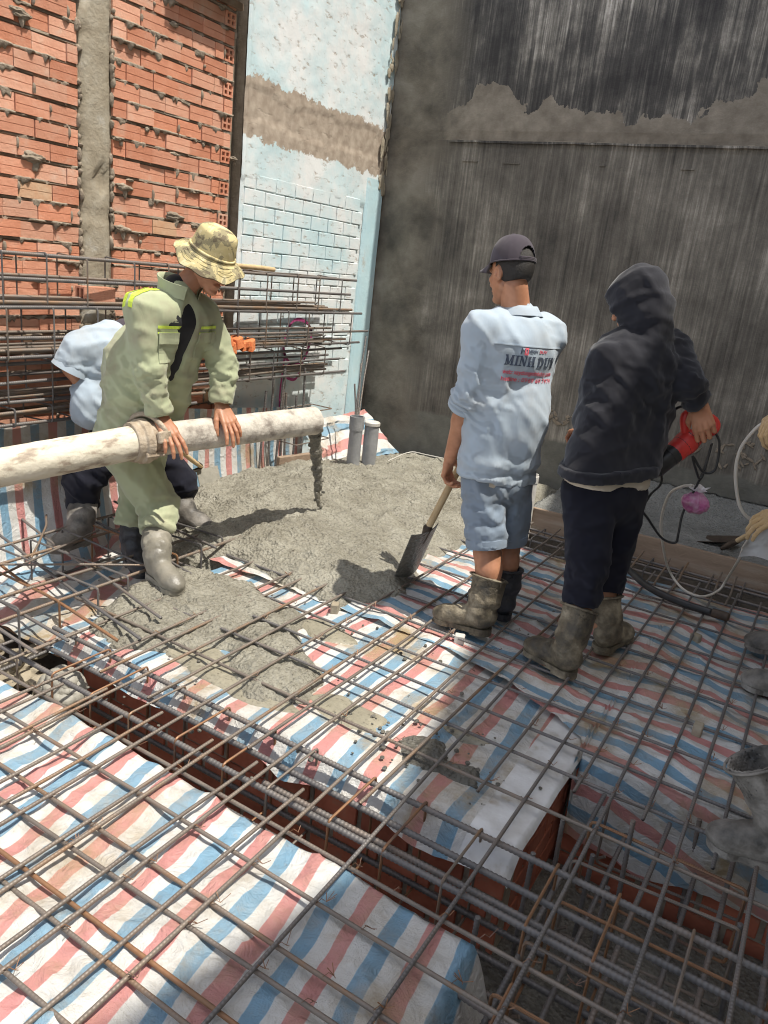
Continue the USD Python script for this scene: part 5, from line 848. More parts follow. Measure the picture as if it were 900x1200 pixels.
# ------------------------------------------------------------------ people
from manifold3d import Manifold, Mesh
def unite(ms):
    try:
        out = None
        for m in ms:
            q = Manifold(Mesh(np.asarray(m.vertices, np.float32), np.asarray(m.faces, np.uint32)))
            if q.is_empty(): raise ValueError
            out = q if out is None else out + q
        r = out.to_mesh(); return trimesh.Trimesh(r.vert_properties[:, :3], r.tri_verts, process=False)
    except Exception: return cat(ms)
def unit(v): v = np.asarray(v, float); return v / np.linalg.norm(v)
def rot_about(v, ax, a): ax = unit(ax); v = np.asarray(v, float); return v * math.cos(a) + np.cross(ax, v) * math.sin(a) + ax * (ax @ v) * (1 - math.cos(a))
def head_prims(c, f, u, s=0.94):
    f = unit(f); u = unit(u - f * (u @ f)); l = np.cross(u, f); A = np.stack([l, f, u]); P = lambda a, b, d: c + s * (l * a + f * b + u * d)
    p = [Ell(P(0, -0.012, 0.035), s * np.array([0.074, 0.094, 0.098]), A), Ell(P(0, 0.030, -0.03), s * np.array([0.060, 0.056, 0.080]), A), Cone(P(0, 0.005, -0.055), P(0, 0.058, -0.092), 0.050 * s, 0.024 * s), Cone(P(0.045, 0.0, -0.05), P(0.012, 0.062, -0.09), 0.022 * s, 0.017 * s), Cone(P(-0.045, 0.0, -0.05), P(-0.012, 0.062, -0.09), 0.022 * s, 0.017 * s),
         Cone(P(-0.03, 0.076, 0.028), P(0.03, 0.076, 0.028), 0.014 * s, k=0.012), Cone(P(0, 0.082, 0.015), P(0, 0.106, -0.026), 0.009 * s, 0.013 * s, k=0.008), Ell(P(0.013, 0.094, -0.03), [0.008, 0.009, 0.007], A, k=0.005), Ell(P(-0.013, 0.094, -0.03), [0.008, 0.009, 0.007], A, k=0.005),
         Ell(P(0, 0.086, -0.056), s * np.array([0.024, 0.012, 0.0075]), A, k=0.006), Ell(P(0, 0.083, -0.069), s * np.array([0.021, 0.012, 0.008]), A, k=0.006), Ell(P(0, 0.078, -0.094), s * np.array([0.022, 0.018, 0.017]), A, k=0.01), Ell(P(0.036, 0.062, -0.015), s * np.array([0.022, 0.018, 0.02]), A, k=0.01), Ell(P(-0.036, 0.062, -0.015), s * np.array([0.022, 0.018, 0.02]), A, k=0.01),
         Ell(P(0.031, 0.089, 0.010), s * np.array([0.014, 0.011, 0.010]), A, k=0.006, sub=True), Ell(P(-0.031, 0.089, 0.010), s * np.array([0.014, 0.011, 0.010]), A, k=0.006, sub=True)]
    for sg_ in (1, -1):
        B = np.stack([unit(l * sg_ + f * -0.35), unit(f + l * sg_ * 0.35), u]); p += [Ell(P(sg_ * 0.078, -0.008, -0.002), s * np.array([0.010, 0.021, 0.033]), B, k=0.006), Ell(P(sg_ * 0.087, -0.002, 0.0), s * np.array([0.006, 0.011, 0.018]), B, k=0.004, sub=True)]
    return p, P, A
def hand_prims(w, d, n, t, curl=(0.3, 0.4, 0.3), spread=0.10, thumb=(0.75, 0.35, 0.25), s=1.0):
    "w wrist, d towards the knuckles, n out of the palm, t towards the thumb"
    d = unit(d); n = unit(n - d * (n @ d)); t = unit(t - d * (t @ d) - n * (t @ n)); p = [Cone(w - d * 0.02, w + d * 0.02, 0.026 * s, 0.026 * s, flat=(n, 0.75), k=0.012)]
    offs = (0.030, 0.0105, -0.0095, -0.028); lens = ((0.043, 0.026, 0.021), (0.048, 0.030, 0.022), (0.045, 0.028, 0.021), (0.035, 0.021, 0.018)); ks = (0.087, 0.090, 0.086, 0.078)
    for i in range(4):
        k = w + s * (d * ks[i] + t * offs[i]); p.append(Cone(w + d * 0.015 + t * offs[i] * 0.6 * s, k, 0.0145 * s, 0.0110 * s, k=0.011)); dd = unit(d + t * spread * (1.4 - i) * 0.8); ax = np.cross(dd, n); q = k; a = 0
        for j in range(3):
            a = curl[j] * (1 + 0.10 * (i - 1)); dd = rot_about(dd, ax, a); e = q + dd * lens[i][j] * s; p.append(Cone(q, e, (0.0098, 0.0088, 0.0080)[j] * s * (0.92 if i == 3 else 1), (0.0088, 0.0080, 0.0068)[j] * s * (0.92 if i == 3 else 1), k=0.003)); q = e
    b = w + s * (d * 0.022 + t * 0.022 + n * 0.006); dd = unit(d * thumb[0] + t * (1 - thumb[1]) + n * thumb[2]); q = b
    for j, L in enumerate((0.045, 0.034, 0.026)):
        e = q + dd * L * s; p.append(Cone(q, e, (0.0155, 0.0115, 0.0100)[j] * s, (0.0118, 0.0102, 0.0080)[j] * s, k=0.006 if j == 0 else 0.003)); q = e; dd = rot_about(dd, np.cross(dd, d + n * 0.6), 0.28)
    return p
def torso_prims(Cs, Cp, left, ws, wp, rs, rp, shL, shR, rsh, front=None):
    p = []
    for sg_ in (1, -1): p.append(Cone(Cs + left * sg_ * ws - [0, 0, 0.03], Cp + left * sg_ * wp, rs, rp))
    p.append(Cone(Cs - [0, 0, 0.05], Cp, rs * 1.02, rp * 1.0)); p += [Cone(Cs + left * 0.06, shL, rsh * 1.02, rsh), Cone(Cs - left * 0.06, shR, rsh * 1.02, rsh)]; return p
def boot(parent, heel, toe, top, mat, rt=0.068, rank=0.052, length=0.275, seed=0, wr=0.35, name='boot', label=None):
    heel = np.asarray(heel, float); toe = unit([toe[0], toe[1], 0]); sd_ = np.array([-toe[1], toe[0], 0]); zg = heel[2]; A = np.stack([toe, sd_, EZ]); top = np.asarray(top, float)
    an = heel + toe * 0.062 + EZ * 0.095; ax = unit(top - an); mid = an + (top - an) * 0.45 - toe * 0.008
    p = [Cone(heel + toe * 0.052 + EZ * 0.052, heel + toe * 0.145 + EZ * 0.055, 0.046, 0.044), Cone(heel + toe * 0.14 + EZ * 0.05, heel + toe * (length - 0.075) + EZ * 0.040, 0.046, 0.046), Ell(heel + toe * (length - 0.068) + EZ * 0.036, [0.066, 0.050, 0.038], A), Cone(an, mid, rank + 0.004, rank + 0.006), Cone(mid, top + ax * 0.05, rank + 0.006, rt, cuts=[(top, ax)]),
         Cone(heel + toe * 0.02 + EZ * 0.07, an + EZ * 0.02, 0.036, 0.044), Cone(mid + (top - mid) * 0.55, top + ax * 0.05, rank + 0.006 + (rt - rank - 0.006) * 0.45 - 0.010, rt - 0.007, sub=True, k=0.002)]
    fn = ring_folds(an, top, 0.006, 14, seed, 0.14, 0.25, 0.3)
    def dsp(v): return fn(v) * 1.0 + 0.006 * (fbm(v * 13, 3, seed) - 0.5) * np.clip((v[:, 2] - zg) / 0.05, 0, 1)
    m = solid(p, 0.0072, 0.022, cuts=[(heel + EZ * 0.012, -EZ)]); v = np.array(m.vertices); m.vertices = v + vnorm(m) * dsp(v)[:, None]
    b = obj(name, m, mat, parent, smooth=45, label=label)
    out = sg.LineString([(0.042, 0), (0.13, 0.003), (length - 0.06, 0.0)]).buffer(0.044).union(sg.Point(length - 0.066, 0).buffer(0.054)).buffer(-0.008).buffer(0.008); sl = trimesh.creation.extrude_polygon(out.simplify(0.001), 0.022, engine='earcut'); hl = trimesh.creation.extrude_polygon(out.intersection(sg.box(-1, -1, 0.085, 1)), 0.012, engine='earcut'); hl.apply_translation([0, 0, -0.010]); sl = cat([sl, hl]); v = np.array(sl.vertices); sl.vertices = heel + np.outer(v[:, 0], toe) + np.outer(v[:, 1], sd_) + np.outer(v[:, 2], EZ) + EZ * 0.0
    obj('sole', sl, mat, b); ring = Cone(0, 0, 1) if False else None
    x_, y_, _ = frame_of(ax); a = np.linspace(0, 2 * np.pi, 25)[:-1]; rim = top - ax * 0.008 + (rt - 0.001) * (np.cos(a)[:, None] * x_ + np.sin(a)[:, None] * y_) ; obj('rim', tube(rim, 0.0045, 6, closed=True), mat, b, smooth=True)
    return b
def collar(parent, c, up, f, mat, r=(0.068, 0.074), h=0.045, flare=0.018, open_=0.5, name='collar', fold=False, n=36):
    up = unit(up); f = unit(f - up * (f @ up)); l = np.cross(up, f); a = np.linspace(open_, 2 * np.pi - open_, n); ring = np.cos(a)[:, None] * f * r[1] + np.sin(a)[:, None] * l * r[0]; lay = [c + ring * 0.98 - up * 0.01, c + ring * 0.97 + up * h * 0.55, c + ring * 0.99 + up * h]
    dirv = ring / np.linalg.norm(ring, axis=1, keepdims=True)
    if fold: lay += [c + ring * 1.07 + up * h * 1.03, c + ring * 1.16 + up * h * 0.72, c + ring + dirv * (0.020 + flare) + up * (h * 0.10)[None] if False else c + ring + dirv * (0.020 + flare) + up * h * 0.08, c + ring + dirv * (0.016 + flare) + up * h * 0.05]
    else: lay += [c + ring + dirv * flare + up * h * 1.35, c + ring + dirv * (flare + 0.006) + up * h * 1.34, c + ring + dirv * 0.008 + up * h * 0.6, c + ring + dirv * 0.006 - up * 0.01]
    L = np.stack(lay, 0); L += (0.004 * (noise(L * 25, 3) - 0.5))[..., None] * up; return obj(name, grid_mesh(L), mat, parent, smooth=True)

# ---- 1: man in the camouflage hat leaning on the pipe
g = thing('person', 'man in khaki and a camouflage bucket hat leaning both hands on the pipe', 'person', (-2.5, 2.4, 0))
fG = unit([0.97, -0.05, 0]); lG = np.array([-fG[1], fG[0], 0])            # facing and his left
Cs = at(203, 362, 3.36); Cp = at(156, 512, 3.46); shR, shL = Cs - lG * 0.165 + [-.01, 0, .0], Cs + lG * 0.165 + [.01, 0, -.01]
def pipe_at(px):
    ts = np.linspace(-1, 1.1, 400); Q = PC + np.outer(ts, PE - PC); c_ = (Q - CAM) @ R; return Q[np.argmin(np.abs(CX + F * c_[:, 0] / c_[:, 2] - px))]
sR, sL = float(pipe_at(196) @ HH), float(pipe_at(268) @ HH)
elR, wrR = at(176, 434, sR - 0.08), at(187, 487, sR - 0.055); elL, wrL = at(263, 432, sL - 0.01), at(259, 474, sL - 0.055)
knF, ankF = at(186, 592, 3.44), at(181, 656, 3.27); knB, ankB = at(163, 585, 3.58), at(150, 640, 3.50)
hc = at(246, 309, 3.37); fh = unit([0.86, 0.02, -0.50]); uh = unit([0.5, 0, 0.87]); hp_, HP, HA = head_prims(hc, fh, uh)
neck0 = Cs + [0.02, 0, 0.06]
core = [Cone(neck0, hc - uh * 0.05 - fh * 0.02, 0.058, 0.052)] + torso_prims(Cs, Cp, lG, 0.09, 0.075, 0.085, 0.09, shL, shR, 0.05) + [Cone(shR, elR, 0.046, 0.040), Cone(elR, wrR, 0.040, 0.027), Cone(shL, elL, 0.046, 0.040), Cone(elL, wrL, 0.040, 0.027), Cone(Cp, knF, 0.08, 0.055), Cone(Cp, knB, 0.08, 0.055), Cone(knF, ankF, 0.052, 0.04), Cone(knB, ankB, 0.052, 0.04)]
dR = unit(at(203, 516, sR - 0.105) - wrR); dL = unit(at(271, 498, sL - 0.105) - wrL)
def toward_pipe(p): t = (p - PC) @ pd; return unit(PC + pd * t - p)
hR = hand_prims(wrR, dR, toward_pipe(wrR + dR * 0.08), pd, (0.10, 0.30, 0.25), 0.14, (0.8, 0.5, 0.3), 1.12); hL = hand_prims(wrL, dL, toward_pipe(wrL + dL * 0.08), -pd, (0.12, 0.30, 0.25), 0.14, (0.9, 0.5, 0.3), 1.12)
skinm = unite([solid(core, 0.010, 0.02), solid(hp_, 0.0055, 0.016), solid(hR, 0.0036, 0.004), solid(hL, 0.0036, 0.004)]); obj('body', skinm, SKIN, g, smooth=True)
for sg_ in (1, -1): obj('eye', Ell and blob(HP(sg_ * 0.031, 0.078, 0.010), [0.011, 0.011, 0.011], 1, 0.0, 2), EYEW, g, smooth=True); obj('brow', tube(spline([HP(sg_ * 0.014, 0.094, 0.028), HP(sg_ * 0.032, 0.092, 0.034), HP(sg_ * 0.048, 0.078, 0.028)], 5), 0.0035, 6), HAIR, g)
hair = solid([Ell(HP(0, -0.020, 0.032), 0.94 * np.array([0.079, 0.094, 0.100]), HA, cuts=[(HP(0, 0.02, 0), HA[1]), (HP(0, 0, -0.045), -HA[2])]), Cone(HP(0.074, 0.02, 0.0), HP(0.07, 0.022, 0.04), 0.008), Cone(HP(-0.074, 0.02, 0.0), HP(-0.07, 0.022, 0.04), 0.008)], 0.006, 0.008, disp=lambda v: 0.003 * noise(v * 120, 3)); obj('hair', hair, HAIR, g, smooth=True)
# jacket
sl = [Cone(shR + [0, 0, -0.01], elR, 0.068, 0.060, k=0.03), Cone(elR, wrR + unit(wrR - elR) * 0.02, 0.060, 0.049, cuts=[(wrR - unit(wrR - elR) * 0.012, unit(wrR - elR))], k=0.02), Cone(shL + [0, 0, -0.01], elL, 0.068, 0.060, k=0.03), Cone(elL, wrL, 0.060, 0.048, cuts=[(wrL - unit(wrL - elL) * 0.012, unit(wrL - elL))], k=0.02)]
tp = torso_prims(Cs, Cp + [0.0, 0, -0.04], lG, 0.080, 0.075, 0.106, 0.128, shL, shR, 0.060)
hemz = Cp[2] - 0.035
for c_ in tp: c_.cuts = [(np.array([Cp[0], Cp[1], hemz]), unit([0.12, 0.05, -1]))]
tp += [Ell(Cs * 0.5 + Cp * 0.5 - fG * 0.035 - lG * 0.03, [0.15, 0.17, 0.24], np.eye(3)), Cone(neck0 - [0, 0, 0.05], neck0 + [0, 0, 0.01], 0.085, 0.07)]
fr0, fr1 = neck0 + fG * 0.10 + [0, 0, 0.03], Cp + fG * 0.175 + [0, 0, 0.02]
opn = [Cone(fr0 + fG * 0.02, fr1 + fG * 0.01, 0.040, 0.014, sub=True, k=0.012)]
fold = lambda fs: (lambda v: sum(f(v) for f in fs))
jm = solid(tp + sl + opn, 0.0085, 0.03); jm = folded(jm, 0.0075, (11, 11, 4.2), 11, fold([ring_folds(shR, elR, 0.007, 11, 3, 0.15, 1.0, 0.35), ring_folds(elR, wrR, 0.006, 15, 4, 0.13, 0.4, 0.5), ring_folds(shL, elL, 0.007, 11, 5, 0.15, 0.95, 0.35), ring_folds(elL, wrL, 0.006, 14, 6, 0.13, 0.4, 0.5), ring_folds(shR - lG * .02, Cp - lG * 0.12, 0.006, 7, 9, 0.2, 0.9, 0.25)]))
obj('jacket', jm, KHAKI, g, smooth=True)
obj('undershirt', solid(torso_prims(Cs + fG * 0.015, Cp, lG, 0.075, 0.07, 0.092, 0.105, Cs + lG * 0.1, Cs - lG * 0.1, 0.05) + [Cone(neck0 - [0, 0, 0.05], neck0 + [0, 0, 0.02], 0.075, 0.066)], 0.012, 0.03), BLACKC, g, smooth=True)
collar(g, neck0 + [0.008, 0, 0.015], unit([0.25, 0, 1]), fG, KHAKI, (0.078, 0.085), 0.036, 0.012, 0.45)
# cuffs, placket, pockets with lime strips
for (e, w_) in ((elR, wrR), (elL, wrL)): d_ = unit(w_ - e); obj('cuff', along(w_ - d_ * 0.058, w_ - d_ * 0.006, [(0.049, 0), (0.053, 0.003), (0.054, 0.03), (0.052, 0.050), (0.046, 0.052), (0.044, 0.04)], 20), KHAKI, g, smooth=40)
def chest(a, b, d, w_, h_, mat, name, lift=0.004, thick=0.003):
    c_ = Cs + lG * a + EZ * (-b); n_ = unit(fG + lG * (0.30 if a > 0 else -0.30) + EZ * 0.05); u_ = unit(np.cross(EZ, n_)); v_ = np.cross(n_, u_); return obj(name, patch_on(jm, c_, u_, v_, n_, sg.box(-w_ / 2, -h_ / 2, w_ / 2, h_ / 2), lift, thick), mat, g, smooth=30)
for a in (0.080, -0.070):
    chest(a, 0.155, 0, 0.092, 0.125, KHAKI, 'pocket', 0.004, 0.004); chest(a, 0.115, 0, 0.098, 0.048, KHAKI, 'pocket_flap', 0.009, 0.004); chest(a, 0.070, 0, 0.105, 0.012, LIME, 'reflective_strip', 0.005, 0.002); chest(a, 0.094, 0, 0.105, 0.008, LIME, 'reflective_strip', 0.005, 0.002)
for k in (-0.018, 0.022):
    c_ = shR + lG * 0.03 + fG * k; n_ = unit(EZ - lG * 0.55); obj('reflective_strip', patch_on(jm, c_, unit(fG), unit(np.cross(n_, fG)), n_, sg.box(-0.011, -0.085, 0.011, 0.075), 0.004, 0.002), LIME, g)
# trousers
tr = [Ell(Cp - [0, 0, 0.02], [0.135, 0.165, 0.13]), Cone(Cp - lG * 0.06 - [0, 0, .03], knF, 0.115, 0.090), Cone(knF, ankF + [0, 0, 0.10], 0.088, 0.070, cuts=[(ankF + (knF - ankF) * 0.46, unit(ankF - knF))]), Cone(Cp + lG * 0.06 - [0, 0, .03], knB, 0.115, 0.088), Cone(knB, ankB + [0, 0, .08], 0.086, 0.068, cuts=[(ankB + (knB - ankB) * 0.42, unit(ankB - knB))])]
tm = folded(solid(tr, 0.0085, 0.025), 0.008, (10, 10, 6), 21, fold([ring_folds(Cp, knF, 0.006, 10, 31, 0.2, 1.0, 0.3), ring_folds(knF, ankF, 0.009, 13, 32, 0.17, 0.45, 0.35), ring_folds(knB, ankB, 0.007, 13, 33, 0.17, 0.4, 0.4)])); obj('trousers', tm, KHAKI, g, smooth=True)
hF = gz(177, 672, 0.075); tF = gz(200, 690, 0.075) - hF; boot(g, hF, tF, ankF + (knF - ankF) * 0.64, RUBBER_G, 0.076, 0.056, 0.28, 3, label='cement covered rubber boot')
hB = gz(152, 655, 0.02); boot(g, hB, gz(162, 668, 0.02) - hB, ankB + (knB - ankB) * 0.62, RUBBER_B, 0.074, 0.055, 0.275, 4, label='black rubber boot')
# hat
def bucket_hat(parent, c, f, u, mat, rx=0.098, s=1.0):
    f = unit(f); u = unit(u - f * (u @ f)); l = np.cross(u, f); n = 64; a = np.linspace(0, 2 * np.pi, n + 1)[:-1]
    prof = [(0.0, 0.112), (0.35, 0.112), (0.62, 0.106), (0.80, 0.094), (0.86, 0.088), (0.90, 0.07), (0.95, 0.035), (1.0, 0.0), (1.0, -0.004), (1.2, -0.018), (1.45, -0.036), (1.62, -0.052), (1.63, -0.056), (1.45, -0.043), (1.2, -0.026), (0.985, -0.010), (0.97, 0.0), (0.9, 0.05)]
    P = np.stack([c + u * (z * s + 0) + (r * rx * s) * (np.cos(a)[:, None] * f * 1.12 + np.sin(a)[:, None] * l) + u * ((0.016 * np.sin(2 * a + 0.6) + 0.006 * np.sin(5 * a) + 0.006 * np.sin(9 * a + 1)) * max(0, r - 1.0) / 0.6)[:, None] for r, z in prof], 0); P = np.concatenate([P, P[:, :1]], 1)
    P = P + (0.007 * (fbm(P * 13, 3, 7) - 0.5))[..., None] * np.array(u) + 0.005 * (np.stack([noise(P * 18, 4), noise(P * 18, 5), noise(P * 18, 6)], -1) - 0.5); v, fc = grid_mesh(P); h_ = obj('hat', (v, fc[:, ::-1]), mat, parent, smooth=True)
    band = np.stack([c + u * (0.004 * s) + rx * s * 1.02 * (math.cos(t) * f * 1.12 + math.sin(t) * l) for t in np.linspace(0, 2 * np.pi, 41)[:-1]]); obj('hat_band', tube(band, 0.006, 6, closed=True), mat, h_, smooth=True)
    for k in (-0.008, -0.018, -0.028, -0.036): r = 1.0 + (-k - 0.002) / 0.09 * 1.15; q = np.stack([c + u * (k * s + 0.0028 + 0.016 * math.sin(2 * t + 0.6) * max(0, r - 1) / 0.6) + r * rx * s * (math.cos(t) * f * 1.12 + math.sin(t) * l) for t in np.linspace(0, 2 * np.pi, 41)[:-1]]); obj('stitch_line', tube(q, 0.0012, 4, closed=True), mat, h_)
    return h_
bucket_hat(g, HP(0, -0.015, 0.052), unit(fh * 0.97 + uh * 0.10), uh, CAMO, 0.094, 0.95)

# ---- 2: man in the cap, seen from behind
g = thing('person', 'man in a dark cap, pale blue printed shirt and denim shorts, back turned', 'person', (-1.15, 3.0, 0))
fM = unit([-0.85, 0.50, 0]); lM = np.array([-fM[1], fM[0], 0]); Cs = at(604, 388, 3.22); Cp = at(582, 566, 3.22) + EZ * 0.03; shL, shR = Cs + lM * 0.165, Cs - lM * 0.165
elL, wrL = at(551, 460, 3.16), at(527, 538, 3.30); elR, wrR = shR + fM * 0.08 - EZ * 0.26 - lM * 0.02, shR + fM * 0.30 - EZ * 0.30 + lM * 0.03
hL0, hR0 = Cp + lM * 0.075, Cp - lM * 0.075; knL, ankL = at(571, 648, 3.14), at(577, 712, 3.06); knR, ankR = at(594, 640, 3.30), at(592, 700, 3.23)
hc = at(598, 322, 3.22); fh = unit(fM * 0.95 + lM * 0.12 - EZ * 0.22); uh = unit(EZ + fM * 0.18); hp_, HP, HA = head_prims(hc, fh, uh); neck0 = Cs + [0, 0, 0.055]
core = [Cone(neck0 - EZ * 0.03, hc - uh * 0.05 - fh * 0.025, 0.062, 0.054)] + torso_prims(Cs, Cp, lM, 0.09, 0.07, 0.085, 0.085, shL, shR, 0.05) + [Cone(shL, elL, 0.048, 0.042), Cone(elL, elL * .6 + wrL * .4, 0.043, 0.041), Cone(elL * .6 + wrL * .4, wrL, 0.041, 0.027), Cone(shR, elR, 0.048, 0.042), Cone(elR, wrR, 0.042, 0.028), Cone(hL0, knL, 0.085, 0.058), Cone(hR0, knR, 0.085, 0.058), Cone(knL, knL * .7 + ankL * .3, 0.056, 0.057), Cone(knL * .7 + ankL * .3, ankL * .9 + knL * .1, 0.054, 0.03), Cone(knR, knR * .7 + ankR * .3, 0.056, 0.057), Cone(knR * .7 + ankR * .3, ankR * .9 + knR * .1, 0.054, 0.03)]
d_ = unit(hd0 - wrL + [0, 0, -0.02]); dl = unit(at(521, 566, 3.36) - wrL); hax = unit(hd1 - hd0)
hL = hand_prims(wrL, dl, unit(np.cross(dl, hax)) if np.cross(dl, hax) @ (hd0 - wrL) > 0 else -unit(np.cross(dl, hax)), fM, (0.55, 0.9, 0.7), 0.03, (0.7, 0.3, 0.7)); hR = hand_prims(wrR, unit(lM * 0.4 + fM * 0.9 - EZ * 0.2), -EZ, lM, (0.6, 0.8, 0.7))
skinm = unite([solid(core, 0.009, 0.02), solid(hp_, 0.0055, 0.016), solid(hL, 0.0036, 0.004), solid(hR, 0.0045, 0.004)]); obj('body', skinm, SKIN, g, smooth=True)
hair = solid([Ell(HP(0, -0.022, 0.032), 0.94 * np.array([0.0765, 0.092, 0.099]), HA, cuts=[(HP(0, 0.03, 0), HA[1]), (HP(0, -0.03, -0.040), unit(-HA[2] - HA[1] * 0.2))])], 0.006, 0.008, disp=lambda v: 0.002 * noise(v * 150, 3)); obj('hair', hair, HAIR, g, smooth=True)
sl = [Cone(shL + [0, 0, -0.012], elL, 0.074, 0.068, k=0.035), Cone(elL, elL * 0.72 + wrL * 0.28, 0.068, 0.066, cuts=[(elL * 0.80 + wrL * 0.20, unit(wrL - elL))], k=0.02), Cone(shR + [0, 0, -0.012], elR, 0.080, 0.070, k=0.035), Cone(elR, elR * 0.7 + wrR * 0.3, 0.070, 0.066, cuts=[(elR * 0.75 + wrR * 0.25, unit(wrR - elR))])]
tp = torso_prims(Cs, Cp + [0, 0, -0.06], lM, 0.080, 0.060, 0.110, 0.116, shL, shR, 0.066); hc_ = (Cp + [0, 0, -0.005], unit([0.0, 0, -1] + lM * 0.06))
for c_ in tp: c_.cuts = [hc_]
tp += [Ell(Cs * 0.42 + Cp * 0.58 - fM * 0.03 - lM * 0.03, [0.135, 0.150, 0.24], np.eye(3), cuts=[hc_]), Cone(neck0 - [0, 0, 0.05], neck0, 0.085, 0.07), Ell(Cs - fM * 0.06 - EZ * 0.07, [0.10, 0.15, 0.14], np.stack([fM, lM, EZ]))]
sm = folded(solid(tp + sl, 0.0085, 0.03), 0.0075, (10, 10, 3.6), 41, fold([ring_folds(shL, elL, 0.010, 9, 43, 0.17, 1.0, 0.45), ring_folds(shR, elR, 0.008, 10, 44, 0.17, 1.0, 0.4), ring_folds(elL, wrL, 0.008, 24, 47, 0.14, 0.1, 0.2), ring_folds(Cs, Cp, 0.008, 9, 45, 0.28, 0.98, 0.12), lambda v: 0.014 * np.exp(-((v[:, 2] - Cp[2] - 0.075) / 0.03) ** 2) * noise(v * 9, 4)])); shm = obj('shirt', sm, LIGHTBLUE, g, smooth=True)
def rolled(e, w_, r, mat): d_ = unit(w_ - e); c_ = e * 0.80 + w_ * 0.20; m = along(c_ - d_ * 0.035, c_ + d_ * 0.012, dense([(r - 0.008, 0), (r + 0.004, 0.003), (r + 0.008, 0.012), (r + 0.003, 0.018), (r + 0.009, 0.026), (r + 0.009, 0.040), (r + 0.001, 0.047), (r - 0.012, 0.044)], 30), 28); v = np.array(m.vertices); m.vertices = v + vnorm(m) * (0.008 * (fbm(v * 22, 3, 3) - 0.4))[:, None]; return obj('rolled_cuff', m, mat, g, smooth=True)
rolled(elL, wrL, 0.067, LIGHTBLUE); rolled(elR, wrR, 0.067, LIGHTBLUE)
collar(g, neck0 - EZ * 0.008, unit(EZ + fM * 0.22), fM, LIGHTBLUE, (0.074, 0.078), 0.042, 0.008, 0.35, fold=True)
# print on the back
nB = unit(-fM + lM * 0.38 + EZ * 0.06); uB = unit(np.cross(EZ, nB)); vB_ = np.cross(nB, uB); cB = Cs - fM * 0.05 - EZ * 0.118 - lM * 0.028
yoke = sg.box(-0.165, 0.066, 0.165, 0.070); obj('yoke_seam', patch_on(sm, cB, uB, vB_, nB, yoke, 0.003, 0.003), LIGHTBLUE, g)
def serif_word(txt, hgt):
    T, t, sf = 0.24, 0.11, 0.10; x = 0; out = []; R_ = lambda a, b, c_, d_: sg.box(a, b, c_, d_); Ln = lambda p, q, w_: sg.LineString([p, q]).buffer(w_ / 2, cap_style=2)
    for ch in txt:
        if ch == 'M': g_ = [R_(.12, 0, .12 + t, 1), R_(.88 - T / 2, 0, .88 + T / 2, 1), Ln((.16, 1), (.5, .05), T), Ln((.5, .05), (.86, 1), t), R_(0, 0, .34, sf), R_(.66, 0, 1.1, sf), R_(0, 1 - sf, .3, 1), R_(.76, 1 - sf, 1.1, 1)]; w_ = 1.1
        elif ch == 'I': g_ = [R_(.13, 0, .13 + T, 1), R_(0, 0, .5, sf), R_(0, 1 - sf, .5, 1)]; w_ = .5
        elif ch == 'N': g_ = [R_(.12, 0, .12 + t, 1), R_(.74, 0, .74 + t, 1), Ln((.17, .97), (.78, .05), T), R_(0, 0, .36, sf), R_(0, 1 - sf, .3, 1), R_(.6, 1 - sf, .98, 1)]; w_ = .98
        elif ch == 'H': g_ = [R_(.1, 0, .1 + T, 1), R_(.66, 0, .66 + T, 1), R_(.2, .45, .8, .45 + t)] + [R_(a, b, a + .44, b + sf) for a in (0, .56) for b in (0, 1 - sf)]; w_ = 1.0
        elif ch == 'D': g_ = [R_(.1, 0, .1 + T, 1), R_(0, 0, .5, sf), R_(0, 1 - sf, .5, 1), sg.Point(.42, .5).buffer(.5).difference(sg.Point(.36, .5).buffer(.36)).intersection(R_(.4, 0, 1, 1))]; w_ = .95
        elif ch == 'U': g_ = [R_(.1, .3, .1 + T, 1), R_(.68, .3, .68 + t, 1), sg.Point(.445, .34).buffer(.34).difference(sg.Point(.48, .36).buffer(.22)).intersection(R_(0, 0, 1, .34)), R_(0, 1 - sf, .44, 1), R_(.55, 1 - sf, .9, 1)]; w_ = .9
        elif ch == 'Y': g_ = [R_(.36, 0, .36 + T, .5), Ln((.14, 1), (.48, .42), T), Ln((.84, 1), (.5, .42), t), R_(.24, 0, .72, sf), R_(0, 1 - sf, .36, 1), R_(.64, 1 - sf, .98, 1)]; w_ = .96
        else: g_, w_ = [], .35
        for q in g_: out.append(sg.polygon.Polygon() if q.is_empty else shapely_tr(q, x * hgt, hgt))
        x += w_ + 0.06
    u_ = so.unary_union(out); return u_, (x - 0.06) * hgt
from shapely import affinity
def shapely_tr(q, x, h): return affinity.translate(affinity.scale(q, h, h, origin=(0, 0)), x, 0)
wd, wl = serif_word('MINH DUY', 0.040); wd = affinity.scale(affinity.translate(wd, -wl / 2, -0.01), 0.235 / wl, 1.0, origin=(0, 0)); obj('lettering', patch_on(sm, cB, uB, vB_, nB, wd, 0.0025, 0.001, 0.02), INK, shm, label='MINH DUY in dark serif capitals')
def text_poly_mesh(txt, hgt, width, y, mat, name, x0=None, bold=True):
    t = meshkit.text_mesh(txt, hgt, 1.0, bold=bold); v = np.array(t.vertices); sc = width / (v[:, 0].max() - v[:, 0].min()); v[:, 0] = (v[:, 0] - v[:, 0].min()) * sc + (x0 if x0 is not None else -width / 2); v[:, 1] += y; p = wrap_on(sm, cB, uB, vB_, nB, v[:, :2], 0.0025); t.vertices = p + np.outer((v[:, 2] - 1) * 0.001, nB); return obj(name, t, mat, shm)
text_poly_mesh('web: xaydungminhduy.com', 0.0155, 0.235, -0.044, REDINK, 'web_line'); text_poly_mesh('hotline : 0969 69 7979', 0.0155, 0.235, -0.072, REDINK, 'phone_line')
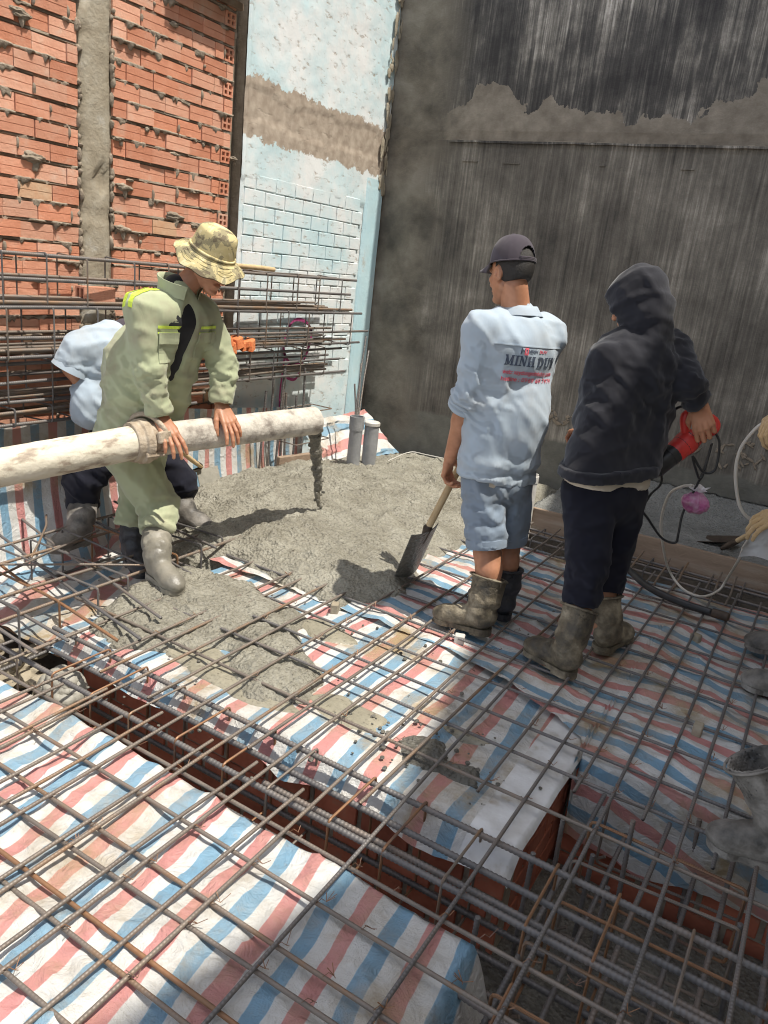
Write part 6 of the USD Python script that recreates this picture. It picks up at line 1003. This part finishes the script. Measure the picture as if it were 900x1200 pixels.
text_poly_mesh('MINH', 0.011, 0.042, 0.045, INK, 'small_word', -0.030); text_poly_mesh('DUY', 0.011, 0.038, 0.045, REDINK, 'small_word', 0.022)
lg = [sg.Polygon([(0, 0), (0.005, 0.004), (0.005, 0.016), (0.011, 0.009), (0.017, 0.018), (0.017, 0.023), (0.011, 0.015), (0.003, 0.025), (0, 0.025)])]; obj('logo', patch_on(sm, cB - uB * 0.062 + vB_ * 0.036, uB, vB_, nB, lg[0], 0.0025, 0.001), INK, shm); obj('logo', patch_on(sm, cB - uB * 0.044 + vB_ * 0.036, uB, vB_, nB, sg.box(0, 0, 0.013, 0.024).buffer(0.002).difference(sg.box(0.004, 0.005, 0.0095, 0.019)), 0.0025, 0.001), REDINK, shm)
obj('undershirt', solid([Cone(Cp + lM * s_ + [0, 0, 0.0], Cp + lM * s_ - [0, 0, 0.06], 0.106, 0.108, cuts=[(Cp - [0, 0, 0.03], -EZ)]) for s_ in (-0.05, 0, 0.05)], 0.010, 0.02), CREAM, g, smooth=True)
def leg(hip, kn, an, r0, r1, r2, cut): return [Cone(hip, kn, r0, r1), Cone(kn, kn + (an - kn) * cut * 1.2, r1, r2, cuts=[(kn + (an - kn) * cut, unit(an - kn))])]
sh_ = [Ell(Cp - [0, 0, 0.02], [0.115, 0.140, 0.12], np.stack([fM, lM, EZ])), Cone(hL0 - EZ * 0.03, hL0 * .12 + knL * .88, 0.094, 0.088, cuts=[(hL0 * .10 + knL * .90, unit(knL - hL0))]), Cone(hR0 - EZ * 0.03, hR0 * .12 + knR * .88, 0.094, 0.086, cuts=[(hR0 * .12 + knR * .88, unit(knR - hR0))])]
obj('shorts', folded(solid(sh_, 0.0085, 0.02), 0.007, (10, 10, 5), 51, fold([ring_folds(hL0, knL, 0.007, 11, 53, 0.2, 0.5, 0.5)])), DENIM, g, smooth=True)
for (h_, k_) in ((hL0, knL), (hR0, knR)): d_ = unit(k_ - h_); c_ = h_ * .12 + k_ * .88; obj('hem', along(c_ - d_ * 0.03, c_ + d_ * 0.012, [(0.082, 0), (0.090, 0.002), (0.092, 0.02), (0.090, 0.04), (0.082, 0.041)], 24), DENIM, g, smooth=40)
hl_ = gz(575, 742, 0.058); boot(g, hl_, gz(517, 727, 0.058) - hl_, knL + (ankL - knL) * 0.42 + [0.0, 0, 0], RUBBER, 0.084, 0.060, 0.275, 5); hr_ = gz(596, 726, 0.058); boot(g, hr_, gz(572, 712, 0.058) - hr_, knR + (ankR - knR) * 0.40, RUBBER_B, 0.080, 0.060, 0.27, 6)
# cap with its opening at the back
def cap(parent, c, f, u, mat, rx=0.082):
    f = unit(f); u = unit(u - f * (u @ f)); l = np.cross(u, f); n, mm = 72, 26; a = np.linspace(0, 2 * np.pi, n + 1); b = np.linspace(0, np.pi / 2, mm)
    Bq, Aq = np.meshgrid(b, a, indexing='ij'); seam = 0.0016 * np.exp(-(np.abs(((Aq + np.pi / 6) % (np.pi / 3)) - np.pi / 6) / 0.03) ** 2) * np.cos(Bq)
    def shell(off): rr = rx + off + seam; hgt = 0.108 + off; return c + (rr * np.cos(Bq) ** 0.75)[..., None] * (np.cos(Aq)[..., None] * f * 1.17 + np.sin(Aq)[..., None] * l) + (hgt * np.sin(Bq))[..., None] * u
    v, fc = grid_mesh(shell(0.0)); vi, fi = grid_mesh(shell(-0.004)); da = np.abs(Aq - np.pi).ravel(); hz_ = (np.sin(Bq) * 0.108).ravel(); hole = (da * rx < 0.040) & ((da * rx / 0.040) ** 2 + ((hz_ - 0.012) / 0.042) ** 2 < 1) & (hz_ > 0.013); ok = ~hole
    fc = fc[ok[fc].all(1)]; fi = fi[ok[fi].all(1)]; k = cat([(v, fc[:, ::-1]), (vi, fi)]); h_ = obj('cap', k, mat, parent, smooth=True)
    t = np.linspace(-1.0, 1.0, 22); S, T = np.meshgrid(t, np.linspace(0, 1, 12), indexing='ij'); an = S * 0.98; base = (np.cos(an)[..., None] * f * 1.17 + np.sin(an)[..., None] * l) * (rx + 0.001); ext = 0.072 * np.sqrt(np.clip(1 - (S * 0.96) ** 2, 0, 1)); P = c + base + (ext * T)[..., None] * f - (0.020 * T + 0.012 * S ** 2 * (0.3 + T))[..., None] * u + 0.004 * u; vv, ff = grid_mesh(P); obj('bill', cat([(vv, ff), (vv - u * 0.004, ff[:, ::-1])]), mat, h_, smooth=True)
    obj('button', blob(c + u * 0.109, [0.008, 0.008, 0.005], 1, 0, 2), mat, h_, smooth=True); q = np.stack([c + u * 0.006 + (rx + 0.001) * (math.cos(t_) * f * 1.17 + math.sin(t_) * l) for t_ in np.linspace(np.pi - 0.55, np.pi + 0.55, 12)]); obj('strap', cat([tube(q + u * k_, 0.004, 6) for k_ in (-0.005, 0.0, 0.005)]), mat, h_, smooth=True)
    q = np.stack([c + (rx + 0.0015) * (math.cos(t_) * f * 1.17 + math.sin(t_) * l) for t_ in np.linspace(0, 2 * np.pi, 61)[:-1]]); obj('hem', tube(q, 0.003, 6, closed=True), mat, h_, smooth=True); return h_
cap(g, HP(0, -0.012, 0.045), unit(fh + uh * 0.06), unit(uh - fh * 0.06), CAPM)

# ---- 3: hooded man with the vibrator
g = thing('person', 'man in a dark hooded top and navy trousers holding the vibrator', 'person', (-0.7, 3.1, 0))
fH = unit([-0.83, 0.56, 0]); lH = np.array([-fH[1], fH[0], 0]); Cs = at(750, 415, 3.17); Cp = at(709, 575, 3.06) + EZ * 0.02; shL, shR = Cs + lH * 0.165 - EZ * 0.03, Cs - lH * 0.165 + EZ * 0.03
elR, wrR = at(806, 447, 3.10), at(819, 474, 3.135); elL, wrL = shL - EZ * 0.25 + fH * 0.06 - lH * .02, Cs - EZ * 0.36 + fH * 0.20 + lH * 0.02
hL0, hR0 = Cp + lH * 0.08, Cp - lH * 0.08; knL, ankL = at(688, 660, 2.90), at(674, 745, 2.80); knR, ankR = at(718, 645, 3.14), at(704, 730, 3.04)
hc = at(746, 357, 3.19); fh = unit(fH * 0.8 + lH * 0.35 - EZ * 0.38); uh = unit(EZ + fh * 0.38 ); hp_, HP, HA = head_prims(hc, fh, uh)
core = [Cone(Cs + EZ * 0.03, hc - uh * 0.05, 0.062, 0.054)] + torso_prims(Cs, Cp, lH, 0.09, 0.075, 0.085, 0.092, shL, shR, 0.05) + [Cone(shL, elL, 0.048, 0.042), Cone(elL, wrL, 0.042, 0.028), Cone(shR, elR, 0.048, 0.042), Cone(elR, wrR, 0.042, 0.029), Cone(hL0, knL, 0.085, 0.058), Cone(hR0, knR, 0.085, 0.058), Cone(knL, ankL, 0.056, 0.042), Cone(knR, ankR, 0.056, 0.042)]
gA = unit(hv - hu); hm_ = (hu + hv) / 2; dr = unit(hm_ + gA * 0.015 - wrR); nr = unit(np.cross(gA, dr)); nr = nr if nr[2] < 0 or abs(nr[2]) < 0.2 else -nr
tc_ = unit(CAM - hm_); dr = unit(at(828, 512, 3.125) - wrR); hR = hand_prims(wrR, dr, -tc_ - dr * 0.1, -gA, (0.35, 1.0, 0.9), 0.03, (0.9, 0.35, 0.5), 1.15); hL = hand_prims(wrL, fH - EZ * 0.3, -EZ, -lH, (0.7, 0.9, 0.7))
obj('body', unite([solid(core, 0.010, 0.02), solid(hp_, 0.006, 0.016), solid(hR, 0.0036, 0.004), solid(hL, 0.0045, 0.004)]), SKIN, g, smooth=True)
for sg_ in (1, -1): obj('eye', blob(HP(sg_ * 0.031, 0.078, 0.010), [0.011, 0.011, 0.011], 1, 0.0, 2), EYEW, g, smooth=True)
sl = [Cone(shR - EZ * 0.012, elR, 0.074, 0.064, k=0.035), Cone(elR, wrR, 0.062, 0.045, cuts=[(wrR - unit(wrR - elR) * 0.012, unit(wrR - elR))], k=0.02), Cone(shL - EZ * 0.012, elL, 0.070, 0.062, k=0.035), Cone(elL, wrL, 0.064, 0.045, cuts=[(wrL - unit(wrL - elL) * 0.01, unit(wrL - elL))], k=0.02)]
tp = torso_prims(Cs, Cp + [0, 0, -0.03], lH, 0.085, 0.09, 0.112, 0.126, shL, shR, 0.066); hcut = (Cp + [0, 0, 0.055], unit([0.0, 0, -1] - lH * 0.10))
for c_ in tp: c_.cuts = [hcut]
tp += [Ell(Cs - fH * 0.05 - EZ * 0.09, [0.11, 0.165, 0.16], np.stack([fH, lH, EZ]))]
hood = [Ell(HP(0, -0.028, 0.038), np.array([0.087, 0.106, 0.110]), HA, k=0.03, cuts=[(HP(0, 0.104, 0.03), unit(HA[1] + HA[2] * 0.02))]), Ell(HP(0, 0.035, 0.02), np.array([0.083, 0.090, 0.104]), HA, k=0.03, cuts=[(HP(0, 0.104, 0.03), unit(HA[1] + HA[2] * 0.02))]), Cone(HP(0, -0.055, 0.085), HP(0, -0.075, 0.09), 0.055, 0.04, k=0.03), Cone(HP(0, -0.03, -0.05), Cs + EZ * 0.05, 0.080, 0.09, k=0.04), Cone(HP(0, -0.085, -0.03), Cs + EZ * 0.045 - fH * 0.04, 0.055, 0.08, k=0.03), Ell(HP(0, 0.095, -0.015), [0.068, 0.090, 0.084], HA, sub=True, k=0.008)]
hm2 = folded(solid(tp + sl + hood, 0.0085, 0.03), 0.0065, (10, 10, 4), 61, fold([ring_folds(shR, elR, 0.009, 11, 63, 0.16, 1.0, 0.45), ring_folds(elR, wrR, 0.005, 16, 64, 0.13, 0.4, 0.5), ring_folds(Cs - lH * 0.17 + EZ * .1, Cp + lH * 0.16, 0.006, 9, 65, 0.26, 0.35, 0.4), lambda v: 0.010 * np.exp(-(((v - HP(0, -0.05, -0.055)) @ HA[2]) / 0.035) ** 2) * ridged(np.stack([(v @ HA[2]) * 30, (v @ HA[1]) * 6, (v @ HA[0]) * 6], 1), 1, 3), lambda v: 0.006 * (np.linalg.norm(v - hc, axis=1) < 0.2) * (ridged((v - hc) @ np.stack([HA[0] * 9, HA[1] * 13 + HA[2] * 16, HA[2] * 12 - HA[1] * 6]).T, 1, 5) - 0.5)])); hd_ = obj('hooded_top', hm2, NAVY, g, smooth=True)
d_ = unit(hcut[1]); bl = [Cone(Cp + lH * s_ + EZ * 0.11, Cp + lH * s_ + EZ * 0.03, 0.132, 0.132, cuts=[(hcut[0] - d_ * 0.040, -d_), (hcut[0] + d_ * 0.004, d_)]) for s_ in (-0.088, 0, 0.088)]; obj('waistband', folded(solid(bl, 0.009, 0.02), 0.004, (14, 14, 20), 66), NAVY, g, smooth=40)
obj('undershirt', solid([Cone(Cp + lH * s_ + [0, 0, 0.04], Cp + lH * s_ - [0, 0, 0.02], 0.113, 0.117, cuts=[(Cp + [0, 0, 0.012], -EZ), (hcut[0] - unit(hcut[1]) * 0.02, -unit(hcut[1]))]) for s_ in (-0.075, 0, 0.075)], 0.010, 0.02), CREAM, g, smooth=True)
tr = [Ell(Cp - [0, 0, 0.03], [0.132, 0.165, 0.14], np.stack([fH, lH, EZ]), cuts=[(Cp + EZ * 0.03, EZ)]), Cone(hL0 - EZ * 0.03, knL, 0.112, 0.082), Cone(knL, ankL, 0.080, 0.068, cuts=[(knL * .42 + ankL * .58, unit(ankL - knL))]), Cone(hR0 - EZ * 0.03, knR, 0.112, 0.082), Cone(knR, ankR, 0.080, 0.068, cuts=[(knR * .42 + ankR * .58, unit(ankR - knR))])]
obj('trousers', folded(solid(tr, 0.009, 0.018), 0.006, (10, 10, 5), 71, fold([ring_folds(hL0, knL, 0.005, 10, 73, 0.2, 1.0, 0.4), ring_folds(knL, ankL, 0.006, 12, 74, 0.17, 0.4, 0.4), ring_folds(knR, ankR, 0.006, 12, 75, 0.17, 0.4, 0.4)])), NAVY_T, g, smooth=True)
for s_ in (1, -1):
    c_ = Cp - fH * 0.03 - EZ * 0.085 + lH * 0.075 * s_
hl_ = gz(673, 794, 0.058); boot(g, hl_, gz(634, 771, 0.058) - hl_, knL + (ankL - knL) * 0.60, RUBBER, 0.076, 0.056, 0.27, 7); hr_ = gz(699, 763, 0.058); boot(g, hr_, gz(726, 750, 0.058) - hr_, knR + (ankR - knR) * 0.62, RUBBER, 0.075, 0.055, 0.27, 8)

# ---- 4: man bending behind the pipe
g = thing('person', 'man in pale blue shirt and dark trousers bending behind the bucket hat man', 'person', (-3.1, 2.8, 0))
Cp = at(152, 492, 3.86); Cs = at(128, 408, 3.80); fB = unit([0.15, -0.95, 0]); lB = np.array([-fB[1], fB[0], 0]); lB2 = unit(np.cross(EZ, unit(Cs - Cp + EZ * .2)))
lB2 = unit(at(150, 402, 3.90) - at(104, 404, 3.72)); shA, shC = Cs - lB2 * 0.15, Cs + lB2 * 0.15; elA, wrA = at(84, 432, 3.66), at(112, 474, 3.70); elC, wrC = shC + [0.05, -0.05, -0.25], shC + [0.12, -0.16, -0.42]
kA, aA = at(98, 560, 3.72), at(96, 615, 3.78); kC, aC = at(208, 565, 3.92), at(210, 600, 3.94)
hc = at(152, 408, 3.92); fh = unit([0.2, -0.75, -0.7]); uh = unit([0.1, -0.6, 0.7]); hp_, HP, HA = head_prims(hc, fh, uh)
core = [Cone(Cs, hc - fh * 0.02, 0.06, 0.055), Cone(shA, elA, 0.047, 0.04), Cone(elA, wrA, 0.04, 0.028), Cone(shC, elC, 0.047, 0.04), Cone(elC, wrC, 0.04, 0.028), Cone(Cs, Cp, 0.12, 0.11), Cone(Cp, kA, 0.085, 0.058), Cone(kA, aA, 0.056, 0.04), Cone(Cp, kC, 0.085, 0.058), Cone(kC, aC, 0.056, 0.04), Cone(Cs, shA, .06, .05), Cone(Cs, shC, .06, .05)]
obj('body', unite([solid(core, 0.012, 0.02), solid(hp_, 0.006, 0.016), solid(hand_prims(wrA, wrA - elA, [0, 0, -1], [1, 0, 0], (0.6, .8, .6)), 0.004, 0.004), solid(hand_prims(wrC, wrC - elC, [0, 0, -1], [1, 0, 0], (0.6, .8, .6)), 0.004, 0.004)]), SKIN, g, smooth=True)
sl = [Cone(shA, elA, 0.085, 0.082, cuts=[(elA - unit(elA - shA) * 0.0, unit(elA - shA))]), Cone(shC, elC, 0.08, 0.075, cuts=[(elC, unit(elC - shC))]), Cone(Cs, Cp + EZ * 0.02, 0.125, 0.145, cuts=[(Cp + unit(Cs - Cp) * 0.03, unit(Cp - Cs))]), Cone(Cs - lB2 * 0.08, Cp - lB2 * .06, 0.11, 0.13, cuts=[(Cp + unit(Cs - Cp) * 0.02, unit(Cp - Cs))]), Cone(shA, shC, 0.078), Ell(at(106, 470, 3.68), [0.09, 0.09, 0.13])]
sm4 = folded(solid(sl, 0.009, 0.03), 0.010, (9, 9, 5), 81, fold([ring_folds(shA, elA, 0.009, 10, 83, 0.17, 0.7, 0.5)])); obj('shirt', sm4, LIGHTBLUE, g, smooth=True)
d_ = unit(elA - shA); obj('cuff', along(elA - d_ * 0.03, elA + d_ * 0.012, [(0.076, 0), (0.086, 0.002), (0.09, 0.02), (0.094, 0.042), (0.080, 0.040)], 24), LIGHTBLUE, g, smooth=40)
tr = [Ell(Cp, [0.15, 0.16, 0.13]), Cone(Cp, kA, 0.125, 0.095), Cone(kA, aA + EZ * .08, 0.092, 0.08, cuts=[(kA * .35 + aA * .65, unit(aA - kA))]), Cone(Cp, kC, 0.12, 0.092), Cone(kC, aC, 0.09, 0.08, cuts=[(kC * .4 + aC * .6, unit(aC - kC))])]
obj('trousers', folded(solid(tr, 0.010, 0.02), 0.008, (9, 9, 5), 85, fold([ring_folds(kC, aC, 0.008, 14, 86, 0.17, 0.3, 0.5)])), NAVY_T, g, smooth=True)
hA = gz(104, 632, 0.02); boot(g, hA, (0.15, -1.0, 0), kA * .45 + aA * .55 + EZ * .02, RUBBER_W, 0.086, 0.06, 0.27, 9); hC_ = gz(204, 613, 0.09); boot(g, hC_, (0.95, 0.15, 0), kC * .35 + aC * .65 + EZ * .02, RUBBER_W, 0.080, 0.058, 0.25, 10)
cap(g, HP(0, -0.012, 0.045), unit(fh), uh, CAPM, 0.083)

# ---- 5: worker at the right edge: boots, gloves
g = thing('person', 'worker at the right edge with tan gloves paying out the pale line', 'person', (0.25, 3.5, 0))
t1, t2 = gz(868, 756, 0.058), gz(866, 801, 0.058); h1, h2 = t1 + [0.27, 0.06, 0], t2 + [0.27, 0.02, 0]; Cp = np.array([0.32, 3.62, 0.85]); Cs = np.array([0.30, 3.6, 1.32]); lE = np.array([0, -1.0, 0]); shL, shR = Cs + lE * .17, Cs - lE * .17
k1, k2 = (h1 + Cp) / 2 + [0.0, .08, 0.03], (h2 + Cp) / 2 + [0.0, -.08, .03]; w1, w2 = gy(925, 478, 3.62), gy(925, 600, 3.60); e1, e2 = Cs + [0.02, .20, -.24], Cs + [0.05, -.22, -.28]; hc = Cs + [-0.03, 0, 0.24]; hp_, HP, HA = head_prims(hc, np.array([-1.0, 0, -.2]), EZ)
obj('body', unite([solid([Cone(Cs, hc, 0.06, 0.055)] + torso_prims(Cs, Cp, lE, .09, .075, .09, .095, shL, shR, .05) + [Cone(shR, e1, .048, .042), Cone(e1, w1, .042, .03), Cone(shL, e2, .048, .042), Cone(e2, w2, .042, .03), Cone(Cp, k1, .085, .06), Cone(Cp, k2, .085, .06), Cone(k1, h1 + EZ * .1, .056, .04), Cone(k2, h2 + EZ * .1, .056, .04)], 0.012, 0.02), solid(hp_, 0.007, 0.016)]), SKIN, g, smooth=True)
gl1 = hand_prims(w1, gy(893, 500, 3.55) - w1, gy(893, 520, 3.55) - gy(893, 470, 3.55), [0, -.2, 1], (0.55, 0.8, 0.6), 0.05, (0.8, 0.3, 0.3), 1.25); obj('glove', solid(gl1, 0.0045, 0.008), GLOVE, g, smooth=True); gl2 = hand_prims(w2, gy(880, 612, 3.5) - w2, [0, .5, -1], [0, -.5, .5], (0.35, 0.6, 0.5), 0.08, (0.8, 0.3, 0.3), 1.2); obj('glove', solid(gl2, 0.0045, 0.008), GLOVE, g, smooth=True)
obj('shirt', folded(solid(torso_prims(Cs, Cp, lE, .09, .09, .115, .13, shL, shR, .075) + [Cone(shR, e1, .078, .065), Cone(e1, w1, .062, .05), Cone(shL, e2, .078, .065), Cone(e2, w2, .062, .05)], 0.013, 0.03), 0.006, (10, 10, 4), 91), CREAM, g, smooth=True); obj('trousers', folded(solid([Ell(Cp - EZ * .03, [.14, .165, .14]), Cone(Cp, k1, .11, .085), Cone(k1, h1 + [0, 0, .25], .08, .072), Cone(Cp, k2, .11, .085), Cone(k2, h2 + [0, 0, .25], .08, .072)], 0.012, 0.02), 0.006, (10, 10, 5), 92), NAVY_T, g, smooth=True); hair = Ell(HP(0, -.02, .035), np.array([.076, .092, .097]), HA, cuts=[(HP(0, .03, 0), HA[1])]); obj('hair', solid([hair], .008, .01), HAIR, g, smooth=True)
boot(g, h1, t1 - h1, h1 + [0.05, 0.02, 0.31], RUBBER_W, 0.075, 0.055, 0.275, 11); boot(g, h2, t2 - h2, h2 + [0.05, 0.0, 0.31], RUBBER_W, 0.075, 0.055, 0.275, 12)

# ---- 6: someone stepping at the lower right, one dusty boot in view
g = thing('person', 'person stepping over the open pit, one dusty grey rubber boot in view', 'person', (0.3, 2.2, 0))
t1 = gz(822, 984, 0.055); h1 = gz(905, 1012, 0.055); h1 = t1 + unit(h1 - t1) * 0.265; tp1 = h1 + np.array([-0.19, 0.0, 0.29]); h2 = h1 + [0.32, 0.28, 0]; Cp = np.array([0.52, 2.30, 0.84]); Cs = np.array([0.50, 2.32, 1.32]); lE = np.array([0, -1.0, 0]); shL, shR = Cs + lE * .17, Cs - lE * .17; k1 = np.array([0.20, h1[1] + 0.02, 0.60]); k2 = (h2 + Cp) / 2 + [.05, 0, 0]; hc = Cs + [-.03, 0, .24]; hp_, HP, HA = head_prims(hc, np.array([-1.0, 0, -.2]), EZ); e1, w1, e2, w2 = shL + [.03, -.03, -.27], shL + [-.02, -.02, -.50], shR + [.03, .03, -.27], shR + [-.02, .02, -.50]
obj('body', unite([solid([Cone(Cs, hc, 0.06, 0.055)] + torso_prims(Cs, Cp, lE, .09, .075, .09, .095, shL, shR, .05) + [Cone(shR, e2, .048, .042), Cone(e2, w2, .042, .03), Cone(shL, e1, .048, .042), Cone(e1, w1, .042, .03), Cone(Cp, k1, .085, .06), Cone(Cp, k2, .085, .06), Cone(k1, h1 + [.06, 0, .1], .056, .04), Cone(k2, h2 + [.06, 0, .1], .056, .04)], 0.012, 0.02), solid(hp_, 0.007, 0.016), solid(hand_prims(w1, [0, 0, -1], [0, 1, 0], [-1, 0, 0]), .005, .004), solid(hand_prims(w2, [0, 0, -1], [0, -1, 0], [-1, 0, 0]), .005, .004)]), SKIN, g, smooth=True)
obj('shirt', folded(solid(torso_prims(Cs, Cp, lE, .09, .09, .115, .13, shL, shR, .075) + [Cone(shR, e2, .078, .065), Cone(e2, w2 + [0, 0, .04], .062, .05), Cone(shL, e1, .078, .065), Cone(e1, w1 + [0, 0, .04], .062, .05)], 0.013, 0.03), 0.006, (10, 10, 4), 93), KHAKI, g, smooth=True); obj('trousers', folded(solid([Ell(Cp - EZ * .03, [.14, .165, .14]), Cone(Cp, k1, .12, .10), Cone(k1, np.array([0.155, h1[1] + 0.01, 0.46]), .10, .095, cuts=[(np.array([0, 0, 0.485]), -EZ)]), Cone(Cp, k2, .11, .085), Cone(k2, h2 + [.05, 0, .25], .08, .072)], 0.012, 0.02), 0.007, (10, 10, 5), 94), BEIGE, g, smooth=True); obj('hair', solid([Ell(HP(0, -.02, .035), np.array([.076, .092, .097]), HA, cuts=[(HP(0, .03, 0), HA[1])])], .008, .01), HAIR, g, smooth=True)
boot(g, h1, t1 - h1, tp1, RUBBER_W, 0.088, 0.060, 0.265, 13, label='dusty grey rubber boot with a crumpled top'); boot(g, h2, (-1, 0.1, 0), h2 + [0.055, 0, .30], RUBBER_W, 0.075, 0.056, 0.285, 14)
